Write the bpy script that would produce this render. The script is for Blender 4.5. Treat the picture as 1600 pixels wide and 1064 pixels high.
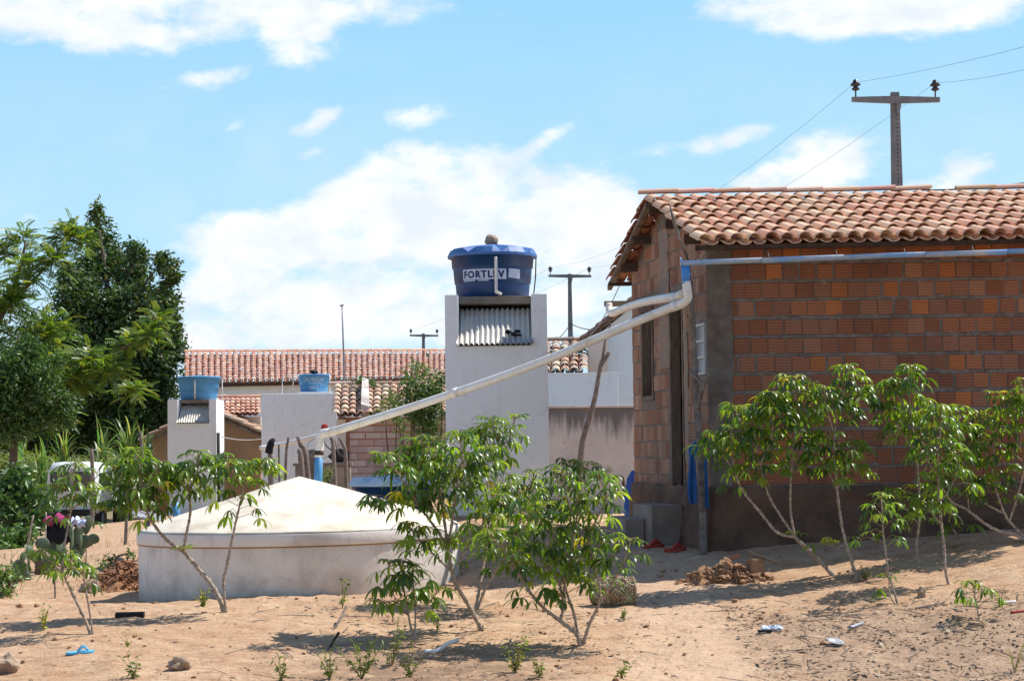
import bpy, bmesh, math, random
import numpy as np
from mathutils import Vector, Matrix, Quaternion, noise

random.seed(11)
rng = np.random.default_rng(11)
for o in list(bpy.data.objects):
    bpy.data.objects.remove(o)
S = bpy.context.scene
COL = S.collection
R = math.radians

# ------------------------------------------------------------------ camera
F = 3000.0            # focal length in photo pixels (photo 1600 x 1064)
CZ = 1.7
PITCH = math.atan(168 / F)
ROLL = R(0.7)
cd = bpy.data.cameras.new('camera')
cam = bpy.data.objects.new('camera', cd)
COL.objects.link(cam)
cd.sensor_fit = 'HORIZONTAL'
cd.sensor_width = 36
cd.lens = 36 * F / 1600
cd.clip_start = 0.1
cd.clip_end = 5000
_f = Vector((0, math.cos(PITCH), math.sin(PITCH)))
_u = Vector((0, -math.sin(PITCH), math.cos(PITCH)))
_e = Vector((1, 0, 0))
_r = _e * math.cos(ROLL) - _u * math.sin(ROLL)
_v = _e * math.sin(ROLL) + _u * math.cos(ROLL)
M = Matrix((_r, _v, -_f)).transposed().to_4x4()
M.translation = (0, 0, CZ)
cam.matrix_world = M
S.camera = cam

def at(px, py, Y):
    """point of the place seen at photo pixel px,py at distance Y along the view axis' ground direction"""
    d = _f + _r * ((px - 800) / F) + _v * ((532 - py) / F)
    d *= Y / d.y
    return Vector((d.x, d.y, d.z + CZ))

# ------------------------------------------------------------------ sun, sky, exposure
SUN = Vector((0.64, 0.30, 1.0)).normalized()
sl = bpy.data.lights.new('sun', 'SUN')
sl.energy = 4.6
sl.angle = R(0.53)
sl.color = (1.0, 0.955, 0.89)
so = bpy.data.objects.new('sun', sl)
COL.objects.link(so)
so.rotation_euler = SUN.to_track_quat('Z', 'Y').to_euler()
so.location = (20, 15, 40)

W = bpy.data.worlds.new('World')
S.world = W
W.use_nodes = True
wt = W.node_tree
wt.nodes.clear()

class N:
    """tiny node-graph helper"""
    def __init__(s, tree): s.t = tree
    def new(s, kind, **kw):
        n = s.t.nodes.new(kind)
        for k, v in kw.items(): setattr(n, k, v)
        return n
    def link(s, a, b): s.t.links.new(a, b)
    def val(s, sock, v):
        if isinstance(v, bpy.types.NodeSocket): s.link(v, sock)
        else: sock.default_value = v
    def math(s, op, a, b=0.0, c=0.0, clamp=False):
        n = s.new('ShaderNodeMath', operation=op); n.use_clamp = clamp
        s.val(n.inputs[0], a); s.val(n.inputs[1], b); s.val(n.inputs[2], c)
        return n.outputs[0]
    def maprange(s, v, a, b, c=0.0, d=1.0, smooth=False):
        n = s.new('ShaderNodeMapRange')
        if smooth: n.interpolation_type = 'SMOOTHSTEP'
        s.val(n.inputs[0], v)
        for i, x in enumerate((a, b, c, d)): s.val(n.inputs[1 + i], x)
        return n.outputs[0]
    def noise(s, vec, scale, detail=4.0, rough=0.55, dist=0.0):
        n = s.new('ShaderNodeTexNoise')
        s.link(vec, n.inputs['Vector'])
        n.inputs['Scale'].default_value = scale
        n.inputs['Detail'].default_value = detail
        n.inputs['Roughness'].default_value = rough
        n.inputs['Distortion'].default_value = dist
        return n.outputs['Fac']
    def mapping(s, vec, loc=(0, 0, 0), rot=(0, 0, 0), scale=(1, 1, 1)):
        n = s.new('ShaderNodeMapping')
        s.link(vec, n.inputs['Vector'])
        n.inputs['Location'].default_value = loc
        n.inputs['Rotation'].default_value = rot
        n.inputs['Scale'].default_value = scale
        return n.outputs[0]
    def mix(s, fac, a, b, mode='MIX'):
        n = s.new('ShaderNodeMix', data_type='RGBA', blend_type=mode)
        s.val(n.inputs[0], fac)
        s.val(n.inputs[6], a if isinstance(a, bpy.types.NodeSocket) else (*a, 1))
        s.val(n.inputs[7], b if isinstance(b, bpy.types.NodeSocket) else (*b, 1))
        return n.outputs[2]
    def ramp(s, fac, stops):
        n = s.new('ShaderNodeValToRGB')
        s.link(fac, n.inputs[0])
        e = n.color_ramp.elements
        while len(e) < len(stops): e.new(0.5)
        for k, (p, c) in zip(e, stops):
            k.position = p; k.color = (*c, 1)
        return n.outputs[0]

g = N(wt)
sky = g.new('ShaderNodeTexSky', sky_type='NISHITA')
sky.sun_disc = False
sky.sun_elevation = math.asin(SUN.z)
sky.sun_rotation = math.atan2(SUN.x, SUN.y)
sky.altitude = 500
sky.air_density = 1.0
sky.dust_density = 0.6
sky.ozone_density = 2.0
tc = g.new('ShaderNodeTexCoord')
sep = g.new('ShaderNodeSeparateXYZ')
g.link(tc.outputs['Generated'], sep.inputs[0])
yy = g.math('MAXIMUM', sep.outputs[1], 0.02)
uu = g.math('DIVIDE', sep.outputs[0], yy)
vv = g.math('DIVIDE', sep.outputs[2], yy)
cmb = g.new('ShaderNodeCombineXYZ')
g.link(uu, cmb.inputs[0]); g.link(vv, cmb.inputs[1])
UV = cmb.outputs[0]
# clouds of this sky: x, y, half-width, half-height in photo pixels, tilt (deg), weight
CLOUDS = [
    (90, 20, 250, 62, -4, 1.0), (330, 15, 240, 70, 6, 1.0), (475, 60, 70, 62, 30, .85), (600, 15, 130, 32, 0, .6),
    (325, 124, 80, 22, 10, .72), (508, 185, 80, 22, 28, .68), (645, 180, 85, 26, 4, .8), (480, 246, 55, 18, 8, .55),
    (368, 194, 32, 13, 25, .42), (858, 215, 75, 18, 34, .72), (1118, 226, 100, 24, 14, .85), (1010, 236, 70, 18, 10, .5),
    (560, 320, 230, 70, 18, 1.0), (390, 370, 160, 48, 4, 1.0), (720, 300, 190, 80, -6, 1.05), (930, 320, 170, 60, -4, 1.0),
    (640, 385, 300, 52, 0, .95), (900, 390, 200, 80, 0, .8), (330, 445, 110, 38, 8, .75), (450, 480, 240, 60, 0, .95), (700, 490, 260, 70, 0, .85),
    (330, 535, 300, 36, 0, .75), (930, 510, 220, 60, 0, .75), (30, 345, 60, 22, 10, .35), (20, 620, 400, 60, 0, .5),
    (1290, 255, 150, 55, 14, 1.0), (1190, 285, 90, 28, 6, .8), (1515, 268, 75, 40, 16, .75), (1420, 290, 60, 20, 0, .4),
    (1300, 22, 230, 48, -3, 1.1), (1480, 8, 230, 36, 3, 1.0), (790, 20, 45, 22, 10, .5), (1650, 560, 600, 90, 0, .5),
]
acc = None
for (px, py, hw, hh, tilt, wgt) in CLOUDS:
    c = at(px, py, 1.0)
    n = g.new('ShaderNodeMapping', vector_type='TEXTURE')
    g.link(UV, n.inputs['Vector'])
    n.inputs['Location'].default_value = (c.x, c.z - CZ, 0)
    n.inputs['Rotation'].default_value = (0, 0, R(tilt) - ROLL * 0)
    n.inputs['Scale'].default_value = (hw / F, hh / F, 1)
    ln = g.new('ShaderNodeVectorMath', operation='LENGTH')
    g.link(n.outputs[0], ln.inputs[0])
    b = g.maprange(ln.outputs['Value'], 1.35, 0.0, 0.0, wgt, smooth=True)
    acc = b if acc is None else g.math('ADD', acc, b)
acc = g.math('MINIMUM', acc, 0.92)
front = g.maprange(sep.outputs[1], 0.3, 0.6)
acc = g.math('MULTIPLY', acc, front)
UVs = g.mapping(UV, rot=(0, 0, R(-12)), scale=(1.0, 1.7, 1.0))
n1 = g.noise(UVs, 17.0, 8.0, 0.58, 0.25)
n2 = g.noise(UVs, 62.0, 6.0, 0.6, 0.3)
nz = g.math('ADD', g.math('MULTIPLY', g.math('SUBTRACT', n1, 0.5), 2.3), g.math('MULTIPLY', g.math('SUBTRACT', n2, 0.5), 0.9))
dens = g.maprange(g.math('ADD', acc, nz), 0.12, 0.98, smooth=True)
dens = g.math('MULTIPLY', dens, g.maprange(acc, 0.02, 0.25))
veil = g.math('MULTIPLY', g.maprange(g.noise(UVs, 7.0, 7.0, 0.6, 0.5), 0.40, 0.72, 0.0, 0.45), g.maprange(vv, 0.24, 0.05))
dens = g.math('MAXIMUM', dens, g.math('MULTIPLY', veil, front))
# loose clouds over the rest of the sky dome
nd = g.noise(tc.outputs['Generated'], 2.6, 6.0, 0.6, 0.3)
rest = g.math('MULTIPLY', g.maprange(nd, 0.55, 0.75, 0, 0.35), g.math('SUBTRACT', 1.0, front))
dens = g.math('MAXIMUM', dens, rest)
shade = g.maprange(g.noise(UVs, 26.0, 5.0, 0.55, 0.4), 0.35, 0.68)
cloudcol = g.mix(shade, (5.2, 5.65, 6.3), (6.7, 6.75, 6.85))
skyt = g.mix(1.0, sky.outputs[0], (0.90, 1.02, 1.12), 'MULTIPLY')
# this sky is hazier and paler low down, bluer above
low = g.maprange(vv, 0.02, 0.26)
blue = g.mix(low, (3.75, 5.4, 6.45), (2.0, 4.25, 6.2))
skyt = g.mix(g.math('MULTIPLY', g.maprange(sep.outputs[2], 0.28, 0.5, 0.92, 0.0), g.maprange(sep.outputs[1], 0.15, 0.7)), skyt, blue)
colr = g.mix(dens, skyt, cloudcol)
bg = g.new('ShaderNodeBackground')
g.link(colr, bg.inputs['Color'])
bg.inputs['Strength'].default_value = 0.118
wo = g.new('ShaderNodeOutputWorld')
g.link(bg.outputs[0], wo.inputs[0])

S.render.engine = 'CYCLES'
S.view_settings.view_transform = 'Standard'
S.view_settings.look = 'None'
S.view_settings.exposure = 0.47
S.view_settings.gamma = 1.0
S.cycles.max_bounces = 8
S.cycles.transparent_max_bounces = 8

# ------------------------------------------------------------------ materials
def new_mat(name):
    m = bpy.data.materials.new(name)
    m.use_nodes = True
    m.node_tree.nodes.clear()
    h = N(m.node_tree)
    out = h.new('ShaderNodeOutputMaterial')
    p = h.new('ShaderNodeBsdfPrincipled')
    h.link(p.outputs[0], out.inputs[0])
    return m, h, p, out

def bump(h, p, height, strength=0.5, dist=0.02):
    b = h.new('ShaderNodeBump')
    b.inputs['Strength'].default_value = strength
    b.inputs['Distance'].default_value = dist
    h.link(height, b.inputs['Height'])
    h.link(b.outputs[0], p.inputs['Normal'])

def obc(h):
    return h.new('ShaderNodeTexCoord').outputs['Object']

def simple(name, a, b=None, scale=6.0, rough=0.75, bstr=0.25, bdist=0.01, detail=5, spec=0.3, metal=0.0, stretch=(1, 1, 1), lo=0.35, hi=0.68):
    m, h, p, out = new_mat(name)
    v = h.mapping(obc(h), scale=stretch)
    n = h.noise(v, scale, detail, 0.6)
    c = h.mix(h.maprange(n, lo, hi), a, b if b else tuple(x * 0.75 for x in a))
    h.link(c, p.inputs['Base Color'])
    p.inputs['Roughness'].default_value = rough
    p.inputs['Specular IOR Level'].default_value = spec
    p.inputs['Metallic'].default_value = metal
    if bstr:
        bump(h, p, h.noise(v, scale * 5, 4, 0.6), bstr, bdist)
    return m

def attr_mat(name, rough=0.8, nscale=14.0, namt=0.35, bstr=0.3, spec=0.25, groove=None, stain=None):
    """base colour from the mesh's colour attribute, with wear"""
    m, h, p, out = new_mat(name)
    a = h.new('ShaderNodeAttribute', attribute_name='Col').outputs['Color']
    o = obc(h)
    n = h.noise(o, nscale, 5, 0.65)
    c = h.mix(h.maprange(n, 0.3, 0.72, 0, 1), a, h.mix(namt, a, (0.16, 0.12, 0.09)))
    if groove: c = h.mix(h.maprange(h.noise(h.mapping(o, scale=(1, 1, 0.6)), 0.9, 5, 0.65), 0.42, 0.68, 0, 0.32), c, h.mix(1.0, c, (0.45, 0.42, 0.40), 'MULTIPLY'))
    hgt = h.noise(o, nscale * 5, 3, 0.6)
    if groove:
        uv = h.new('ShaderNodeUVMap').outputs[0]
        s = h.new('ShaderNodeSeparateXYZ'); h.link(uv, s.inputs[0])
        def lines(sock, period, wid):
            f = h.math('FRACT', h.math('DIVIDE', sock, period))
            d = h.math('ABSOLUTE', h.math('SUBTRACT', f, 0.5))
            return h.maprange(d, 0.5 - wid, 0.5 - wid * 0.3, 1.0, 0.0)
        gl = lines(s.outputs[1], groove[0], groove[2])
        if groove[1]:
            gl = h.math('MINIMUM', gl, lines(s.outputs[0], groove[1], groove[2]))
        hgt = h.math('ADD', h.math('MULTIPLY', hgt, 0.25), gl)
    if stain:
        # mortar smeared over the face
        k = h.noise(h.mapping(o, scale=(1, 1, 2.2)), stain[0], 6, 0.65, 0.4)
        c = h.mix(h.maprange(k, stain[1], stain[1] + 0.07), c, stain[2])
    h.link(c, p.inputs['Base Color'])
    p.inputs['Roughness'].default_value = rough
    p.inputs['Specular IOR Level'].default_value = spec
    bump(h, p, hgt, bstr, 0.012)
    return m

def leaf_mat(name, rough=0.38, trans=0.42, spec=0.5, tint=(2.2, 2.2, 0.5)):
    m, h, p, out = new_mat(name)
    a = h.new('ShaderNodeAttribute', attribute_name='Col').outputs['Color']
    n = h.noise(obc(h), 30, 2, 0.5)
    c = h.mix(h.maprange(n, 0.3, 0.7, 0, 0.35), a, h.mix(1.0, a, (0.6, 0.7, 0.6), 'MULTIPLY'))
    h.link(c, p.inputs['Base Color'])
    p.inputs['Roughness'].default_value = rough
    p.inputs['Specular IOR Level'].default_value = spec
    t = h.new('ShaderNodeBsdfTranslucent')
    h.link(h.mix(1.0, c, tint, 'MULTIPLY'), t.inputs['Color'])
    mx = h.new('ShaderNodeMixShader')
    mx.inputs[0].default_value = trans
    h.link(p.outputs[0], mx.inputs[1]); h.link(t.outputs[0], mx.inputs[2])
    h.link(mx.outputs[0], out.inputs[0])
    return m

def plaster(name, a, dirt=(0.30, 0.27, 0.23), amt=0.5, vscale=3.0, thr=0.56, rough=0.85, bstr=0.2, rain=True):
    m, h, p, out = new_mat(name)
    o = obc(h)
    n = h.noise(o, vscale, 6, 0.62)
    c = h.mix(h.maprange(n, thr, thr + 0.2, 0, amt), a, dirt)
    if rain:
        st = h.noise(h.mapping(o, scale=(1, 1, 0.12)), vscale * 4, 5, 0.6)
        c = h.mix(h.maprange(st, 0.56, 0.74, 0, amt * 0.8), c, dirt)
    c = h.mix(h.maprange(h.noise(o, vscale * 9, 4, 0.6), 0.3, 0.7, 0, 0.16), c, tuple(x * 0.7 for x in a))
    h.link(c, p.inputs['Base Color'])
    p.inputs['Roughness'].default_value = rough
    p.inputs['Specular IOR Level'].default_value = 0.2
    bump(h, p, h.noise(o, vscale * 12, 5, 0.65), bstr, 0.01)
    return m

MAT = {}
MAT['tile'] = attr_mat('clay_tile', 0.85, 9, 0.14, 0.35)
MAT['oldtile'] = attr_mat('weathered_clay_tile', 0.9, 5, 0.45, 0.5)
MAT['brick'] = attr_mat('grooved_brick', 0.85, 11, 0.22, 0.75, groove=(0.032, None, 0.14), stain=(4.5, 0.66, (0.22, 0.17, 0.14)))
MAT['gbrick'] = attr_mat('hatched_brick', 0.9, 9, 0.25, 1.0, groove=(0.034, 0.036, 0.2), stain=(3.2, 0.61, (0.25, 0.20, 0.16)))
MAT['mortar'] = simple('cement_mortar', (0.25, 0.20, 0.165), (0.14, 0.11, 0.09), 7, 0.95, 0.8, 0.02)
MAT['pillar'] = simple('raw_concrete', (0.21, 0.17, 0.135), (0.10, 0.075, 0.058), 3.5, 0.95, 0.6, 0.02)
MAT['smear'] = simple('smeared_cement', (0.27, 0.215, 0.17), (0.40, 0.22, 0.135), 6, 0.95, 0.9, 0.02, lo=0.5, hi=0.62)
MAT['mudbase'] = simple('mud_plaster', (0.185, 0.105, 0.065), (0.085, 0.05, 0.034), 2.6, 0.95, 1.0, 0.04)
MAT['white'] = plaster('white_plaster', (0.84, 0.85, 0.82), (0.48, 0.46, 0.42), 0.40)
MAT['cream'] = plaster('cream_cement', (0.76, 0.685, 0.55), (0.52, 0.43, 0.31), 0.8, 2.6, 0.44, bstr=0.6)
MAT['cisternwall'] = plaster('pale_cistern_plaster', (0.78, 0.72, 0.64), (0.42, 0.36, 0.30), 0.65, 1.6, 0.50, bstr=0.4)
MAT['cement'] = plaster('grey_cement', (0.32, 0.26, 0.205), (0.14, 0.115, 0.09), 0.8, 1.6, 0.46, bstr=0.5)
MAT['oldwall'] = plaster('stained_wall_plaster', (0.62, 0.55, 0.48), (0.14, 0.125, 0.115), 0.75, 0.8, 0.50, bstr=0.5)
MAT['bluewhite'] = plaster('bluish_white_plaster', (0.72, 0.80, 0.82), (0.45, 0.47, 0.46), 0.4)
MAT['pvc'] = plaster('white_pvc', (0.80, 0.77, 0.70), (0.55, 0.42, 0.25), 0.55, 6, 0.5, 0.4, 0.0)
MAT['bluepipe'] = plaster('faded_blue_pipe', (0.07, 0.25, 0.62), (0.55, 0.60, 0.66), 0.4, 6, 0.55, 0.5, 0.1)
MAT['gutter'] = plaster('worn_blue_gutter', (0.22, 0.40, 0.70), (0.56, 0.56, 0.54), 0.95, 2.2, 0.45, 0.6, 0.1, rain=False)
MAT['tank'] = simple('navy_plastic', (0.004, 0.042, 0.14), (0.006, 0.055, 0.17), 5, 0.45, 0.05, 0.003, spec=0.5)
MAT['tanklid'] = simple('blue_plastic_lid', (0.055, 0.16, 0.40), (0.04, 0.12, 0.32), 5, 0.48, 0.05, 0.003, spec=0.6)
MAT['tanklight'] = simple('faded_blue_plastic', (0.07, 0.255, 0.48), (0.10, 0.31, 0.54), 3, 0.5, 0.05, 0.003, spec=0.4)
MAT['palelid'] = simple('sunlit_blue_plastic', (0.42, 0.55, 0.66), (0.34, 0.48, 0.60), 4, 0.5, 0)  # sunlit highlight on the ground tank's lid, put into its base colour
MAT['label'] = simple('white_label', (0.62, 0.66, 0.75), (0.5, 0.55, 0.66), 9, 0.6, 0)
MAT['letter'] = simple('navy_print', (0.015, 0.03, 0.13), None, 5, 0.6, 0)
MAT['whiteprint'] = simple('faded_white_print', (0.55, 0.62, 0.68), (0.3, 0.42, 0.58), 9, 0.7, 0)
MAT['fibro'] = plaster('fibre_cement_sheet', (0.66, 0.63, 0.56), (0.35, 0.33, 0.29), 0.5, 4, 0.5)
MAT['wood'] = simple('weathered_wood', (0.24, 0.17, 0.12), (0.10, 0.07, 0.05), 9, 0.9, 0.7, 0.02, stretch=(1, 1, 0.25))
MAT['darkwood'] = simple('dark_wood', (0.09, 0.055, 0.035), (0.045, 0.03, 0.022), 9, 0.85, 0.5, 0.01)
MAT['deadwood'] = simple('grey_dead_wood', (0.27, 0.22, 0.18), (0.13, 0.10, 0.08), 12, 0.9, 0.8, 0.02)
MAT['bark'] = simple('brown_bark', (0.17, 0.12, 0.08), (0.08, 0.06, 0.045), 8, 0.9, 0.8, 0.03)
MAT['stem'] = simple('pale_cassava_stem', (0.60, 0.50, 0.39), (0.26, 0.17, 0.12), 38, 0.75, 0.9, 0.012)
MAT['petiole'] = simple('green_red_petiole', (0.22, 0.24, 0.06), (0.26, 0.09, 0.05), 20, 0.5, 0)
MAT['leaf'] = leaf_mat('cassava_leaf', 0.33, 0.48, 0.55)
MAT['treeleaf'] = leaf_mat('glossy_tree_leaf', 0.42, 0.22, 0.45, (1.3, 1.5, 0.5))
MAT['fern'] = leaf_mat('feathery_leaf', 0.42, 0.42, 0.5)
MAT['blade'] = leaf_mat('grass_blade', 0.4, 0.35, 0.5)
MAT['dry'] = leaf_mat('dry_leaf', 0.85, 0.1, 0.1, (1, 1, 1))
MAT['pole'] = simple('concrete_pole', (0.24, 0.23, 0.225), (0.17, 0.165, 0.16), 5, 0.9, 0.3, 0.01)
MAT['porcelain'] = simple('dark_porcelain', (0.035, 0.022, 0.02), None, 5, 0.2, 0, spec=0.7)
MAT['wire'] = simple('aluminium_wire', (0.30, 0.34, 0.40), None, 5, 0.6, 0)
MAT['blackwire'] = simple('black_cable', (0.03, 0.03, 0.03), None, 5, 0.6, 0)
MAT['metal'] = simple('grey_metal', (0.35, 0.36, 0.38), (0.2, 0.2, 0.2), 9, 0.5, 0.1, 0.002, metal=0.3)
MAT['vanpaint'] = simple('white_car_paint', (0.78, 0.79, 0.82), (0.70, 0.71, 0.73), 3, 0.25, 0, spec=0.6)
MAT['greypaint'] = simple('pale_grey_paint', (0.50, 0.52, 0.52), (0.38, 0.39, 0.38), 8, 0.5, 0)
MAT['glass'] = simple('dark_glass', (0.03, 0.04, 0.045), None, 3, 0.08, 0, spec=0.8)
MAT['pane'] = simple('frosted_pane', (0.30, 0.33, 0.34), (0.2, 0.23, 0.24), 3, 0.35, 0, spec=0.5)
MAT['rubber'] = simple('black_rubber', (0.02, 0.02, 0.02), None, 6, 0.7, 0.1, 0.003)
MAT['redlens'] = simple('red_lens', (0.42, 0.02, 0.02), None, 6, 0.2, 0, spec=0.6)
MAT['cloth_blue'] = simple('blue_cloth', (0.03, 0.12, 0.32), (0.02, 0.08, 0.22), 6, 0.9, 0.3, 0.01)
MAT['plastic_blue'] = simple('blue_plastic', (0.05, 0.13, 0.50), (0.03, 0.10, 0.40), 4, 0.4, 0)
MAT['cloth_pink'] = simple('magenta_cloth', (0.40, 0.04, 0.15), (0.26, 0.02, 0.10), 8, 0.85, 0.3, 0.01)
MAT['cloth_black'] = simple('black_cloth', (0.015, 0.015, 0.02), None, 8, 0.9, 0.3, 0.01)
MAT['cloth_pale'] = simple('pale_cloth', (0.62, 0.62, 0.72), (0.35, 0.42, 0.60), 9, 0.9, 0.3, 0.01)
MAT['cactus'] = simple('prickly_pear_pad', (0.075, 0.115, 0.065), (0.12, 0.16, 0.10), 9, 0.55, 0.3, 0.01)
MAT['wicker'] = attr_mat('wicker', 0.85, 20, 0.5, 0.3)
MAT['rock'] = simple('sandstone', (0.46, 0.33, 0.22), (0.27, 0.19, 0.13), 7, 0.95, 0.8, 0.03)
MAT['clod'] = simple('dry_clay_clods', (0.42, 0.24, 0.13), (0.26, 0.14, 0.08), 6, 0.95, 0.9, 0.03)
MAT['redsoil'] = simple('dug_red_soil', (0.40, 0.20, 0.10), (0.25, 0.12, 0.06), 5, 0.95, 1.0, 0.04)
MAT['redplastic'] = simple('red_rubber', (0.42, 0.045, 0.03), (0.3, 0.03, 0.02), 8, 0.6, 0)
MAT['skyfoam'] = simple('light_blue_foam', (0.13, 0.47, 0.66), (0.10, 0.38, 0.55), 12, 0.75, 0)
MAT['ochre'] = plaster('ochre_mud_wall', (0.40, 0.235, 0.13), (0.22, 0.14, 0.09), 0.7, 1.6, 0.48)
MAT['block'] = attr_mat('pale_block', 0.9, 8, 0.25, 0.4)
MAT['blockmortar'] = simple('red_mortar', (0.40, 0.20, 0.14), (0.28, 0.14, 0.10), 6, 0.95, 0.3, 0.01)

# ------------------------------------------------------------------ mesh builder
class MB:
    def __init__(s):
        s.v = []; s.f = []; s.m = []; s.c = []; s.uv = []
        s.mat = 0; s.col = (0.5, 0.5, 0.5)
        s.smooth = False; s.sm = []
    def add(s, verts, faces, uvs=None):
        b = len(s.v)
        s.v += [tuple(v) for v in verts]
        s.c += [s.col] * len(verts)
        s.uv += uvs if uvs else [(0.0, 0.0)] * len(verts)
        for f in faces:
            s.f.append(tuple(b + i for i in f)); s.m.append(s.mat); s.sm.append(s.smooth)
    def hexa(s, p):   # 8 points: bottom ring 0-3 (ccw), top ring 4-7
        s.add(p, [(3, 2, 1, 0), (4, 5, 6, 7), (0, 1, 5, 4), (1, 2, 6, 5), (2, 3, 7, 6), (3, 0, 4, 7)])
    def box(s, c, size, rz=0.0, rot=None):
        m = rot if rot is not None else Matrix.Rotation(rz, 3, 'Z')
        c = Vector(c); x, y, z = (d / 2 for d in size)
        s.hexa([c + m @ Vector(q) for q in ((-x, -y, -z), (x, -y, -z), (x, y, -z), (-x, y, -z), (-x, -y, z), (x, -y, z), (x, y, z), (-x, y, z))])
    def bbox(s, c, size, rz=0.0, b=0.01, rot=None):
        """box with chamfered edges"""
        m = rot if rot is not None else Matrix.Rotation(rz, 3, 'Z')
        bm = bmesh.new()
        bmesh.ops.create_cube(bm, size=1.0)
        for v in bm.verts: v.co = Vector((v.co.x * size[0], v.co.y * size[1], v.co.z * size[2]))
        bmesh.ops.bevel(bm, geom=list(bm.edges), offset=b, segments=2, affect='EDGES', profile=0.6)
        bm.verts.index_update()
        s.add([Vector(c) + m @ v.co for v in bm.verts], [[v.index for v in f.verts] for f in bm.faces])
        bm.free()
    def prism(s, poly, off):
        """extrude polygon (list of 3D points) by vector off"""
        n = len(poly); off = Vector(off)
        vs = [Vector(p) for p in poly] + [Vector(p) + off for p in poly]
        s.add(vs, [tuple(range(n - 1, -1, -1)), tuple(range(n, 2 * n))] + [(i, (i + 1) % n, n + (i + 1) % n, n + i) for i in range(n)])
    def tube(s, pts, rad, sides=8, cap=True):
        pts = [Vector(p) for p in pts]
        if not hasattr(rad, '__len__'): rad = [rad] * len(pts)
        vs = []; fs = []
        t = (pts[1] - pts[0]).normalized()
        ref = Vector((0, 0, 1)) if abs(t.z) < 0.9 else Vector((1, 0, 0))
        nrm = t.cross(ref).normalized()
        for i, p in enumerate(pts):
            t2 = (pts[min(i + 1, len(pts) - 1)] - pts[max(i - 1, 0)])
            if t2.length < 1e-9: t2 = t
            t2.normalize()
            nrm = (nrm - t2 * nrm.dot(t2))
            if nrm.length < 1e-6: nrm = t2.orthogonal()
            nrm.normalize()
            bn = t2.cross(nrm)
            for k in range(sides):
                a = 2 * math.pi * k / sides
                vs.append(p + (nrm * math.cos(a) + bn * math.sin(a)) * rad[i])
        for i in range(len(pts) - 1):
            for k in range(sides):
                a = i * sides + k; b = i * sides + (k + 1) % sides
                fs.append((a, b, b + sides, a + sides))
        if cap:
            fs.append(tuple(range(sides - 1, -1, -1)))
            fs.append(tuple(range((len(pts) - 1) * sides, len(pts) * sides)))
        sm = s.smooth; s.smooth = sides > 5
        s.add(vs, fs); s.smooth = sm
    def lathe(s, c, prof, sides=32, closed_top=True, closed_bot=True, phase=0.0, tilt=None):
        c = Vector(c); vs = []; fs = []
        for (r, z) in prof:
            for k in range(sides):
                a = 2 * math.pi * k / sides + phase
                q = Vector((r * math.cos(a), r * math.sin(a), z))
                vs.append(c + (tilt @ q if tilt else q))
        for i in range(len(prof) - 1):
            for k in range(sides):
                a = i * sides + k; b = i * sides + (k + 1) % sides
                fs.append((a, b, b + sides, a + sides))
        if closed_bot: fs.append(tuple(range(sides - 1, -1, -1)))
        if closed_top: fs.append(tuple(range((len(prof) - 1) * sides, len(prof) * sides)))
        s.add(vs, fs)
    def blob(s, c, size, seed=0, amp=0.25, sub=2, rz=0.0, flat=False):
        bm = bmesh.new()
        bmesh.ops.create_icosphere(bm, subdivisions=sub, radius=1.0)
        bm.verts.index_update()
        m = Matrix.Rotation(rz, 3, 'Z'); c = Vector(c); vs = []
        for v in bm.verts:
            q = v.co * (1 + amp * noise.noise(v.co * 1.3 + Vector((seed * 7.1, seed * 3.3, 0))) * 1.6 + amp * 0.4 * noise.noise(v.co * 3.1 + Vector((seed, 0, seed * 5))))
            vs.append(c + m @ Vector((q.x * size[0], q.y * size[1], q.z * size[2])))
        s.add(vs, [[v.index for v in f.verts] for f in bm.faces])
        bm.free()

def build(name, mb, mats, parent=None, loc=(0, 0, 0)):
    me = bpy.data.meshes.new(name)
    off = Vector(loc)
    if mb.v:
        V = np.array(mb.v, dtype=np.float64) - np.array(off)
        me.from_pydata(V.tolist(), [], mb.f)
    if not isinstance(mats, (list, tuple)): mats = [mats]
    for m in mats: me.materials.append(MAT[m] if isinstance(m, str) else m)
    me.polygons.foreach_set('material_index', mb.m)
    me.polygons.foreach_set('use_smooth', mb.sm)
    ca = me.color_attributes.new('Col', 'FLOAT_COLOR', 'POINT')
    c = np.ones((len(mb.c), 4), dtype=np.float32); c[:, :3] = np.array(mb.c, dtype=np.float32)
    ca.data.foreach_set('color', c.ravel())
    if any(u != (0.0, 0.0) for u in mb.uv):
        ul = me.uv_layers.new(name='UVMap')
        li = np.zeros(len(me.loops), dtype=np.int32); me.loops.foreach_get('vertex_index', li)
        ul.data.foreach_set('uv', np.array(mb.uv, dtype=np.float32)[li].ravel())
    me.update()
    o = bpy.data.objects.new(name, me)
    COL.objects.link(o)
    if parent is None: o.location = off
    else: o.parent = parent
    return o

def props(o, label=None, cat=None, group=None, kind=None):
    if label: o['label'] = label
    if cat: o['category'] = cat
    if group: o['group'] = group
    if kind: o['kind'] = kind
    return o

def thing(name, label, cat, loc, group=None):
    o = bpy.data.objects.new(name, None)
    o.empty_display_size = 0.2
    COL.objects.link(o)
    o.location = loc
    return props(o, label, cat, group)

def part(name, mb, mats, root, label=None):
    base = root
    while base.parent: base = base.parent
    o = build(name, mb, mats, root, base.location)
    if label: o['label'] = label
    return o

def single(name, mb, mats, label, cat, loc, group=None):
    return props(build(name, mb, mats, None, loc), label, cat, group)

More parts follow.
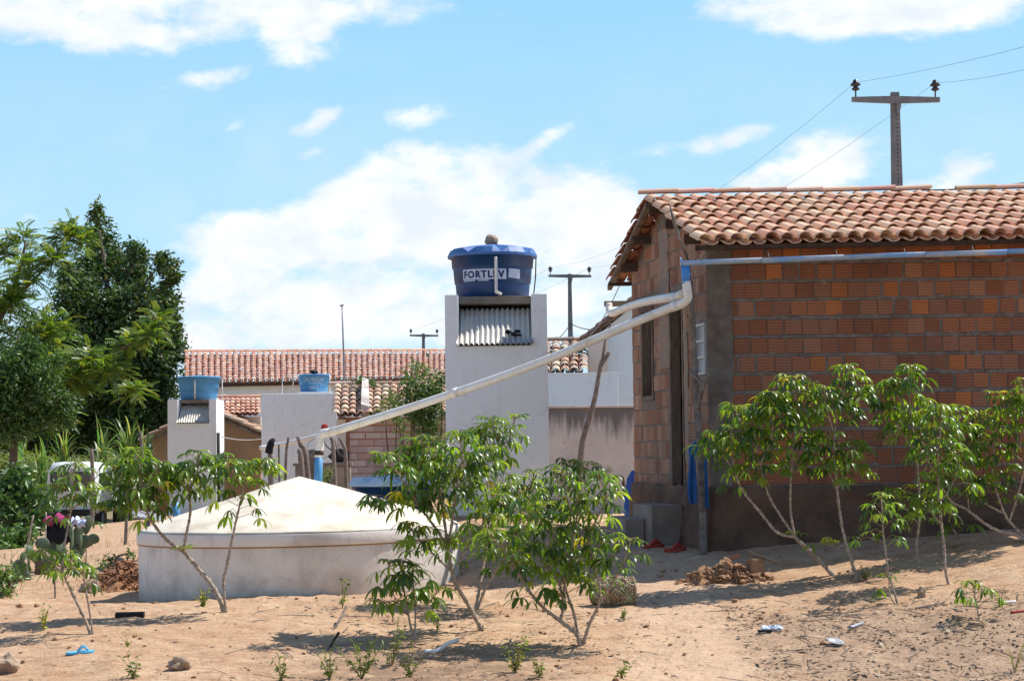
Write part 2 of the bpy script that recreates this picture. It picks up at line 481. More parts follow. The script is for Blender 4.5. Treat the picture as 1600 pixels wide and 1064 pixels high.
def smooth_path(pts, n):
    """Catmull-Rom through pts, n samples per span"""
    P = [Vector(p) for p in pts]
    if len(P) < 3: 
        return [P[0].lerp(P[1], i / n) for i in range(n + 1)]
    Q = [P[0] * 2 - P[1]] + P + [P[-1] * 2 - P[-2]]
    out = []
    for i in range(1, len(Q) - 2):
        a, b, c, d = Q[i - 1], Q[i], Q[i + 1], Q[i + 2]
        for k in range(n):
            t = k / n
            out.append(0.5 * ((2 * b) + (c - a) * t + (2 * a - 5 * b + 4 * c - d) * t * t + (3 * b - a - 3 * c + d) * t ** 3))
    out.append(P[-1])
    return out

# ------------------------------------------------------------------ ground
ANCH = [(0, 1064, 14.9), (400, 1064, 14.8), (800, 1064, 14.7), (1200, 1064, 15.0), (1600, 1064, 15.2),
        (908, 1003, 16.5), (125, 1021, 15.7), (352, 955, 17.9), (440, 934, 19.3), (640, 922, 20.2),
        (160, 945, 19.6), (90, 905, 23.5), (190, 850, 30), (135, 828, 53), (300, 800, 53),
        (1110, 863, 21.3), (1400, 839, 21.3), (1600, 828, 21.3), (985, 838, 23.6), (960, 814, 27.0),
        (1325, 903, 18.9), (1480, 914, 18.3), (1405, 945, 17.5), (1600, 850, 19.6), (1520, 972, 16.8),
        (1100, 960, 17.6), (1130, 910, 19.2), (745, 985, 17.0), (640, 1003, 16.5), (560, 932, 19.0),
        (850, 880, 21.4), (770, 803, 26.5), (920, 800, 37), (550, 800, 40)]
XYZ = [at(*a) for a in ANCH]
pts = [(p.x, p.y, p.z) for p in XYZ] + [(-3.9, 21.2, 0.10), (-9, 15, -0.05), (9, 15, 0.0), (9, 22, 0.85), (-12, 30, 0.1),
       (0, 0, 0.05), (-8, 2, 0.0), (8, 2, 0.1), (0, 9, -0.1), (-6, 10, -0.1), (6, 10, -0.1),
       (-40, 60, -0.4), (40, 60, 0.6), (0, 80, -0.2), (-60, 140, -0.5), (60, 140, 0), (0, 200, -0.5)]
A = np.array(pts)
def _tps(r2):
    return np.where(r2 > 1e-12, r2 * np.log(np.maximum(r2, 1e-12)), 0.0)
_sc = 20.0
PX = A[:, :2] / _sc
_n = len(A)
_K = _tps(((PX[:, None] - PX[None]) ** 2).sum(-1)) + np.eye(_n) * 2e-4
_P = np.c_[np.ones(_n), PX]
_L = np.block([[_K, _P], [_P.T, np.zeros((3, 3))]])
_w = np.linalg.solve(_L, np.r_[A[:, 2], np.zeros(3)])
def gz_arr(x, y):
    x = np.asarray(x, float); y = np.asarray(y, float)
    cx = np.clip(x, -60, 60); cy = np.clip(y, -2, 200)
    q = np.stack([cx, cy], -1) / _sc
    r2 = ((q[..., None, :] - PX) ** 2).sum(-1)
    z = _tps(r2) @ _w[:_n] + _w[_n] + q @ _w[_n + 1:]
    b = 0.018 * np.sin(x * 2.1 + 1.3 * np.sin(y * 1.7)) * np.sin(y * 2.6 + np.sin(x * 1.9)) + 0.008 * np.sin(x * 6.3 + 2 * np.sin(y * 3.1)) * np.sin(y * 7.7 + 1.5 * np.sin(x * 4.0))
    return z + b
def gz(x, y): return float(gz_arr(x, y))
def gpt(px, py, y0=11.0, y1=70.0):
    """where the ground is seen at a photo pixel"""
    prev = None
    for Y in np.arange(y0, y1, 0.1):
        p = at(px, py, Y)
        d = p.z - gz(p.x, p.y)
        if d <= 0:
            lo, hi = Y - 0.1, Y
            for _ in range(18):
                m = (lo + hi) / 2; p = at(px, py, m)
                if p.z - gz(p.x, p.y) > 0: lo = m
                else: hi = m
            p = at(px, py, hi); p.z = gz(p.x, p.y)
            return p
    p = at(px, py, y1); p.z = gz(p.x, p.y)
    return p

def axis(fine0, fine1, step, lo, hi):
    a = list(np.arange(fine0, fine1 + 1e-6, step))
    d = step; x = a[-1]
    while x < hi:
        d *= 1.16; x += d; a.append(min(x, hi))
    d = step; x = a[0]; b = []
    while x > lo:
        d *= 1.16; x -= d; b.append(max(x, lo))
    return np.array(b[::-1] + a)
gx = axis(-6.5, 6.5, 0.055, -900, 900)
gy = axis(14.0, 25.0, 0.055, -60, 1800)
GX, GY = np.meshgrid(gx, gy)
GZ = np.concatenate([gz_arr(GX[i], GY[i])[None] for i in range(len(gy))])
# clods and footprints
rough = np.zeros_like(GZ)
for i in range(len(gy)):
    if 13.5 < gy[i] < 26:
        for j in range(len(gx)):
            if abs(gx[j]) < 7:
                q = Vector((gx[j], gy[i], 0))
                rough[i, j] = 0.020 * noise.noise(q * 3.0) + 0.016 * noise.noise(q * 7.0) + 0.016 * max(0, noise.noise(q * 13.0) - .1)
GZ = GZ + rough
nx, ny = len(gx), len(gy)
me = bpy.data.meshes.new('ground')
idx = np.arange(nx * ny).reshape(ny, nx)
faces = np.stack([idx[:-1, :-1], idx[:-1, 1:], idx[1:, 1:], idx[1:, :-1]], -1).reshape(-1, 4)
me.from_pydata(np.stack([GX, GY, GZ], -1).reshape(-1, 3).tolist(), [], faces.tolist())
me.polygons.foreach_set('use_smooth', [True] * len(me.polygons))
ground = bpy.data.objects.new('ground', me)
COL.objects.link(ground)
ground['kind'] = 'structure'
m, h, p, out = new_mat('sandy_soil')
o = h.new('ShaderNodeTexCoord').outputs['Object']
sx = h.new('ShaderNodeSeparateXYZ'); h.link(o, sx.inputs[0])
big = h.noise(o, 0.55, 5, 0.6)
mid = h.noise(h.mapping(o, scale=(1, 1.6, 1)), 2.6, 6, 0.65, 0.3)
fine = h.noise(o, 22, 6, 0.7)
c = h.mix(h.maprange(big, 0.35, 0.65), (0.53, 0.345, 0.205), (0.60, 0.42, 0.265))
c = h.mix(h.maprange(mid, 0.40, 0.66, 0, 0.8), c, (0.43, 0.245, 0.14))
strk = h.noise(h.mapping(o, scale=(0.8, 2.4, 1)), 4.6, 7, 0.7, 0.6)
c = h.mix(h.maprange(strk, 0.52, 0.64, 0, 0.8), c, (0.35, 0.19, 0.105))
c = h.mix(h.maprange(strk, 0.30, 0.42, 0.5, 0.0), c, (0.66, 0.48, 0.33))
# trodden pale path from the lower right to the house door
pth = h.math('ABSOLUTE', h.math('SUBTRACT', sx.outputs[0], h.math('ADD', 1.45, h.math('MULTIPLY', h.math('SUBTRACT', sx.outputs[1], 16.0), 0.02))))
pm = h.maprange(h.math('ADD', pth, h.math('MULTIPLY', h.math('SUBTRACT', mid, 0.5), 0.9)), 0.25, 0.75, 0.8, 0.0)
c = h.mix(h.math('MULTIPLY', pm, 0.8), c, (0.62, 0.43, 0.285))
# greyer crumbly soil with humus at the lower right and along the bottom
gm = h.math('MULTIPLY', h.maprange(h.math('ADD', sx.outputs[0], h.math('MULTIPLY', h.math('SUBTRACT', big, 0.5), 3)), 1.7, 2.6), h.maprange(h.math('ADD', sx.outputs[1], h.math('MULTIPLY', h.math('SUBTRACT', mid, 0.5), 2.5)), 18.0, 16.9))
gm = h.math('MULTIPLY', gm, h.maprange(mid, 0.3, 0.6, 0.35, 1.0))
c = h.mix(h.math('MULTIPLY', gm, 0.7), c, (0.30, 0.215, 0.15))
c = h.mix(h.maprange(fine, 0.50, 0.72, 0, 0.75), c, (0.30, 0.175, 0.10))
c = h.mix(h.maprange(h.noise(o, 60, 3, 0.6), 0.62, 0.75, 0, 0.5), c, (0.68, 0.5, 0.34))
# scrubby green-brown land in the distance
c = h.mix(h.maprange(sx.outputs[1], 45, 75), c, (0.16, 0.15, 0.07))
hm = h.math('MULTIPLY', h.maprange(sx.outputs[1], 16.4, 15.6), h.maprange(h.math('ABSOLUTE', h.math('ADD', sx.outputs[0], 0.75)), 1.5, 0.5))
c = h.mix(h.math('MULTIPLY', hm, h.maprange(mid, 0.36, 0.54, 0.1, 0.8)), c, (0.24, 0.155, 0.10))
sp = h.noise(h.mapping(o, scale=(1, 1.8, 1)), 11, 4, 0.75, 0.5)
c = h.mix(h.maprange(sp, 0.58, 0.64, 0, 0.7), c, (0.25, 0.145, 0.085))
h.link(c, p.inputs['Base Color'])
p.inputs['Roughness'].default_value = 0.95
p.inputs['Specular IOR Level'].default_value = 0.15
hh = h.math('ADD', h.math('MULTIPLY', fine, 0.6), h.math('ADD', h.math('MULTIPLY', h.noise(o, 70, 4, 0.6), 0.3), h.math('MULTIPLY', mid, 0.6)))
bump(h, p, hh, 0.75, 0.05)
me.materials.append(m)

# ------------------------------------------------------------------ building helpers
def tiled_roof(mb, RL, RR, EL, ER, n, m, r=0.075, palette=None, jitter=0.011, segs=6, over=0.16):
    """barrel tiles on the patch ridge RL-RR, eave EL-ER: n columns, m rows"""
    RL, RR, EL, ER = (Vector(q) for q in (RL, RR, EL, ER))
    palette = palette or [(0.72, 0.44, 0.29), (0.76, 0.48, 0.32), (0.69, 0.39, 0.26), (0.77, 0.52, 0.345), (0.71, 0.43, 0.28), (0.77, 0.54, 0.36)]
    def P(u, v): return (RL * (1 - u) + RR * u) * (1 - v) + (EL * (1 - u) + ER * u) * v
    upn = (RR - RL).cross(EL - RL).normalized()
    if upn.z < 0: upn = -upn
    for i in range(n):
        for half in (0, 1):
            u = (i + (0.5 if half == 0 else 1.0)) / n
            if half == 1 and i == n - 1: continue
            for j in range(m):
                v0 = j / m; v1 = (j + 1) / m + over / m
                du = random.uniform(-1, 1) * jitter / max((RR - RL).length, 0.1)
                if half == 1 and j == m - 1: v1 = 1.0 + 0.10 / m
                sl_ = random.uniform(-.07, .07) / m; v0 += max(sl_, 0) if j == 0 else sl_; v1 += sl_
                a = P(u + du, v0); b = P(u + du + random.uniform(-1, 1) * jitter / (RR - RL).length, v1)
                ax = (b - a).normalized()
                sd = ax.cross(upn).normalized()
                nn = sd.cross(ax).normalized()
                if nn.dot(upn) < 0: nn = -nn
                k = random.random()
                base = random.choice(palette)
                kk = random.uniform(0.88, 1.10)
                mb.col = tuple(x * kk for x in base)
                sgn = 1 if half == 0 else -1
                lift0 = 0.012 if half == 0 else 0.0
                lift1 = (0.036 if half == 0 else 0.015) + random.uniform(0, 0.014)
                r0, r1 = (r * 0.84, r * 1.0) if half == 0 else (r * 1.0, r * 0.84)
                th = 0.013
                vs = []
                for (q, rr, lf) in ((a, r0, lift0), (b, r1, lift1)):
                    for ro in (rr, rr - th):
                        for s_ in range(segs + 1):
                            t = math.pi * s_ / segs
                            vs.append(q + nn * lf + sd * (math.cos(t) * ro) + nn * ((0.92 if half == 0 else -0.55) * math.sin(t) * ro))
                q = segs + 1; fs = []
                for s_ in range(segs):
                    fs.append((s_, s_ + 1, 2 * q + s_ + 1, 2 * q + s_))
                    fs.append((q + s_, 3 * q + s_, 3 * q + s_ + 1, q + s_ + 1))
                    fs.append((2 * q + s_, 2 * q + s_ + 1, 3 * q + s_ + 1, 3 * q + s_))
                    fs.append((s_, q + s_, q + s_ + 1, s_ + 1))
                fs += [(0, 2 * q, 3 * q, q), (segs, q + segs, 3 * q + segs, 2 * q + segs)]
                sm = mb.smooth; mb.smooth = False
                mb.add(vs, fs); mb.smooth = sm

def ridge_caps(mb, A_, B_, n, r=0.085, palette=None, gaps=()):
    A_, B_ = Vector(A_), Vector(B_)
    ax = (B_ - A_).normalized(); sd = ax.cross(Vector((0, 0, 1))).normalized()
    palette = palette or [(0.66, 0.38, 0.26), (0.70, 0.44, 0.31), (0.62, 0.34, 0.23)]
    for i in range(n):
        if i in gaps: continue
        a = A_.lerp(B_, i / n); b = A_.lerp(B_, (i + 1.1) / n)
        a = a + Vector((0, 0, random.uniform(0, 0.008))); b = b + Vector((0, 0, 0.012 + random.uniform(-0.004, 0.008)))
        mb.col = tuple(x * random.uniform(0.9, 1.1) for x in random.choice(palette))
        vs = []
        for q, rr in ((a, r * 0.9), (b, r)):
            for ro in (rr, rr - 0.014):
                for k in range(7):
                    t = math.pi * k / 6
                    vs.append(q + sd * math.cos(t) * ro + Vector((0, 0, math.sin(t) * ro * 0.8)))
        fs = []
        for k in range(6):
            fs += [(k, k + 1, 14 + k + 1, 14 + k), (7 + k, 21 + k, 22 + k, 8 + k), (14 + k, 15 + k, 22 + k, 21 + k), (k, 7 + k, 8 + k, k + 1)]
        fs += [(0, 14, 21, 7), (6, 13, 27, 20)]
        mb.add(vs, fs)

def bricks(mb, O, U, nrm, width, z0, z1, bw, bh, palette, skip=None, top=None, proud=0.012, gap=0.018, thick=0.03, stagger=None, matidx=1):
    """courses of single bricks standing a little proud of the mortar; O origin, U unit along, nrm outward"""
    O, U, nrm = Vector(O), Vector(U), Vector(nrm); Z = Vector((0, 0, 1))
    mb.mat = matidx
    z = z1; row = 0
    while z > z0 - 0.01:
        zb = max(z - bh + gap * random.uniform(.75, 1.25), z0)
        x = -random.uniform(0, bw) if stagger is None else -bw * (0.5 if row % 2 else 0.0) * stagger
        while x < width:
            w = bw * random.choice((1, 1, 1, 1, 1.0, 0.97)) + random.uniform(-0.006, 0.006)
            a, b = max(x + gap * 0.1, 0), min(x + w - gap * random.choice((0.08, 0.12, 0.15, 0.2, 0.3, 0.7)), width)
            x += w
            if b - a < 0.03: continue
            cx, cz = (a + b) / 2, (z + zb) / 2
            if skip and skip(a, b, zb, z): continue
            if top and z > top(cx): continue
            pr = proud + random.uniform(-0.006, 0.006)
            base = random.choice(palette)
            k = random.uniform(0.82, 1.16)
            mb.col = tuple(q * k for q in base)
            ch = 0.006; dz = random.uniform(-0.003, 0.003); rot = random.uniform(-0.004, 0.004)
            pts_ = []; uvs = []
            for (xx, zz, d) in ((a, zb, -thick), (b, zb, -thick), (b, z, -thick), (a, z, -thick),
                                (a, zb, pr - ch), (b, zb, pr - ch), (b, z, pr - ch), (a, z, pr - ch),
                                (a + ch, zb + ch, pr), (b - ch, zb + ch, pr), (b - ch, z - ch, pr), (a + ch, z - ch, pr)):
                pts_.append(O + U * xx + Z * (zz + dz + rot * (xx - cx) * 6) + nrm * d)
                uvs.append((xx - a + 0.001, zz - zb + 0.001))
            mb.add(pts_, [(8, 9, 10, 11), (4, 5, 9, 8), (5, 6, 10, 9), (6, 7, 11, 10), (7, 4, 8, 11),
                          (0, 1, 5, 4), (1, 2, 6, 5), (2, 3, 7, 6), (3, 0, 4, 7)], uvs)
        z -= bh; row += 1
    mb.mat = 0

# ------------------------------------------------------------------ brick house on the right
C0 = Vector((2.19, 21.4, 0)); GD = Vector((-0.146, 0.989, 0)).normalized(); GN = Vector((-0.989, -0.146, 0)).normalized()
GLEN = 4.05
WX1 = 7.4
FLOOR = CZ - 0.46
def gp(s, n, z): return C0 + GD * s + GN * n + Vector((0, 0, z))
RL = at(1004, 313, 23.4); RR = at(1722, 303, 23.3); EL = at(1087, 380, 20.95); ER = at(1887, 363.5, 20.7)
FL = at(946, 440, 25.75); FR = RR + (FL - RL)
def roofz(s):   # underside of the roof along the gable
    zr, ze, zf = RL.z - 0.06, EL.z - 0.02, FL.z - 0.03
    sr = 2.05; se = -0.42; sf = 4.45
    return ze + (zr - ze) * (s - se) / (sr - se) if s < sr else zr + (zf - zr) * (s - sr) / (sf - sr)
house = thing('brick_house', 'unplastered red brick house with terracotta tile roof and blue eave gutter', 'house', gp(2, -2, gz(3, 22)))
WIN = (0.06, 0.50, CZ + 0.80, CZ + 1.38); DOOR = (1.15, 1.85, FLOOR, CZ + 1.74); SHUT = (2.77, 3.45, CZ + 0.58, CZ + 1.78)
GPAL = [(0.47, 0.25, 0.155), (0.42, 0.21, 0.125), (0.52, 0.30, 0.20), (0.40, 0.175, 0.10), (0.46, 0.27, 0.18)]
mb = MB()
def gstrip(s0, s1, z0, z1=None, n0=-0.11, n1=0.0):
    if z1 is None:
        cuts = [s0] + ([2.05] if s0 < 2.05 < s1 else []) + [s1]
        poly = [gp(s0, n1, z0), gp(s1, n1, z0)] + [gp(s, n1, roofz(s)) for s in reversed(cuts)]
    else:
        poly = [gp(s0, n1, z0), gp(s1, n1, z0), gp(s1, n1, z1), gp(s0, n1, z1)]
    mb.prism(poly, GN * (n0 - n1))
zb = FLOOR - 0.1
prev = 0.0
for (a, b, z0, z1) in (WIN, DOOR, SHUT):
    gstrip(prev, a, zb)
    if z0 > FLOOR + 0.05: gstrip(a, b, zb, z0)
    gstrip(a, b, z1)
    prev = b
gstrip(prev, GLEN, zb)
def gskip(a, b, z0, z1):
    for (s0, s1, q0, q1) in (WIN, DOOR, SHUT):
        if b > s0 - 0.005 and a < s1 + 0.005 and z1 > q0 - 0.01 and z0 < q1 + 0.01: return True
    if 1.95 < (a + b) / 2 < 2.38 and z1 > CZ + 1.1: return True   # cement smear
    return False
# jamb-fitting cut bricks are laid strip by strip
prev = 0.0
for (a, b, z0, z1) in (WIN, DOOR, SHUT, (GLEN, GLEN, 0, 0)):
    for (s0, s1) in ((prev, a), (a, b)):
        if s1 - s0 < 0.04: continue
        O = gp(s0, 0, 0)
        bricks(mb, O, GD, GN, s1 - s0, FLOOR, CZ + 2.95, 0.20, 0.207, GPAL,
               skip=lambda p0, p1, q0, q1, s0=s0: gskip(p0 + s0, p1 + s0, q0, q1),
               top=lambda c_, s0=s0: roofz(c_ + s0) - 0.02, proud=0.008, gap=0.022)
    prev = b
part('gable_wall', mb, ['mortar', 'gbrick'], house)
# long front wall, far wall, end wall
mb = MB()
mb.prism([(2.20, 21.4, zb), (WX1, 21.4, zb), (WX1, 21.4, CZ + 2.24), (2.20, 21.4, CZ + 2.24)], (0, 0.10, 0))
FPAL = [(0.30, 0.112, 0.053), (0.28, 0.105, 0.05), (0.33, 0.125, 0.058), (0.29, 0.118, 0.064), (0.26, 0.102, 0.055), (0.31, 0.132, 0.072), (0.30, 0.115, 0.06), (0.32, 0.12, 0.057), (0.27, 0.115, 0.068), (0.29, 0.108, 0.052), (0.35, 0.155, 0.085), (0.43, 0.145, 0.045)]
FPAL = [(r_ * 1.17, g_ * 1.13, b_ * 1.08) for r_, g_, b_ in FPAL]
bricks(mb, (2.44, 21.4, 0), (1, 0, 0), (0, -1, 0), WX1 - 2.44, FLOOR - 0.02, CZ + 2.224, 0.196, 0.207, FPAL, gap=0.036, proud=0.010)
for _ in range(150):     # mortar squeezed out of the joints
    k_ = random.randrange(14); xx_ = random.uniform(2.5, WX1 - .1); zz_ = CZ + 2.224 - .207 * k_ - .19
    mb.blob((xx_, 21.392, zz_ + random.uniform(-.012, .012)), (random.uniform(.02, .075), .014, random.uniform(.014, .034)), _, .45, 2)
part('front_wall', mb, ['mortar', 'brick'], house)
mb = MB()
f0 = gp(GLEN, -0.12, 0)
mb.prism([(f0.x, f0.y, zb), (WX1, f0.y - 0.1, zb), (WX1, f0.y - 0.1, CZ + 2.2), (f0.x, f0.y, CZ + 2.2)], (0, -0.1, 0))
mb.prism([(WX1, 21.5, zb), (WX1, f0.y - 0.2, zb), (WX1, f0.y - 0.2, CZ + 2.2), (WX1, 21.5, CZ + 2.2)], (-0.1, 0, 0))
mb.prism([gp(0.15, -0.12, FLOOR), gp(3.9, -0.12, FLOOR), (WX1 - 0.1, 25.2, FLOOR), (WX1 - 0.1, 21.52, FLOOR)], (0, 0, -0.08))
part('rear_wall', mb, 'mortar', house)
# concrete corner pillar and cement smears on the gable
def rough_slab(poly_fn, us, vs_, amp, seed):
    """bumpy plaster skin: poly_fn(u,v,d) -> point"""
    m_ = MB(); m_.smooth = True; ny_ = len(vs_); nx_ = len(us)
    for u in us:
        for v in vs_:
            e = min(u - us[0], us[-1] - u) <= 1e-6 or min(v - vs_[0], vs_[-1] - v) <= 1e-6
            d = 0.0 if e else amp * (0.7 + 0.9 * noise.noise(Vector((u * 5 + seed, v * 5, seed))) + 0.4 * noise.noise(Vector((u * 17 + seed, v * 17, seed))))
            m_.v.append(tuple(poly_fn(u, v, d))); m_.c.append((.5, .5, .5)); m_.uv.append((0.0, 0.0))
    for i in range(nx_ - 1):
        for j in range(ny_ - 1):
            m_.f.append((i * ny_ + j, (i + 1) * ny_ + j, (i + 1) * ny_ + j + 1, i * ny_ + j + 1)); m_.m.append(0); m_.sm.append(True)
    return m_
def lin(a, b, n): return [a + (b - a) * i / (n - 1) for i in range(n)]
edge = lambda v: 0.025 * noise.noise(Vector((v * 3.1, 4.2, 0))) + 0.03 * noise.noise(Vector((v * 9.1, 1.2, 0)))
mb = MB()
mb.prism([gp(-0.012, 0.012, zb), (2.43, 21.385, zb), (2.43, 21.41, zb), gp(0.02, -0.09, zb)], (0, 0, CZ + 2.24 - zb))
sk = rough_slab(lambda u, v, d: Vector((2.18 + u + (edge(v) if u > 0.2 else 0), 21.378 - d, v)), lin(0, 0.28, 8), lin(FLOOR + 0.55, CZ + 2.22, 60), 0.02, 3)
b0 = len(mb.v); mb.v += sk.v; mb.c += sk.c; mb.uv += sk.uv
mb.f += [tuple(b0 + i for i in f) for f in sk.f]; mb.m += sk.m; mb.sm += sk.sm
part('concrete_pillar', mb, 'pillar', house)
edge2 = lambda v, k: 0.07 * noise.noise(Vector((v * 2.3, k, 0))) + 0.06 * noise.noise(Vector((v * 7.1, k, 3)))
sk = rough_slab(lambda u, v, d: gp(1.86 + u + (edge2(v, 9.2) if u > 0.3 else edge2(v, 2.1)), 0.012 + d, v), lin(0, 0.55, 10), lin(CZ + 0.95, CZ + 2.66, 60), 0.014, 9)
part('cement_patch', sk, 'smear', house)
sk = rough_slab(lambda u, v, d: gp(0.94 + u + .4 * edge2(v, 5.5), 0.012 + d, v), lin(0, 0.20, 6), lin(FLOOR + 0.3, CZ + 1.70, 50), 0.010, 5)
part('cement_patch', sk, 'smear', house)
# mud plastered footing: front and gable
sk = rough_slab(lambda u, v, d: Vector((2.12 - .06 * (1 - v) + u, 21.40 - 0.035 - d - 0.10 * (1 - v) ** 1.5, (gz(2.16 + u, 21.2) - 0.1) * (1 - v) + (FLOOR + 0.0 + 0.012 * noise.noise(Vector((u * 3, 2, 2)))) * v)), lin(0, WX1 - 2.16, 70), lin(0, 1, 12), 0.05, 21)
part('footing', sk, 'mudbase', house)
sk = rough_slab(lambda u, v, d: gp(u, 0.03 + d + 0.08 * (1 - v) ** 1.5, (gz(*(gp(u, 0.1, 0).xy)) - 0.1) * (1 - v) + (FLOOR + 0.02 * noise.noise(Vector((u * 4, 8, 2)))) * v), lin(-0.16, GLEN + 0.02, 50), lin(0, 1, 10), 0.05, 33)
part('footing', sk, 'mudbase', house)
# door frame, dark inner door leaf, wooden shutter window, white metal window
fr = MB()
for s in (DOOR[0] + 0.03, DOOR[1] - 0.03): fr.prism([gp(s - 0.03, 0.02, FLOOR), gp(s + 0.03, 0.02, FLOOR), gp(s + 0.03, -0.1, FLOOR), gp(s - 0.03, -0.1, FLOOR)], (0, 0, DOOR[3] - FLOOR - 0.06))
fr.prism([gp(DOOR[0], 0.02, DOOR[3] - 0.06), gp(DOOR[1], 0.02, DOOR[3] - 0.06), gp(DOOR[1], -0.1, DOOR[3] - 0.06), gp(DOOR[0], -0.1, DOOR[3] - 0.06)], (0, 0, 0.058))
dfr = part('door_frame', fr, 'wood', house)
lf = MB()
lf.bbox(gp(DOOR[1] - 0.10, -0.50, (FLOOR + DOOR[3]) / 2 - 0.02), (0.035, 0.62, DOOR[3] - FLOOR - 0.1), rz=math.atan2(GN.y, GN.x) - math.pi / 2 + 0.12, b=0.006)
part('door_leaf', lf, 'darkwood', house)
fr = MB()
a, b, z0, z1 = SHUT
for s in (a + 0.035, b - 0.035): fr.prism([gp(s - 0.033, 0.022, z0 + 0.002), gp(s + 0.033, 0.022, z0 + 0.002), gp(s + 0.033, -0.09, z0 + 0.002), gp(s - 0.033, -0.09, z0 + 0.002)], (0, 0, z1 - z0 - 0.004))
for zz in (z0 + 0.001, z1 - 0.061): fr.prism([gp(a + 0.07, 0.018, zz), gp(b - 0.07, 0.018, zz), gp(b - 0.07, -0.09, zz), gp(a + 0.07, -0.09, zz)], (0, 0, 0.06))
wf = part('window_frame', fr, 'wood', house)
lf = MB()
lf.bbox(gp(b - 0.09, -0.30, (z0 + z1) / 2), (0.03, 0.36, z1 - z0 - 0.06), rz=math.atan2(GN.y, GN.x) - math.pi / 2, b=0.005)
part('shutter', lf, 'wood', house)
a, b, z0, z1 = WIN
fr = MB()
for s in (a + 0.016, b - 0.016): fr.prism([gp(s - 0.015, 0.03, z0), gp(s + 0.015, 0.03, z0), gp(s + 0.015, -0.03, z0), gp(s - 0.015, -0.03, z0)], (0, 0, z1 - z0))
for k in range(4): 
    zz = z0 + (z1 - z0 - 0.03) * k / 3
    fr.prism([gp(a + 0.031, 0.028, zz), gp(b - 0.031, 0.028, zz), gp(b - 0.031, -0.03, zz), gp(a + 0.031, -0.03, zz)], (0, 0, 0.028))
mw = part('metal_window', fr, 'greypaint', house)
pn = MB(); pn.prism([gp(a + 0.03, 0.0, z0 + 0.02), gp(b - 0.03, 0.0, z0 + 0.02), gp(b - 0.03, 0.0, z1 - 0.02), gp(a + 0.03, 0.0, z1 - 0.02)], GN * -0.006)
part('pane', pn, 'pane', mw)
# roof: tiles, ridge tiles, purlins and rafters
mb = MB()
tiled_roof(mb, RL, RR, EL, ER, 31, 7, 0.084)
part('roof', mb, 'tile', house)
mb = MB()
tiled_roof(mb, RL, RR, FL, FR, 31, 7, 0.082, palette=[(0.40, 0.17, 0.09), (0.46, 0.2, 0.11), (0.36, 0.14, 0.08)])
rf = part('roof', mb, 'tile', house)
mb = MB()
up = Vector((0, 0, 0.075))
ra, rb_ = RL + up - Vector((0.05, 0, 0)), RR + up
ridge_caps(mb, ra, ra.lerp(rb_, 0.625), 8, 0.07)
part('ridge_tile', mb, 'tile', rf)
mb = MB(); ridge_caps(mb, ra.lerp(rb_, 0.685), rb_, 4, 0.07)
part('ridge_tile', mb, 'tile', rf)
for k, t in enumerate((0.03, 0.36, 0.70, 0.96)):
    for (E0, R0, E1, R1) in ((EL, RL, ER, RR), (FL, RL, FR, RR)):
        if k == 0 and E0 is FL: continue
        a = R0.lerp(E0, t); b = R1.lerp(E1, t)
        d = (b - a).normalized()
        mb = MB()
        dz = (0.115 if k < 3 else 0.075) if k else 0.10
        z_ = Vector((0, 0, -dz)); sdv = d.cross(Vector((0, 0, 1))).normalized() * 0.045
        a2 = a + d * (0.06 if k < 3 else 0.02); b2 = a + d * 5.3
        hgt_ = Vector((0, 0, 0.11 if k < 3 else 0.05))
        mb.hexa([a2 + z_ - sdv - hgt_ * .5, b2 + z_ - sdv - hgt_ * .5, b2 + z_ + sdv - hgt_ * .5, a2 + z_ + sdv - hgt_ * .5,
                 a2 + z_ - sdv + hgt_ * .5, b2 + z_ - sdv + hgt_ * .5, b2 + z_ + sdv + hgt_ * .5, a2 + z_ + sdv + hgt_ * .5])
        part('purlin', mb, 'darkwood', house)
# barge rafter under the far verge
mb = MB()
for u in (0.012, 0.10, 0.19):
    d0 = (RR - RL) * u
    a = RL + d0 + Vector((0, 0, -0.055)); b = RL.lerp(FL, 1.03) + d0 + Vector((0, 0, -0.055))
    w = (RR - RL).normalized() * 0.028; hv = Vector((0, 0, 0.035))
    mb.hexa([a - w - hv, b - w - hv, b + w - hv, a + w - hv, a - w + hv, b - w + hv, b + w + hv, a + w + hv])
part('rafter', mb, 'wood', house)
# gutters
def half_gutter(mb, a, b, r, th=0.006, sides=8):
    a, b = Vector(a), Vector(b); ax = (b - a).normalized(); sd = ax.cross(Vector((0, 0, 1))).normalized(); up_ = sd.cross(ax)
    vs = []; n = sides + 1
    for q in (a, b):
        for ro in (r, r - th):
            for k in range(n):
                t = math.pi + math.pi * k / sides
                vs.append(q + sd * math.cos(t) * ro + up_ * math.sin(t) * ro)
    fs = []
    for k in range(sides):
        fs += [(k, k + 1, 2 * n + k + 1, 2 * n + k), (n + k, 3 * n + k, 3 * n + k + 1, n + k + 1), (k, n + k, n + k + 1, k + 1), (2 * n + k, 2 * n + k + 1, 3 * n + k + 1, 3 * n + k)]
    fs += [(0, 2 * n, 3 * n, n), (n - 1, 2 * n - 1, 4 * n - 1, 3 * n - 1)]
    mb.smooth = True; mb.add(vs, fs); mb.smooth = False
mb = MB()
g0 = at(1063, 408, 20.72); g1 = at(1700, 385.5, 20.62)
joints = lin(0, 1, 6)
for k in range(5):
    half_gutter(mb, g0.lerp(g1, joints[k]), g0.lerp(g1, joints[k + 1]) + Vector((0, 0, random.uniform(-.006, .006))), 0.052 + 0.003 * (k % 2))
mb.tube([g0 + Vector((0.0, 0, -0.01)), g0 + Vector((0.01, 0, -0.01))], 0.05, 12)
gut = part('rain_gutter', mb, 'gutter', house)
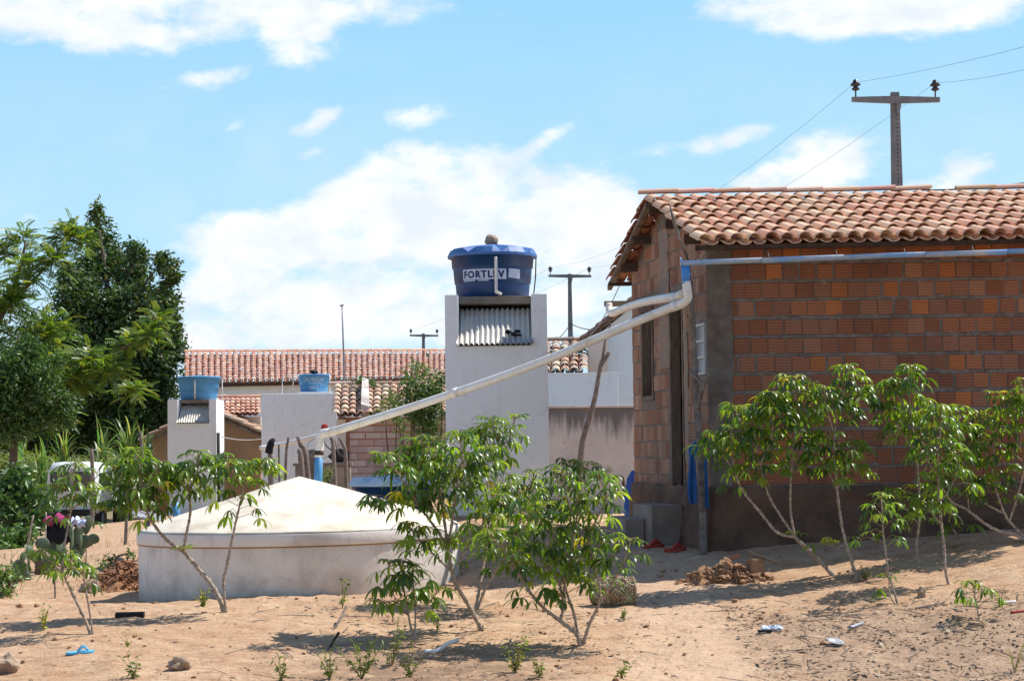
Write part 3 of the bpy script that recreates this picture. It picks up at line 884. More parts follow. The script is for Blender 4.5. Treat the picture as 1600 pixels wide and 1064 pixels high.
for k in range(6):
    mb = MB(); q = g0.lerp(g1, (k + 0.3) / 6)
    mb.tube([q + Vector((0, 0, -0.045)), q + Vector((0, -.054, 0)), q + Vector((0, 0.0, 0.05)), q + Vector((0, 0.33, 0.14))], 0.005, 5)
    part('gutter_bracket', mb, 'blackwire', gut)
mb = MB()
h0 = at(944, 475, 25.95); h1 = h0 + Vector((1.6, -0.05, 0.02))
mb.hexa([h0 + Vector(q) for q in ((0, -.05, -.035), (1.6, -.1, -.035), (1.6, .05, -.035), (0, .05, -.035), (0, -.06, .035), (1.6, -.11, .035), (1.6, .06, .035), (0, .06, .035))])
part('rain_gutter', mb, 'cement', house, 'grey rear gutter end sticking out past the gable')
# thin pole and antenna stub nailed to the near verge
mb = MB()
mb.tube([at(1046, 318, 20.9), at(1053, 345, 20.9), at(1060, 372, 20.95), at(1075, 400, 21.0)], [0.008, 0.022, 0.016, 0.012], 6)
part('verge_stick', mb, 'deadwood', house)
mb = MB()
mb.tube([at(1058, 360, 20.95), at(1066, 385, 21.0), at(1077, 410, 21.05), at(1080, 470, 21.1)], 0.011, 6)
part('cable', mb, 'blackwire', house)

# rainwater pipes
pipe = thing('rainwater_pipe', 'long sloping white PVC pipe from the brick house gutter to the cistern', 'pipe', at(500, 682, 23.0))
P0 = at(1071, 412, 20.75)
mb = MB()
mb.tube([P0, at(1072, 444, 20.75)], 0.048, 14)
part('downpipe', mb, 'bluepipe', pipe, 'short blue downpipe under the gutter')
mb = MB()
path = [at(1072, 440, 20.75), at(1074, 455, 20.75), at(1074.5, 466, 20.76), at(1066, 474.5, 20.8), at(1050, 480, 20.9), at(1003, 499, 21.1), at(940, 526, 21.35), at(855, 562, 21.7), at(760, 597, 22.05), at(650, 634, 22.45), at(560, 662, 22.8), at(514, 676, 23.0)]
mb.tube(smooth_path(path, 5), 0.049, 16)
for q in (3, 8): 
    a, b = path[q], path[q + 1]; d = (b - a).normalized()
    mb.tube([a.lerp(b, .4), a.lerp(b, .4) + d * 0.09], 0.0545, 16)
part('sloping_run', mb, 'pvc', pipe)
mb = MB()
mb.tube(smooth_path([at(516, 675.5, 23.0), at(505, 677, 23.02), at(500, 684, 23.04), at(499, 700, 23.04), at(498.5, 714, 23.04)], 4), 0.053, 16)
part('elbow', mb, 'pvc', pipe)
mb = MB()
mb.tube([at(498.5, 707, 23.04), at(497, 752, 23.04), at(496, 790, 23.04)], 0.05, 16)
part('standpipe', mb, 'tanklight', pipe, 'blue vertical pipe going down behind the cistern cone')
mb = MB()
mb.tube([at(498.6, 704, 23.04), at(498.4, 711, 23.04)], 0.056, 14)
part('joint_band', mb, 'darkwood', pipe)
pp = MB()
path = [at(1067, 459, 20.78), at(1058, 464, 20.95), at(1047, 465, 21.15), at(1007, 472, 23.2), at(980, 480, 24.6), at(962, 488, 25.5), at(955, 489, 25.75), at(952, 484, 25.85), at(952, 476, 25.9)]
pp.tube(smooth_path(path, 4), 0.05, 14)
single('gable_pipe', pp, 'pvc', 'short white pipe along the gable from the rear gutter to the elbow', 'pipe', path[3])

# concrete doorstep: two blocks
st = thing('doorstep', 'two rough grey concrete steps below the open door of the brick house', 'steps', gp(1.6, 0.4, gz(1.6, 23)))
def step_box(s0, s1, n0, n1, z1):
    m_ = MB()
    c_ = gp((s0 + s1) / 2, (n0 + n1) / 2, 0); zb_ = gz(c_.x, c_.y) - 0.12
    m_.bbox((c_.x, c_.y, (zb_ + z1) / 2), (s1 - s0, n1 - n0, z1 - zb_), rz=math.atan2(GD.y, GD.x), b=0.015)
    return m_
part('step', step_box(1.02, 2.05, 0.08, 0.46, CZ - 0.685), 'cement', st)
part('step', step_box(1.35, 2.45, 0.464, 0.70, CZ - 0.845), 'cement', st)

# forked props and cloth on the near gable corner
def limb(mb, pts, r0, r1, n=5, sides=7, knob=0.0):
    pth = smooth_path(pts, n); L = len(pth)
    mb.tube(pth, [(r0 + (r1 - r0) * i / (L - 1)) * (1 + knob * (random.random() - 0.5)) for i in range(L)], sides)
mb = MB()
q = gpt(1099, 866, 20, 22)
limb(mb, [q - Vector((0, 0, 0.1)), at(1097, 760, q.y + .1), at(1090, 650, q.y + .15), at(1085, 560, q.y + .2), at(1081, 480, q.y + .25), at(1079, 440, q.y + .3)], 0.045, 0.026, 6, 8, 0.15)
limb(mb, [at(1089, 640, q.y + .12), at(1096, 612, q.y + .05), at(1107, 585, q.y), at(1110, 575, q.y)], 0.03, 0.018, 4, 7, 0.2)
limb(mb, [at(1100, 602, q.y + .03), at(1088, 590, q.y + .1), at(1077, 581, q.y + .2)], 0.02, 0.014, 4, 7, 0.2)
single('forked_pole', mb, 'deadwood', 'grey forked wooden pole leaning against the near corner of the brick house', 'pole', q)
def cloth_strip(name, label, pts, widths, Y, matn, seed, cat='towel', fold=0.03):
    m_ = MB(); m_.smooth = True
    nU = 9
    vs = []; fs = []
    for side in (0, 1):
        for i, ((px, py), w) in enumerate(zip(pts, widths)):
            c_ = at(px, py, Y)
            for k in range(nU):
                t = k / (nU - 1) - 0.5
                vs.append(c_ + Vector((t * w, fold * math.sin(t * 11 + seed + i * 0.4) * (0.4 + i / len(pts)) + side * 0.006, 0.012 * math.sin(t * 7 + i))))
    n_ = len(pts)
    for side in (0, 1):
        b_ = side * n_ * nU
        for i in range(n_ - 1):
            for k in range(nU - 1):
                f = (b_ + i * nU + k, b_ + i * nU + k + 1, b_ + (i + 1) * nU + k + 1, b_ + (i + 1) * nU + k)
                fs.append(f if side else f[::-1])
    m_.add(vs, fs)
    return single(name, m_, matn, label, cat, at(*pts[-1], Y))
cloth_strip('hanging_towel', 'blue cloth draped over the left side of the forked pole', [(1086, 690), (1083, 700), (1082, 715), (1082, 740), (1082, 765), (1083, 787)], [.03, .10, .07, .09, .115, .09], q.y - 0.03, 'cloth_blue', 1)
cloth_strip('hanging_towel', 'narrow blue cloth strip hanging right of the forked pole', [(1102, 712), (1103, 735), (1104, 760), (1105, 793)], [.03, .04, .04, .045], q.y + 0.02, 'cloth_blue', 2, fold=0.012)

# rounded blue plastic lid and plank leaning behind the far gable corner
mb = MB(); c_ = gpt(987, 822, 23, 30)
pl = [Vector((x, 0, z)) for x, z in ((-.09, 0), (.12, 0), (.12, .62), (.06, .74), (-.01, .72), (-.07, .62), (-.11, .4), (-.12, .15))]
cc = at(989, 806, 25.9); cc.z = gz(cc.x, cc.y)
mb.prism([cc + Vector((p_.x, 0, p_.z * 0.98)) for p_ in pl], (0, 0.025, 0))
single('plastic_lid', mb, 'plastic_blue', 'rounded blue plastic lid standing against the far gable corner', 'plastic lid', cc)
mb = MB(); c2 = at(992, 800, 25.62); c2.z = gz(c2.x, c2.y)
mb.bbox(c2 + Vector((0.02, 0, 0.26)), (0.075, 0.022, 0.56), b=0.004)
single('plank', mb, 'ochre', 'pale upright plank in front of the blue plastic lid', 'plank', c2)

# ------------------------------------------------------------------ cistern
cx, cy, cr = -2.37, 21.3, 1.755
RZ = CZ - 0.845
def tilt_z(x): return 0.010 * (x - cx)
cist = thing('water_cistern', 'big round whitewashed cement cistern with a low conical lid', 'cistern', (cx, cy, gz(cx, cy)))
SEG = 72
mb = MB(); mb.smooth = True
prof = [(cr - 0.01, -1.15), (cr - 0.005, -0.6), (cr, -0.125)]
mb.lathe((cx, cy, RZ), prof, SEG, closed_top=False)
m, h, p, out = new_mat('limewashed_cistern')
o = obc(h); sz = h.new('ShaderNodeSeparateXYZ'); h.link(o, sz.inputs[0])
c = h.mix(h.maprange(h.noise(o, 1.5, 6, .62), .42, .66, 0, .65), (.79, .73, .65), (.56, .50, .43))
c = h.mix(h.maprange(h.noise(h.mapping(o, scale=(1, 1, .1)), 7, 5, .65), .55, .72, 0, .45), c, (.45, .40, .35))
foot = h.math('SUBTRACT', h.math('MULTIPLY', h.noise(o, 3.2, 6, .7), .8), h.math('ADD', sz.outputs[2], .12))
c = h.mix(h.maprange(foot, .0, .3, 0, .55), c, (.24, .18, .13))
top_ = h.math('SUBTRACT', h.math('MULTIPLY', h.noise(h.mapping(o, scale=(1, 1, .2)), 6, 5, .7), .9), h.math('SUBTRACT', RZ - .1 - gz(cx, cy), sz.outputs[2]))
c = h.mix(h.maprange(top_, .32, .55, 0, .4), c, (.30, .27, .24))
crk = h.new('ShaderNodeTexVoronoi', feature='DISTANCE_TO_EDGE'); crk.inputs['Scale'].default_value = 1.3
wv = h.new('ShaderNodeVectorMath', operation='ADD'); h.link(o, wv.inputs[0])
nv_ = h.new('ShaderNodeTexNoise'); nv_.inputs['Scale'].default_value = 3; h.link(o, nv_.inputs['Vector']); h.link(nv_.outputs['Color'], wv.inputs[1]); h.link(wv.outputs[0], crk.inputs['Vector'])
c = h.mix(h.math('MULTIPLY', h.maprange(crk.outputs['Distance'], 0, .010, .55, 0), h.maprange(h.noise(o, .9, 3, .5), .5, .6)), c, (.25, .21, .18))
h.link(c, p.inputs['Base Color']); p.inputs['Roughness'].default_value = .9
bump(h, p, h.noise(o, 16, 6, .65), .45, .012)
MAT['limewash'] = m
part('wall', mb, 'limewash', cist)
mb = MB(); mb.smooth = True
prof = [(cr - 0.03, -0.122), (cr + 0.012, -0.122), (cr + 0.016, -0.105), (cr + 0.016, -0.012), (cr + 0.008, 0.004)]
mb.lathe((cx, cy, RZ), prof, SEG, closed_top=False, closed_bot=False)
part('rim', mb, 'cisternwall', cist)
mb = MB(); mb.smooth = True
prof = [(cr + 0.007, 0.005), (cr * 0.97, 0.03)] + [(cr * (1 - t), 0.03 + 0.535 * (t ** 0.97)) for t in (0.1, 0.25, 0.4, 0.55, 0.7, 0.85, 0.95, 0.995)]
mb.lathe((cx, cy, RZ), prof, SEG)
for i, v in enumerate(mb.v):   # trowelled, slightly uneven cone
    q = Vector(v)
    mb.v[i] = (q.x, q.y, q.z + 0.012 * noise.noise(q * 2.2))
part('lid', mb, 'cream', cist)
mb = MB(); mb.smooth = True
tor = [Vector((cx + (cr + 0.004) * math.cos(2 * math.pi * k / SEG), cy + (cr + 0.004) * math.sin(2 * math.pi * k / SEG), RZ - 0.131)) for k in range(SEG + 1)]
mb.tube(tor, 0.0055, 6, cap=False)
part('cord', mb, 'ochre', cist, 'brownish mortar seam under the rim')
for o_ in cist.children:
    for v in o_.data.vertices: v.co.z += 0.010 * v.co.x
# grey dish and blue pipe end behind the cistern's left edge
mb = MB(); mb.smooth = True
tl = Matrix.Rotation(R(62), 3, 'X') @ Matrix.Rotation(R(-18), 3, 'Y')
mb.lathe(at(231, 806, 24.5), [(0.02, -0.05), (0.12, -0.035), (0.21, 0.0), (0.205, 0.012), (0.12, -0.02), (0.02, -0.036)], 28, tilt=Matrix.Rotation(R(14), 3, 'Y') @ Matrix.Rotation(R(8), 3, 'X'))
b_ = at(231, 806, 24.5)
mb.tube([b_ + Vector((0, 0, -.04)), Vector((b_.x, b_.y, gz(b_.x, b_.y) - .05))], 0.03, 8)
single('metal_basin', mb, 'metal', 'shallow grey metal dish on a short post behind the cistern', 'basin', (b_.x, b_.y, gz(b_.x, b_.y)))
mb = MB(); b_ = at(275, 800, 25.0)
mb.tube([at(274, 785, 25.0), at(276, 806, 25.0), Vector((b_.x, b_.y, gz(b_.x, b_.y) - .05))], 0.05, 12)
single('pipe_stub', mb, 'tanklight', 'short light blue pipe stub rising behind the cistern lid', 'pipe', (b_.x, b_.y, gz(b_.x, b_.y)))

# ------------------------------------------------------------------ water tanks and their towers
def text_mesh(body, size, spacing=1.0, shear=0.0, bold=0.0):
    cu = bpy.data.curves.new('t', 'FONT'); cu.body = body; cu.size = size; cu.space_character = spacing; cu.shear = shear; cu.offset = bold
    cu.align_x = 'CENTER'; cu.align_y = 'CENTER'; cu.resolution_u = 3
    o_ = bpy.data.objects.new('t', cu); COL.objects.link(o_)
    dg = bpy.context.evaluated_depsgraph_get(); dg.update()
    me_ = bpy.data.meshes.new_from_object(o_.evaluated_get(dg))
    bm = bmesh.new(); bm.from_mesh(me_)
    bmesh.ops.triangulate(bm, faces=list(bm.faces))
    bmesh.ops.subdivide_edges(bm, edges=[e for e in bm.edges if e.calc_length() > 0.03], cuts=1)
    bm.verts.index_update()
    vs = [v.co.copy() for v in bm.verts]; fs = [[v.index for v in f.verts] for f in bm.faces]
    bm.free(); bpy.data.objects.remove(o_); bpy.data.curves.remove(cu); bpy.data.meshes.remove(me_)
    return vs, fs
def tank_r(z, H, rb, rt):      # ribbed tapering body
    t = z / H
    r = rb + (rt - rb) * t
    if t > 0.36: r += 0.012
    if t > 0.72: r += 0.014
    return r
def tank_body(mb, c, H, rb, rt, sides=40):
    prof = []
    for t in (0, 0.02, 0.34, 0.36, 0.365, 0.70, 0.72, 0.725, 0.98):
        prof.append((tank_r(t * H, H, rb, rt) - (0.01 if t == 0 else 0), t * H))
    prof += [(rt + 0.045, H * 0.975), (rt + 0.055, H * 0.985), (rt + 0.052, H)]
    mb.smooth = True; mb.lathe(c, prof, sides); mb.smooth = False
def tank_lid(mb, c, H, rt, hh_, n=8, phase=0.0, rel=1.0):
    """faceted lid: n raised panels meeting at a flat centre"""
    c = Vector(c); vs = [c + Vector((0, 0, H + hh_))]; fs = []
    ro = rt + 0.075
    K = n * 4
    ring = []
    for k in range(K):
        a = 2 * math.pi * k / K + phase
        panel = (k % 4) != 0
        ring.append((a, panel))
    lo = [c + Vector((ro * math.cos(a), ro * math.sin(a), H - 0.015)) for a, _ in ring]
    l1 = [c + Vector((ro * 1.0 * math.cos(a), ro * 1.0 * math.sin(a), H + 0.022)) for a, _ in ring]
    l2 = [c + Vector((ro * 0.93 * math.cos(a), ro * 0.93 * math.sin(a), H + (0.028 + 0.072 * rel if pn_ else 0.028))) for a, pn_ in ring]
    l3 = [c + Vector((ro * 0.60 * math.cos(a), ro * 0.60 * math.sin(a), H + hh_ * (0.58 + .22 * rel if pn_ else 0.58))) for a, pn_ in ring]
    l4 = [c + Vector((ro * 0.16 * math.cos(a), ro * 0.16 * math.sin(a), H + hh_)) for a, _ in ring]
    vs = lo + l1 + l2 + l3 + l4
    for r_ in range(4):
        for k in range(K):
            fs.append((r_ * K + k, r_ * K + (k + 1) % K, (r_ + 1) * K + (k + 1) % K, (r_ + 1) * K + k))
    fs.append(tuple(range(4 * K, 5 * K)))
    fs.append(tuple(range(K - 1, -1, -1)))
    mb.add(vs, fs)
def wrap_on_tank(vs, c, H, rb, rt, ang, zc, eps):
    out_ = []
    for v in vs:
        z = zc + v.y
        r = tank_r(z, H, rb, rt) + eps
        a = ang + v.x / r
        out_.append(Vector(c) + Vector((r * math.cos(a), r * math.sin(a), z)))
    return out_
def rect_grid(w, h_, nx_, ny_, skew=0.0):
    vs = []; fs = []
    for j in range(ny_ + 1):
        for i in range(nx_ + 1):
            vs.append(Vector(((i / nx_ - .5) * w, (j / ny_ - .5) * h_ + skew * (i / nx_ - .5), 0)))
    for j in range(ny_):
        for i in range(nx_):
            a = j * (nx_ + 1) + i
            fs.append((a, a + 1, a + nx_ + 2, a + nx_ + 1))
    return vs, fs

def tower(root, fx0, fx1, fy, depth, ztop, zbase, wl, wr, slab=0.10, setback=0.36, open_h=0.62, sheet_front=0.07, waves=15, open_back=True):
    """cement tower: two side walls, front wall below an opening, slab for a tank, corrugated sheet sloping out"""
    m_ = MB()
    m_.bbox(((fx0 + fx0 + wl) / 2, fy + depth / 2, (ztop + zbase) / 2), (wl, depth, ztop - zbase), b=0.006)
    part('side_wall', m_, 'white', root)
    m_ = MB()
    m_.bbox(((fx1 + fx1 - wr) / 2, fy + depth / 2, (ztop + zbase) / 2), (wr, depth, ztop - zbase), b=0.006)
    part('side_wall', m_, 'white', root)
    a, b = fx0 + wl + 0.001, fx1 - wr - 0.001
    zo = ztop - slab - open_h
    m_ = MB()
    m_.box(((fx0 + fx1) / 2, fy + 0.048, (zo + zbase) / 2), (fx1 - fx0 + .006, 0.106, zo - zbase))
    m_.box(((a + b) / 2, fy + depth - 0.06, (ztop - slab + zbase) / 2), (b - a - 0.002, 0.12, ztop - slab - zbase))
    part('front_wall', m_, 'white', root)
    m_ = MB()
    m_.bbox(((a + b) / 2, fy + setback + (depth - setback) / 2, ztop - slab / 2 + 0.004), (b - a, depth - setback, slab), b=0.01)
    part('slab', m_, 'cement', root, 'mossy grey slab under the tank')
    # corrugated sheet
    m_ = MB(); m_.smooth = True
    n_ = waves * 6; x0, x1 = a - 0.03, b + 0.03
    vs = []; fs = []
    p_top = Vector((0, fy + setback + 0.22, ztop - slab - 0.06)); p_bot = Vector((0, fy - sheet_front, zo + 0.02))
    ax = (p_bot - p_top).normalized(); nn = Vector((0, -ax.z, ax.y)); nn = nn if nn.z > 0 else -nn
    rows = 5
    for side in (0, 1):
        for j in range(rows):
            q = p_top.lerp(p_bot, j / (rows - 1))
            for i in range(n_ + 1):
                x = x0 + (x1 - x0) * i / n_
                if j < rows - 1: x = min(max(x, a + 0.004), b - 0.004)
                d = 0.022 * math.cos(2 * math.pi * waves * i / n_) + (0.006 if side else 0)
                vs.append(Vector((x, q.y, q.z)) + nn * d)
    for side in (0, 1):
        b0_ = side * rows * (n_ + 1)
        for j in range(rows - 1):
            for i in range(n_):
                f = (b0_ + j * (n_ + 1) + i, b0_ + j * (n_ + 1) + i + 1, b0_ + (j + 1) * (n_ + 1) + i + 1, b0_ + (j + 1) * (n_ + 1) + i)
                fs.append(f if side else f[::-1])
    for i in range(n_):
        o1 = (rows - 1) * (n_ + 1) + i; o2 = rows * (n_ + 1) + o1
        fs.append((o1, o1 + 1, o2 + 1, o2))
    m_.add(vs, fs)
    part('corrugated_sheet', m_, 'fibro', root)

TY = 26.2
pL = at(696, 580, TY); pR = at(856, 580, TY); zt = at(775, 460, TY).z
tw = thing('tank_tower', 'tall white cement tower with a corrugated sheet in its opening under the navy tank', 'tower', ((pL.x + pR.x) / 2, TY + 0.75, gz((pL.x + pR.x) / 2, TY)))
tower(tw, pL.x, pR.x, TY, 1.62, zt, gz(pL.x, TY) - 0.3, 0.18, 0.215, slab=0.105, setback=0.36, open_h=0.60, sheet_front=0.07)
mb = MB()
hb = at(799, 521, TY - 0.0)
for k in range(7):
    mb.blob(hb + Vector((random.uniform(-.1, .1), random.uniform(-.02, .05), random.uniform(-.035, .035))), (random.uniform(.02, .05), .02, random.uniform(.012, .03)), k, 0.5, 1)
rag = single('crumpled_rag', mb, 'cloth_black', 'small dark rag lying on the lit corrugated sheet of the tall tower', 'rag', hb)
tcx, tcy = at(770, 460, TY + 0.99).x, TY + 0.99
TH, TRB, TRT = 0.60, 0.510, 0.562
tc0 = Vector((tcx, tcy, zt + 0.008))
tank = thing('water_tank', 'navy blue round water tank with white lettered label and stone on its lid', 'water tank', tc0)
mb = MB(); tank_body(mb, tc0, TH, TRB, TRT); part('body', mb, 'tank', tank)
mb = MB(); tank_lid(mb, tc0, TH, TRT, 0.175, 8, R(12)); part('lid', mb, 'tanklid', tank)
ang = -math.pi / 2
va, fa = rect_grid(0.66, 0.145, 16, 4)
mb = MB(); mb.add(wrap_on_tank(va, tc0, TH, TRB, TRT, ang - 0.235, 0.315, 0.003), fa)
lab = part('label', mb, 'label', tank)
vt, ft = text_mesh('FORTLEV', 0.140, 1.16, 0.0, 0.006)
xs_ = [v.x for v in vt]; sc = 0.615 / (max(xs_) - min(xs_)); mx = (max(xs_) + min(xs_)) / 2
my = (max(v.y for v in vt) + min(v.y for v in vt)) / 2
mb = MB(); mb.add(wrap_on_tank([Vector(((v.x - mx) * sc, (v.y - my) * 0.94, 0)) for v in vt], tc0, TH, TRB, TRT, ang - 0.235, 0.315, 0.0055), ft)
part('lettering', mb, 'letter', lab)
mb = MB()
for (w_, x_) in ((0.20, -0.22), (0.16, 0.0)):
    va, fa = rect_grid(w_, 0.016, 8, 1); mb.add(wrap_on_tank([v + Vector((x_, 0, 0)) for v in va], tc0, TH, TRB, TRT, ang - 0.235, 0.228, 0.003), fa)
part('small_print', mb, 'label', tank)
va, fa = rect_grid(0.19, 0.13, 8, 4, -0.012)
mb = MB(); mb.add(wrap_on_tank(va, tc0, TH, TRB, TRT, ang + 0.60, 0.325, 0.003), fa)
part('paper_label', mb, 'label', tank)
mb = MB()
rr_ = tank_r(0.5, TH, TRB, TRT)
aa = ang + 0.085
def tp(r_, z_, a_=aa): return tc0 + Vector((r_ * math.cos(a_), r_ * math.sin(a_), z_))
mb.tube(smooth_path([tp(rr_ - .02, .52), tp(rr_ + .05, .53), tp(rr_ + .065, .50), tp(rr_ + .06, .3), tp(rr_ + .055, .10), tp(rr_ + .06, .05), tp(rr_ + .08, .04, aa + .04), tp(rr_ + .11, .016, aa + .09)], 4), 0.021, 12)
part('overflow_pipe', mb, 'pvc', tank)
mb = MB()
mb.tube([tp(TRT + .06, TH - .03, -0.10), tp(TRT + .05, 0.3, -0.10), tp(TRT + .015, 0.0, -0.12)], 0.009, 8)
part('side_pipe', mb, 'darkwood', tank)
mb = MB(); ztop_ = tc0.z + TH + 0.175
mb.blob((tcx - .01, tcy, ztop_ + 0.066), (0.088, 0.08, 0.082), 14, 0.16, 3)
single('stone', mb, 'rock', 'rounded pale stone weighing down the navy tank lid', 'stone', (tcx, tcy, ztop_))

# second tower at the left with light blue tank
TY2 = 53.0
pL = at(262, 690, TY2); pR = at(338, 690, TY2); zt = at(300, 624, TY2).z
tw2 = thing('tank_tower', 'short white tower at the left with corrugated sheet under the plain light blue tank', 'tower', ((pL.x + pR.x) / 2, TY2 + .75, gz(pL.x, TY2)))
tower(tw2, pL.x, pR.x, TY2, 1.45, zt, gz(pL.x, TY2) - 0.4, 0.28, 0.20, slab=0.10, setback=0.32, open_h=0.56, waves=14)
mb = MB(); q0 = at(337, 680, TY2 - 0.03)
mb.tube([at(341, 676, TY2 - .04), at(341.5, 740, TY2 - .04), Vector((at(341.5, 740, TY2 - .04).x, TY2 - .04, gz(q0.x, TY2) - .1))], 0.045, 10)
part('drain_pipe', mb, 'rubber', tw2)
c2_ = at(311, 622, TY2 + .92); c2_ = Vector((c2_.x, TY2 + 0.92, zt + 0.006))
t2 = thing('water_tank', 'plain light blue round tank on the short left tower', 'water tank', c2_)
mb = MB(); tank_body(mb, c2_, 0.62, 0.50, 0.575, 32); part('body', mb, 'tanklight', t2)
mb = MB(); tank_lid(mb, c2_, 0.62, 0.545, 0.07, 8, .2, .1); part('lid', mb, 'tanklight', t2)
mb = MB(); mb.tube([c2_ + Vector((-.02, -.60, .56)), c2_ + Vector((-.02, -.56, .02))], 0.024, 8); part('overflow_pipe', mb, 'pvc', t2)
mb = MB(); mb.tube([c2_ + Vector((.60, -.1, .56)), c2_ + Vector((.66, -.1, .56)), c2_ + Vector((.68, -.1, .0))], 0.016, 8); part('side_pipe', mb, 'pvc', t2)

# white outbuilding with lettered tank, seen from behind
TY3 = 54.0
pL = at(404, 690, TY3); pR = at(521, 690, TY3); zt = at(460, 615, TY3).z
ob = thing('white_outbuilding', 'windowless white outbuilding carrying the lettered light blue tank', 'outbuilding', ((pL.x + pR.x) / 2, TY3 + .7, gz(pL.x, TY3)))
mb = MB(); rot_ = R(-9)
mb.bbox(((pL.x + pR.x) / 2, TY3 + .75, (zt + gz(pL.x, TY3) - .4) / 2), ((pR.x - pL.x), 1.5, zt - gz(pL.x, TY3) + .4), rz=R(7), b=0.015)
part('wall', mb, 'white', ob)
mb = MB()
mb.bbox(((pL.x + pR.x) / 2 + 0.5, TY3 + .78, zt + 0.025), (1.05, 1.35, 0.05), rz=R(7), b=0.01)
part('slab', mb, 'white', ob)
mb = MB()
for (px_, p0_, p1_) in ((441, 617, 588), (458, 610, 588)): mb.tube([at(px_, p0_ + 3, TY3 + .3), at(px_, p1_, TY3 + .3)], 0.014, 6)
mb.tube([at(440, 588, TY3 + .3), at(468, 587, TY3 + .3)], 0.016, 6)
mb.tube([at(515, 585, TY3 + .3), at(515.5, 612, TY3 + .3)], 0.016, 6)
part('pipework', mb, 'pvc', ob)
c3_ = at(490.5, 612, TY3 + .75); c3_ = Vector((c3_.x, TY3 + .75, zt + 0.05))
t3 = thing('water_tank', 'small light blue tank with faded white lettering and a dark stone on its lid', 'water tank', c3_)
mb = MB(); tank_body(mb, c3_, 0.48, 0.385, 0.44, 32); part('body', mb, 'tanklight', t3)
mb = MB(); tank_lid(mb, c3_, 0.48, 0.42, 0.04, 8, .1, .1); part('lid', mb, 'tanklight', t3)
mb = MB()
for body, sz, wd, zc_, ac in (('DK.FRIGAS', 0.15, 0.60, 0.36, -0.02), ('500 L', 0.11, 0.27, 0.13, 0.0)):
    vt, ft = text_mesh(body, sz, 1.0, 0, 0.004)
    xs_ = [v.x for v in vt]; sc = wd / (max(xs_) - min(xs_)); mx = (max(xs_) + min(xs_)) / 2; my = (max(v.y for v in vt) + min(v.y for v in vt)) / 2
    mb.add(wrap_on_tank([Vector(((v.x - mx) * sc, v.y - my, 0)) for v in vt], c3_, 0.48, 0.385, 0.44, -math.pi / 2 + .1 + ac, zc_, 0.004), ft)
va, fa = rect_grid(0.42, 0.02, 12, 1)
mb.add(wrap_on_tank([v + Vector((.06, 0, 0)) for v in va], c3_, 0.48, 0.385, 0.44, -math.pi / 2 + .1, 0.262, 0.004), fa)
part('lettering', mb, 'whiteprint', t3)
mb = MB(); mb.blob(c3_ + Vector((0.02, -.1, .585)), (0.11, 0.10, 0.068), 9, 0.2, 2)
single('stone', mb, 'rubber', 'dark block lying on the lettered light blue tank', 'stone', c3_ + Vector((0, 0, .52)))

# tank standing on the ground behind the cistern
c4_ = at(612, 760, 26.2); c4_.z = gz(c4_.x, c4_.y)
t4 = thing('water_tank', 'dark blue tank with pale lid standing on the ground behind the cistern', 'water tank', c4_)
H4 = at(612, 757, 26.2).z - c4_.z
mb = MB(); tank_body(mb, c4_, H4, 0.42, 0.50, 36); part('body', mb, 'tank', t4)
mb = MB(); tank_lid(mb, c4_, H4, 0.50, 0.13, 8, .2); part('lid', mb, 'palelid', t4)

# ------------------------------------------------------------------ houses behind
OLDPAL = [(0.60, 0.42, 0.29), (0.56, 0.33, 0.22), (0.64, 0.50, 0.36), (0.50, 0.30, 0.20), (0.60, 0.36, 0.25), (0.48, 0.36, 0.26)]
REDPAL = [(0.64, 0.33, 0.215), (0.68, 0.37, 0.245), (0.60, 0.29, 0.19), (0.69, 0.41, 0.28)]
# long house: recedes to the right
a0, a1 = at(287, 598, 60), at(770, 588.5, 65)
r0, r1 = at(287, 552.5, 63.6), at(770, 550.5, 68.6)
lh = thing('long_house', 'long white house in the distance with a wide red tile roof above the tank tops', 'house', (a0.x + 8, 70, gz(a0.x + 8, 70)))
mb = MB(); tiled_roof(mb, r0, r1, a0, a1, 54, 11, 0.088, REDPAL, 0.01, 5)
part('roof', mb, 'tile', lh)
mb = MB(); ridge_caps(mb, r0 + Vector((0, 0, .05)), r1 + Vector((0, 0, .05)), 46, 0.10, REDPAL)
part('ridge_tile', mb, 'tile', lh)
mb = MB()
d_ = (a1 - a0); d_.z = 0; d_.normalize(); bk = Vector((-d_.y, d_.x, 0))
w0 = a0 + bk * 0.45 + d_ * 0.3; w1 = a1 + bk * 0.45
zb0 = gz(w0.x, w0.y) - 1
mb.prism([(w0.x, w0.y, zb0), (w1.x, w1.y, zb0), (w1.x, w1.y, a1.z + 0.02), (w0.x, w0.y, a0.z + 0.02)], (0.3, 3.0, 0))
part('wall', mb, 'white', lh)
mb = MB()
mb.prism([a0 + bk * .1 + Vector((0, 0, -.14)), a1 + bk * .1 + Vector((0, 0, -.14)), a1 + bk * .1 + Vector((0, 0, -.05)), a0 + bk * .1 + Vector((0, 0, -.05))], bk * .3)
part('fascia', mb, 'darkwood', lh)

# red roofed shed right of the short tower
sh = thing('tiled_shed', 'grey shed with a short red tile roof between the short tower and the outbuilding', 'shed', (at(385, 700, 57.5).x, 58, gz(at(385, 700, 57.5).x, 58)))
a0, a1 = at(335, 649, 57), at(407, 648, 57); r0, r1 = at(335, 624, 59.2), at(407, 624, 59.2)
mb = MB(); tiled_roof(mb, r0, r1, a0, a1, 9, 5, 0.085, REDPAL, 0.01, 5); ridge_caps(mb, r0 + Vector((0, 0, .06)), r1 + Vector((0, 0, .06)), 4, .1, REDPAL)
part('roof', mb, 'tile', sh)
mb = MB(); mb.box(((a0.x + a1.x) / 2, 58.9, (a0.z + gz(a0.x, 58) - .5) / 2), (a1.x - a0.x - .1, 3.0, a0.z - gz(a0.x, 58) + .4))
part('wall', mb, 'oldwall', sh)

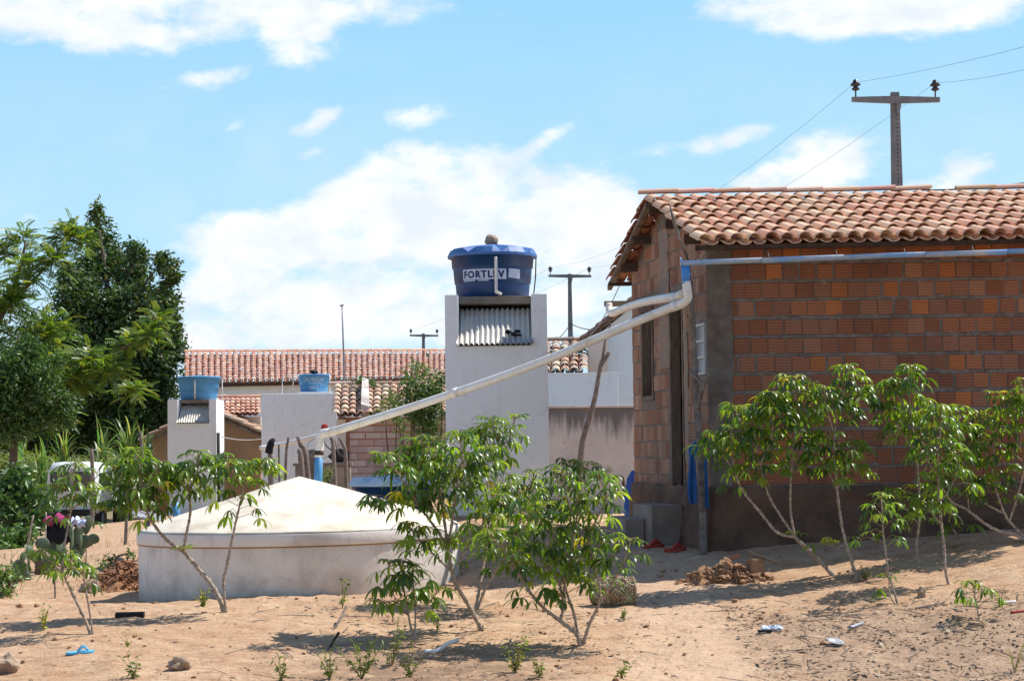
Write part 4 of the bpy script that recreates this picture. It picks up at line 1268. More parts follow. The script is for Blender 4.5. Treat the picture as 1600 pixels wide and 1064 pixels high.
# mud house with gable toward us, behind the short tower
mh = thing('mud_house', 'ochre mud walled hut with old tile gable roof behind the short tower', 'house', (at(325, 700, 56).x, 57, gz(at(325, 700, 56).x, 57)))
YM = 55.6
l0, r0, ap = at(221, 689, YM), at(426, 684, YM), at(320, 638, YM)
for (e, nm) in ((l0, 'l'), (r0, 'r')):
    mb = MB()
    bkv = Vector((0, 3.6, 0))
    if nm == 'l': tiled_roof(mb, ap, ap + bkv, e, e + bkv, 16, 6, 0.10, OLDPAL, 0.015, 5)
    else: tiled_roof(mb, ap + bkv, ap, e + bkv, e, 16, 6, 0.10, OLDPAL, 0.015, 5)
    rf_ = part('roof', mb, 'oldtile', mh)
mb = MB()
bl = Vector((0, 0, -0.09))
for e in (l0, r0):
    a_, b_ = ap + bl, e.lerp(ap, .06) + bl
    mb.hexa([a_ + Vector((0, .05, -.05)), b_ + Vector((0, .05, -.05)), b_ + Vector((0, .13, -.05)), a_ + Vector((0, .13, -.05)), a_ + Vector((0, .05, .03)), b_ + Vector((0, .05, .03)), b_ + Vector((0, .13, .03)), a_ + Vector((0, .13, .03))])
part('rafter', mb, 'wood', mh)
mb = MB(); zb0 = gz(l0.x, YM) - .6
wl_, wr_ = at(238, 684, YM + .35), at(407, 678, YM + .35)
mb.prism([(wl_.x, YM + .35, zb0), (wr_.x, YM + .35, zb0), wr_ + Vector((0, 0, -.06)), at(320, 644, YM + .35), wl_ + Vector((0, 0, -.06))], (0, 2.9, 0))
part('wall', mb, 'ochre', mh)

# block house right of the outbuilding
bh_ = thing('block_house', 'low pale block house with old buff tiles right of the white outbuilding', 'house', (at(600, 720, 47).x, 48, gz(at(600, 720, 47).x, 47)))
a0, a1 = at(519, 650, 46), at(735, 646, 46); r0, r1 = at(521, 604, 48.6), at(735, 603, 48.6)
mb = MB(); tiled_roof(mb, r0, r1, a0, a1, 17, 7, 0.105, OLDPAL, 0.012, 6)
part('roof', mb, 'oldtile', bh_)
mb = MB(); ridge_caps(mb, r0 + Vector((-.1, 0, .05)), r1 + Vector((0, 0, .05)), 7, .10, OLDPAL)
part('ridge_tile', mb, 'oldtile', bh_)
mb = MB(); YB = 46.35
wl_, wr_ = at(528, 652, YB), at(735, 650, YB); zb0 = gz(wl_.x, YB) - .6
mb.prism([(wl_.x, YB, zb0), (wr_.x, YB, zb0), (wr_.x, YB, wr_.z), (wl_.x, YB, wl_.z)], (0, 3.0, 0))
wb0 = at(546, 652, YB)
bricks(mb, (wb0.x, YB, 0), (1, 0, 0), (0, -1, 0), wr_.x - wb0.x, zb0 + .6, wl_.z - .05, 0.40, 0.165, [(0.52, 0.42, 0.37), (0.46, 0.35, 0.31), (0.56, 0.46, 0.40), (0.5, 0.33, 0.27)], gap=.03, proud=.012, stagger=1)
part('wall', mb, ['blockmortar', 'block'], bh_)
mb = MB()
mb.box((at(534, 690, YB).x, YB - .05, (wl_.z + zb0) / 2), (0.22, .2, wl_.z - zb0 - .1))
part('post', mb, 'oldwall', bh_)
mb = MB()
t_, b_ = at(571, 606, 48.2), at(571, 648, 46.1)
mb.hexa([b_ + Vector((-.10, -.06, -.1)), b_ + Vector((.10, -.06, -.1)), t_ + Vector((.08, 0, -.1)), t_ + Vector((-.08, 0, -.1)), b_ + Vector((-.10, -.06, .26)), b_ + Vector((.10, -.06, .2)), t_ + Vector((.08, 0, .22)), t_ + Vector((-.08, 0, .26))])
part('parapet', mb, 'oldwall', bh_)
# lean-to roof seen from below
lt = thing('lean_to_roof', 'brown weathered lean-to roof beside the long house above the block house', 'roof', at(670, 640, 52))
mb = MB()
tiled_roof(mb, at(648, 592, 53), at(735, 572, 53), at(612, 617, 50), at(700, 618, 50), 8, 5, 0.11, [(0.22, 0.13, 0.08), (0.26, 0.16, 0.1)], .012, 5)
part('tiles', mb, 'oldtile', lt)
mb = MB()
for px_ in (640, 690):
    q = at(px_, 616, 51); mb.tube([q, Vector((q.x, q.y, gz(q.x, q.y) - .1))], .07, 8)
for t in (.2, .75):
    mb.tube([at(612, 617, 50).lerp(at(648, 592, 53), t) + Vector((0, 0, -.13)), at(700, 618, 50).lerp(at(735, 572, 53), t) + Vector((0, 0, -.13))], .05, 7)
part('posts', mb, 'wood', lt)
# antenna mast
mb = MB(); q = at(538, 604, 49.5)
mb.tube([Vector((q.x, 49.5, gz(q.x, 49.5))), q, at(536.5, 540, 49.5), at(534.5, 476, 49.5)], [.03, .026, .022, .018], 7)
mb.tube([at(534.5, 478, 49.5) + Vector((-.06, 0, 0)), at(534.5, 478, 49.5) + Vector((.05, 0, .03))], .02, 6)
single('antenna_mast', mb, 'metal', 'thin grey antenna mast rising in front of the long red roof', 'mast', (q.x, 49.5, gz(q.x, 49.5)))

# right hand neighbour between tower and brick house
nb = thing('neighbour_house', 'bluish white neighbour house with a dark tiled verge behind the brick house', 'house', (at(970, 700, 39).x, 40, gz(at(970, 700, 39).x, 40)))
YN = 39.0
mb = MB()
e0, e1 = at(915, 531, YN), at(1015, 452, YN)
pl0 = at(941, 640, YN + .3)
mb.prism([(pl0.x, YN + .3, gz(pl0.x, YN) - .4), (at(1080, 700, YN).x, YN + .3, gz(pl0.x, YN) - .4), at(1080, 430, YN + .3), at(1020, 452, YN + .3), at(941, 518, YN + .3)], (0, 5, 0))
part('wall', mb, 'bluewhite', nb)
mb = MB()
tiled_roof(mb, e1 + Vector((0, 5, 0)), e1, e0 + Vector((0, 5, 0)), e0, 22, 8, 0.10, [(0.24, 0.16, 0.12), (0.30, 0.19, 0.13), (0.18, 0.13, 0.1)], .02, 5)
part('roof', mb, 'oldtile', nb)
mb = MB()
pl1 = at(919, 640, YN - .1)
mb.bbox((at(935, 600, YN - .1).x, YN + .1, (at(935, 530, YN).z + gz(pl1.x, YN) - .4) / 2), (0.40, .38, at(935, 530, YN).z - gz(pl1.x, YN) + .4), b=.01)
part('pillar', mb, 'oldwall', nb)
ax_ = thing('annex', 'small annex with patchy buff roof tiles behind the pale parapet wall', 'annex', (at(900, 700, 37.5).x, 38.5, gz(at(900, 700, 37.5).x, 38)))
mb = MB()
a0, a1 = at(846, 583, 37.6), at(919, 583, 37.6); r0, r1 = at(846, 538, 40.3), at(919, 537, 40.3)
tiled_roof(mb, r0, r1, a0, a1, 5, 7, 0.095, OLDPAL, .012, 6)
ridge_caps(mb, r0 + Vector((0, 0, .06)), r1 + Vector((0, 0, .06)), 3, .10, [(0.5, .25, .17), (.3, .22, .17)])
part('roof', mb, 'oldtile', ax_)
mb = MB()
zt_ = at(900, 585, 37.2).z; x0_, x1_ = at(840, 600, 37.2).x, at(966, 600, 37.2).x
mb.bbox(((x0_ + x1_) / 2, 37.3, (zt_ + gz(x0_, 37) - .4) / 2), (x1_ - x0_, .2, zt_ - gz(x0_, 37) + .4), b=.012)
mb.bbox(((x0_ + x1_) / 2, 37.3, zt_ + .015), (x1_ - x0_ + .04, .24, .035), b=.008)
part('parapet', mb, 'bluewhite', ax_)
# stained boundary wall
zt_ = at(920, 637, 35.0).z; x0_, x1_ = at(830, 700, 35).x, at(1040, 700, 35).x
mb = MB()
sk = rough_slab(lambda u, v, d: Vector((x0_ + u, 35 - d, v)), lin(0, x1_ - x0_, 40), lin(gz(x0_, 35) - .4, zt_, 30), .012, 61)
mb.prism([(x0_, 35, gz(x0_, 35) - .4), (x1_, 35, gz(x0_, 35) - .4), (x1_, 35, zt_), (x0_, 35, zt_)], (0, .18, 0))
b0 = len(mb.v); mb.v += sk.v; mb.c += sk.c; mb.uv += sk.uv; mb.f += [tuple(b0 + i for i in f) for f in sk.f]; mb.m += sk.m; mb.sm += sk.sm
m, h, p, out = new_mat('rain_stained_plaster')
o = obc(h); sz = h.new('ShaderNodeSeparateXYZ'); h.link(o, sz.inputs[0])
zl = h.math('SUBTRACT', zt_ - gz(x0_, 35), sz.outputs[2])
st1 = h.noise(h.mapping(o, scale=(1, 1, .10)), 5.5, 6, .65)
c = h.mix(h.maprange(h.noise(o, 1.6, 6, .6), .4, .65, 0, .6), (.60, .53, .46), (.42, .36, .31))
dep = h.math('SUBTRACT', h.math('MULTIPLY', st1, 1.5), .35)
c = h.mix(h.math('MULTIPLY', h.maprange(h.math('SUBTRACT', dep, zl), -.12, .22), .85), c, (.085, .08, .075))
c = h.mix(h.maprange(h.noise(h.mapping(o, loc=(3, 0, 1)), 3.1, 4, .6), .66, .74, 0, .6), c, (.34, .20, .11))
h.link(c, p.inputs['Base Color']); p.inputs['Roughness'].default_value = .92
bump(h, p, h.noise(o, 20, 5, .65), .4, .01)
MAT['stainwall'] = m
bw_ = thing('boundary_wall', 'old grey plastered boundary wall with black rain stains left of the brick house', 'wall', ((x0_ + x1_) / 2, 35.1, gz(x0_, 35)))
part('wall', mb, 'stainwall', bw_)
mb = MB(); mb.bbox(((x0_ + x1_) / 2, 35.08, zt_ + .02), (x1_ - x0_, .26, .04), b=.01)
part('coping', mb, 'oldwall', bw_)
# dead leaning tree and iron bar
mb = MB(); q = gpt(903, 790, 30, 34.5); Yd = 33.0
q = Vector((at(900, 760, Yd).x, Yd, gz(at(900, 760, Yd).x, Yd)))
limb(mb, [q - Vector((0, 0, .1)), at(908, 710, Yd), at(913, 680, Yd), at(922, 650, Yd), at(930, 620, Yd), at(936, 585, Yd), at(940, 565, Yd)], .058, .034, 6, 9, .15)
limb(mb, [at(939, 570, Yd), at(946, 560, Yd), at(952, 550, Yd)], .04, .03, 3, 8, .1)
limb(mb, [at(940, 568, Yd), at(944, 545, Yd), at(947, 525, Yd), at(955, 505, Yd)], .03, .012, 4, 7, .1)
limb(mb, [at(931, 615, Yd), at(925, 630, Yd), at(922, 637, Yd)], .012, .008, 3, 6)
single('dead_tree', mb, 'deadwood', 'bare leaning grey tree trunk in front of the stained boundary wall', 'tree', q)
mb = MB(); Yd = 31.0
q = at(981, 806, Yd); q.z = gz(q.x, q.y)
mb.tube(smooth_path([q - Vector((0, 0, .05)), at(977, 780, Yd), at(974, 752, Yd), at(971, 745, Yd), at(962, 744, Yd), at(957, 752, Yd), at(954, 763, Yd)], 5), .024, 8)
single('bent_iron_bar', mb, 'darkwood', 'dark bent iron bar standing before the stained boundary wall', 'iron bar', q)
# low grey wall behind the standpipe
mb = MB(); Yl = 33.0; x0_, x1_ = at(462, 740, Yl).x, at(548, 740, Yl).x; zt_ = at(500, 728, Yl).z
mb.bbox(((x0_ + x1_) / 2, Yl, (zt_ + gz(x0_, Yl) - .3) / 2), (x1_ - x0_, .2, zt_ - gz(x0_, Yl) + .3), b=.02)
lw = thing('low_wall', 'low grey cement wall behind the blue standpipe', 'wall', ((x0_ + x1_) / 2, Yl, gz(x0_, Yl)))
part('wall', mb, 'cement', lw)
mb = MB(); mb.bbox(((x0_ + x1_) / 2, Yl, zt_ + .03), (x1_ - x0_ + .06, .30, .055), b=.012)
part('coping', mb, 'mortar', lw)
mb = MB(); q = at(530, 720, Yl); q.z = zt_ + .058
mb.blob(q + Vector((0, 0, .11)), (.17, .12, .12), 4, .3, 2)
single('black_bundle', mb, 'cloth_black', 'black bundle sitting on the low grey wall', 'bundle', q)

# stakes behind the cistern
STK = [([(424, 745), (423, 722), (421, 707), (424, 694)], .05, .03, 'crooked stake with a black sock pulled over its tip'),
       ([(437, 748), (436, 715), (435.5, 694)], .02, .014, 'thin straight stake second from the left behind the cistern'),
       ([(443, 748), (447, 715), (451, 683)], .026, .02, 'dark stake leaning right beside the thin straight one'),
       ([(476, 735), (470, 716), (465, 704)], .045, .035, 'short forked-looking stake leaning left before the taller pair'),
       ([(488, 748), (478, 715), (470, 695), (465, 682)], .05, .03, 'tall brown stake leaning left by the blue standpipe'),
       ([(491, 750), (490.5, 722), (489, 702)], .10, .08, 'thick weathered post close left of the blue standpipe'),
       ([(525, 750), (521, 705), (517, 683)], .035, .025, 'pale branching stake right of the blue standpipe'),
       ([(543, 755), (540, 715), (537, 697), (530, 684)], .035, .02, 'pale crooked stake next to the block house corner')]
for k, (ps, r0_, r1_, lb) in enumerate(STK):
    Ys = 29.5 + 0.25 * (k % 3); mb = MB()
    P_ = [at(px, py, Ys) for px, py in ps]; P_[0].z = gz(P_[0].x, Ys) - .1
    limb(mb, P_, r0_, r1_, 5, 8, .2)
    if k in (6, 7): limb(mb, [P_[1], P_[1] + Vector((-.12, 0, .1)), P_[1] + Vector((-.17, 0, .3))], .015, .008, 3, 6)
    single('wooden_stake', mb, 'deadwood', lb, 'stake', (P_[0].x, Ys, P_[0].z + .1), 'wooden stakes behind the cistern')
mb = MB(); Ys = 29.44
limb(mb, [at(420, 708, Ys), at(421.5, 699, Ys), at(425, 690, Ys), at(428, 691, Ys)], .06, .05, 4, 8, .1)
single('black_sock', mb, 'cloth_black', 'black sock hung over the tip of a crooked stake', 'sock', at(423, 700, Ys))
mb = MB(); mb.blob(at(507, 667, 28), (.055, .05, .05), 3, .2, 2)
single('red_object', mb, 'redplastic', 'small red object sticking up behind the pipe elbow', 'object', at(507, 670, 28))  # unidentified red object, shaped as a plain round lump
mb = MB()
mb.tube(smooth_path([at(405, 700, 31), at(430, 696, 31), at(460, 690, 30.5), at(500, 680, 30)], 5), .035, 8)
single('thin_white_pipe', mb, 'pvc', 'thin white pipe strung along the stakes behind the cistern', 'pipe', at(450, 692, 30.7))
def wire(name, pts, r, label, matn='wire', sag=0.0, n=14, cat='wire', group=None):
    m_ = MB(); A_, B_ = pts
    P_ = []
    for i in range(n + 1):
        t = i / n; q = A_.lerp(B_, t); q.z -= sag * 4 * t * (1 - t); P_.append(q)
    m_.tube(P_, r, 5)
    return single(name, m_, matn, label, cat, A_, group)
wire('clothesline', (at(345, 682, 50), at(440, 678, 50)), .012, 'sagging pale clothesline right of the short tower', 'pvc', .12)
wire('clothesline', (at(425, 682, 49), at(492, 652, 49)), .008, 'thin pale line crossing the white outbuilding wall', 'pvc', .05)
mb = MB(); c_ = at(500, 700, 29.9)
mb.tube([c_ + Vector((.2 * math.cos(t), 0.02 * math.sin(3 * t), .16 * math.sin(t))) for t in lin(0.3, 6.0, 26)], .006, 5)
single('wire_hoop', mb, 'wire', 'loop of thin wire around the top of the blue standpipe', 'wire', c_)

# ------------------------------------------------------------------ power poles and lines
def insulator(c):
    m_ = MB(); m_.smooth = True
    m_.lathe(c, [(.018, -.17), (.018, 0.0), (.05, .005), (.095, .03), (.10, .05), (.05, .085), (.055, .10), (.12, .13), (.125, .15), (.07, .20), (.055, .25), (.03, .27)], 14)
    return m_
def pole(name, label, px, ytop, yarm, xl, xr, Y, wtop, wbot, holes=False):
    top = at(px, ytop, Y); b_ = Vector((top.x, Y, gz(top.x, Y)))
    root = thing(name, label, 'power pole', b_, 'concrete power poles')
    m_ = MB(); H_ = top.z - b_.z + .5
    z0_ = b_.z - .5
    def ring(z, w, d): return [Vector((top.x + sx_ * w / 2, Y + sy_ * d / 2, z)) for sx_, sy_ in ((-1, -1), (1, -1), (1, 1), (-1, 1))]
    m_.hexa(ring(z0_, wbot, wbot * .75) + ring(top.z, wtop, wtop * .75))
    sf = part('shaft', m_, 'pole', root)
    if holes:
        m_ = MB(); z = top.z - .55
        while z > b_.z + 1:
            t = (top.z - z) / H_; d = (wtop + (wbot - wtop) * t) * .75
            m_.tube([Vector((top.x + .02, Y - d / 2 - .003, z)), Vector((top.x + .02, Y - d / 2 + .02, z))], .016, 8); z -= .1
        part('bolt_hole', m_, 'rubber', sf)
    m_ = MB(); L, Rr = at(xl, yarm, Y - wtop * .55), at(xr, yarm + .5, Y - wtop * .55)
    c_ = L.lerp(Rr, (px - xl) / (xr - xl)); d = .05 * (Y / 45) ** .5
    def sq(q, hv, dv): return [q + Vector((0, -dv, -hv)), q + Vector((0, dv, -hv)), q + Vector((0, dv, hv * .8)), q + Vector((0, -dv, hv * .8))]
    for (p_, q_) in ((L, c_), (c_, Rr)):
        h1 = .06 if p_ is L else .095; h2 = .095 if p_ is L else .06
        a_, b2 = sq(p_, h1, .05), sq(q_, h2, .06)
        m_.add(a_ + b2, [(3, 2, 1, 0), (4, 5, 6, 7), (0, 1, 5, 4), (1, 2, 6, 5), (2, 3, 7, 6), (3, 0, 4, 7)])
    m_.prism([c_ + Vector((.04, -.05, -.09)), c_ + Vector((.15, -.05, -.09)), c_ + Vector((.10, -.05, -.34)), c_ + Vector((.04, -.05, -.36))], (0, .1, 0))
    part('crossarm', m_, 'pole', root)
    tips = []
    for q in (L.lerp(Rr, .045), L.lerp(Rr, .953)):
        c2 = q + Vector((0, 0, .20)); part('insulator', insulator(c2), 'porcelain', root); tips.append(c2 + Vector((0, 0, .2)))
    return root, tips
_, T1 = pole('power_pole', 'near concrete power pole rising behind the brick house roof', 1398, 145, 155.5, 1331, 1468, 45, .19, .42, True)
_, T2 = pole('power_pole', 'middle concrete power pole between the tall tank tower and the brick house', 890, 428, 431, 857, 924, 94, .17, .42)
_, T3 = pole('power_pole', 'smallest farthest power pole above the long red roof', 661.5, 521, 524, 640, 685, 140, .2, .45)
for k in (0, 1):
    wire('power_line', (T1[k], T2[k]), .0045, ('left', 'right')[k] + ' overhead wire sloping from the near pole down to the middle pole', 'wire', .9, 30)
    wire('power_line', (T2[k], T3[k]), .006, ('left', 'right')[k] + ' overhead wire between the middle and the farthest pole', 'wire', .3, 20)
e_ = at(1640, 63, 30); e2 = at(1640, 100, 30)
wire('power_line', (T1[0], e_), .0042, 'upper overhead wire running right from the near pole out of view', 'wire', .06, 20)
wire('power_line', (T1[1], e2), .0042, 'lower overhead wire running right from the near pole out of view', 'wire', .06, 20)
wire('power_cable', (at(1440, 297.5, 42), at(1640, 281, 36)), .016, 'black sagging cable just above the roof ridge of the brick house', 'blackwire', .05, 16)
wire('power_cable', (at(890, 505, 94), at(960, 512, 75)), .022, 'short service cable from the middle pole to the neighbour house', 'blackwire', .2, 12)
wire('power_cable', (at(890, 508, 94), at(850, 540, 80)), .022, 'service cable from the middle pole down behind the tall tank tower', 'blackwire', .2, 12)
wire('power_cable', (at(1010, 335, 23.9), at(905, 535, 39)), .008, 'thin grey service wire from the gable peak down to the annex roof', 'wire', .35, 24)

# ------------------------------------------------------------------ foliage
def rand_dirs(n):
    v = rng.normal(size=(n, 3)); return v / np.linalg.norm(v, axis=1)[:, None]
def leaf_cloud(P, L, Wd, cols, droop=0.25, mat='treeleaf', up=0.35):
    """one folded leaf (2 quads) at each point of P; returns MB with arrays"""
    n = len(P)
    d = rand_dirs(n); d[:, 2] = d[:, 2] * 0.7 - droop; d /= np.linalg.norm(d, axis=1)[:, None]
    nv = rand_dirs(n); nv[:, 2] = np.abs(nv[:, 2]) + up
    s = np.cross(d, nv); s /= np.linalg.norm(s, axis=1)[:, None] + 1e-9
    nn = np.cross(s, d)
    l = L * rng.uniform(.65, 1.25, (n, 1)); w = Wd * rng.uniform(.7, 1.2, (n, 1))
    base = P; mid = P + d * l * .5 - nn * w * .12
    tip = P + d * l - nn * l * .12
    lf = P + d * l * .48 + s * w * .5 + nn * w * .12; rt = P + d * l * .48 - s * w * .5 + nn * w * .12
    V = np.stack([base, lf, tip, rt, mid], 1).reshape(-1, 3)
    b = np.arange(n)[:, None] * 5
    Fc = np.concatenate([b + [0, 4, 1], b + [1, 4, 2], b + [0, 3, 4], b + [3, 2, 4]], 0)
    C = np.repeat(cols, 5, 0)
    return V, Fc, C
def from_arrays(name, V, Fc, C, mats, root=None, loc=(0, 0, 0), smooth=False):
    off = np.array(root.location if root else loc)
    me_ = bpy.data.meshes.new(name)
    me_.vertices.add(len(V)); me_.vertices.foreach_set('co', (V - off).ravel().astype(np.float32))
    k = Fc.shape[1]
    me_.loops.add(Fc.size); me_.loops.foreach_set('vertex_index', Fc.ravel().astype(np.int32))
    me_.polygons.add(len(Fc)); me_.polygons.foreach_set('loop_start', np.arange(0, Fc.size, k, dtype=np.int32))
    me_.polygons.foreach_set('loop_total', np.full(len(Fc), k, dtype=np.int32))
    me_.update(calc_edges=True); me_.validate()
    if not isinstance(mats, (list, tuple)): mats = [mats]
    for m_ in mats: me_.materials.append(MAT[m_])
    ca = me_.color_attributes.new('Col', 'FLOAT_COLOR', 'POINT')
    c4 = np.ones((len(V), 4), np.float32); c4[:, :3] = C
    ca.data.foreach_set('color', c4.ravel())
    o_ = bpy.data.objects.new(name, me_); COL.objects.link(o_)
    if root: o_.parent = root
    else: o_.location = Vector(loc)
    return o_
def cols_of(n, pal, jit=.2):
    pal = np.array(pal); c = pal[rng.integers(0, len(pal), n)] * rng.uniform(1 - jit, 1 + jit, (n, 1))
    return c
def clump_points(blobs, n, sub=26, sr=.20, shell=.5):
    """points gathered in twig-like clumps inside ellipsoids (center, radii)"""
    vol = np.array([b[1][0] * b[1][1] * b[1][2] for b in blobs]) ** .75; vol = vol / vol.sum()
    out_ = []
    for b, f in zip(blobs, vol):
        k = max(int(n * f), 10); m_ = max(k // sub, 3)
        d = rand_dirs(m_) * (shell + (1 - shell) * rng.random((m_, 1)) ** .5) * rng.uniform(.75, 1.12, (m_, 1))
        cen = np.array(b[0]) + d * np.array(b[1])
        i = rng.integers(0, m_, k)
        out_.append(cen[i] + rng.normal(size=(k, 3)) * sr * min(b[1]) ** .5 * rng.uniform(.5, 1.3, (m_, 1))[i])
    return np.concatenate(out_)
def px_blobs(L, Y, dep=1.0, spread=0.0):
    out_ = []
    for q in L:
        px, py, rx, ry = q[:4]
        yy_ = Y + (q[4] if len(q) > 4 else random.uniform(-spread, spread))
        c_ = at(px, py, yy_); s_ = yy_ / F
        out_.append(((c_.x, c_.y, c_.z), (rx * s_, max(rx, ry) * s_ * dep, ry * s_)))
    return out_

# dark evergreen tree
YT = 64.0
b_ = at(190, 700, YT); b_.z = gz(b_.x, YT)
tr = thing('evergreen_tree', 'tall dense dark evergreen tree with pointed crown at the left', 'tree', b_)
EV = [(150, 330, 10, 18), (156, 362, 20, 22), (165, 400, 32, 30), (140, 420, 30, 30), (214, 397, 17, 18), (200, 432, 38, 34), (255, 408, 19, 17), (266, 428, 17, 24),
      (258, 470, 24, 36), (112, 440, 24, 30), (130, 480, 48, 46), (205, 495, 58, 50), (264, 515, 20, 36), (230, 565, 56, 50), (150, 550, 66, 56), (272, 548, 18, 24),
      (180, 620, 72, 50), (246, 630, 34, 46), (100, 610, 60, 56), (70, 540, 40, 50), (210, 670, 50, 36), (130, 680, 60, 36), (60, 690, 60, 36), (0, 680, 60, 46), (170, 590, 60, 60), (40, 600, 50, 60)]
bl_ = px_blobs(EV, YT, .9, 1.2)
P_ = clump_points(bl_, 85000, 34, .17, .25)
V, Fc, C = leaf_cloud(P_, .19, .085, cols_of(len(P_), [(.055, .11, .03), (.075, .14, .04), (.045, .09, .03), (.11, .17, .05), (.15, .16, .06)]), .05, up=.2)
from_arrays('crown', V, Fc, C, 'treeleaf', tr)
mb = MB()
limb(mb, [b_ - Vector((0, 0, .2)), at(188, 650, YT), at(180, 560, YT), at(168, 450, YT), at(155, 360, YT)], .22, .04, 6, 10, .1)
for c_, r_ in bl_[4:]:
    s_ = at(182, 600, YT).lerp(at(165, 430, YT), random.random())
    e = Vector(c_); limb(mb, [s_, s_.lerp(e, .5) + Vector((0, 0, -.2)), e], .08, .02, 4, 6, .1)
part('trunk', mb, 'bark', tr)

# feathery tree in front of it
YF = 50.0
b_ = at(-70, 760, YF); b_.z = gz(b_.x, YF)
ft_ = thing('feathery_tree', 'light green feathery leaved tree at the left edge in front of the dark evergreen', 'tree', b_)
FB = [(8, 395, 24, 22), (36, 372, 22, 20), (45, 425, 34, 34), (100, 372, 20, 20), (112, 356, 12, 14), (128, 376, 16, 18), (18, 470, 44, 40), (82, 405, 26, 26), (70, 520, 56, 40), (15, 560, 50, 60), (90, 585, 50, 40), (20, 640, 60, 40), (85, 640, 40, 26),
      (140, 560, 34, 26), (205, 535, 26, 18), (243, 500, 16, 18), (232, 525, 22, 18), (170, 575, 34, 22), (120, 600, 34, 20), (205, 608, 30, 14), (-30, 480, 40, 80), (-30, 600, 40, 60)]
fb_ = px_blobs(FB, YF, .8, .9)
Vs, Fs, Cs = [], [], []; nb_ = 0
mbt = MB()
limb(mbt, [b_ - Vector((0, 0, .2)), at(-60, 680, YF), at(-45, 600, YF), at(-10, 520, YF), at(25, 440, YF), at(40, 380, YF)], .17, .03, 6, 9, .1)
limb(mbt, [at(-55, 660, YF), at(0, 640, YF - .3), at(60, 625, YF - .4), at(125, 585, YF - .4), at(200, 540, YF - .3), at(245, 490, YF - .3)], .09, .02, 6, 7, .1)
limb(mbt, [at(0, 515, YF - .2), at(30, 532, YF - .4), at(58, 540, YF - .5)], .03, .018, 4, 6, .1)
limb(mbt, [at(10, 480, YF), at(60, 430, YF), at(105, 375, YF), at(118, 352, YF)], .05, .015, 5, 6, .1)
pal = [(.11, .18, .035), (.14, .20, .04), (.085, .15, .035), (.19, .21, .045), (.12, .20, .06)]
for c_, r_ in fb_:
    nleaf = int(26 + 300 * r_[0] * r_[2])
    e = Vector(c_)
    limb(mbt, [e + Vector((random.uniform(-.1, .1), 0, -r_[2] * .9)), e, e + Vector((0, 0, r_[2] * .7))], .02, .006, 3, 5)
    for _ in range(nleaf):
        d = rand_dirs(1)[0]; d2 = rand_dirs(1)[0]; st_ = np.array(c_) + d * np.array(r_) * random.uniform(.0, .9)
        dr = Vector((d[0] * .6 + d2[0] * .8, d[1] * .6 + d2[1] * .8, d[2] * .4 + d2[2] * .3 + random.uniform(-.1, .5))).normalized()
        Lf = random.uniform(.26, .56); np_ = 10
        sd = dr.cross(Vector((random.uniform(-.4, .4), random.uniform(-.8, .2), 1))); sd = sd.normalized() if sd.length > .1 else Vector((1, 0, 0))
        col_ = np.array(random.choice(pal)) * random.uniform(.75, 1.3)
        s0 = Vector(st_)
        for k in range(np_):
            t = (k + 1) / np_; q = s0 + dr * Lf * t + Vector((0, 0, -.30 * Lf * t * t))
            ll = .10 * (1 - .75 * abs(t - .42)) * random.uniform(.85, 1.15)
            for sg in (-1, 1):
                tip = q + sd * sg * ll + dr * .04 + Vector((0, 0, -.03)); w_ = dr * .021
                Vs += [q - w_ * .4, q + sd * sg * ll * .55 + w_ + dr * .02, tip, q + sd * sg * ll * .5 - w_ + dr * .02]
                Fs.append((nb_, nb_ + 1, nb_ + 2, nb_ + 3)); nb_ += 4
                Cs += [col_] * 4
from_arrays('crown', np.array([tuple(v) for v in Vs]), np.array(Fs), np.array(Cs), 'fern', ft_)
part('trunk', mbt, 'bark', ft_)

YL = 47.0
b_ = at(20, 740, YL); b_.z = gz(b_.x, YL)
lt_ = thing('leafy_tree', 'round crowned mid green tree with small shiny leaves at the left edge', 'tree', b_)
bl_ = px_blobs([(24, 585, 34, 30), (6, 630, 40, 36), (66, 600, 26, 26), (62, 648, 34, 22), (-25, 600, 40, 50), (20, 672, 44, 14), (98, 632, 20, 22), (44, 548, 22, 18), (104, 655, 14, 14), (-10, 560, 30, 24), (84, 572, 16, 16)], YL, .8, .5)
P_ = clump_points(bl_, 17000, 20, .22, .3)
V, Fc, C = leaf_cloud(P_, .13, .055, cols_of(len(P_), [(.07, .14, .04), (.09, .17, .045), (.055, .11, .035), (.12, .19, .05)]), .1)
from_arrays('crown', V, Fc, C, 'treeleaf', lt_)
mb = MB(); limb(mb, [b_ - Vector((0, 0, .2)), at(22, 690, YL), at(30, 630, YL), at(35, 580, YL)], .13, .04, 5, 8, .1)
for c_, r_ in bl_: limb(mb, [at(24, 670, YL), at(26, 660, YL).lerp(Vector(c_), .6), Vector(c_)], .05, .012, 4, 6, .1)
part('trunk', mb, 'bark', lt_)

# far scrub along the horizon
bl_ = []
for k in range(34):
    x = -95 + k * 5.6 + random.uniform(-2, 2); y = 125 + random.uniform(-12, 25); hh_ = random.uniform(2.2, 4.2)
    bl_.append(((x, y, gz(x, y) + hh_ * .5), (random.uniform(2.6, 4.5), 2.5, hh_ * .62)))
P_ = clump_points(bl_, 14000, 24, .35, .3)
V, Fc, C = leaf_cloud(P_, .55, .25, cols_of(len(P_), [(.07, .11, .035), (.09, .13, .045), (.055, .09, .03)]), .1)
props(from_arrays('far_scrub', V, Fc, C, 'treeleaf', None, (0, 130, gz(0, 130))), 'band of far green scrub along the horizon', kind='stuff')

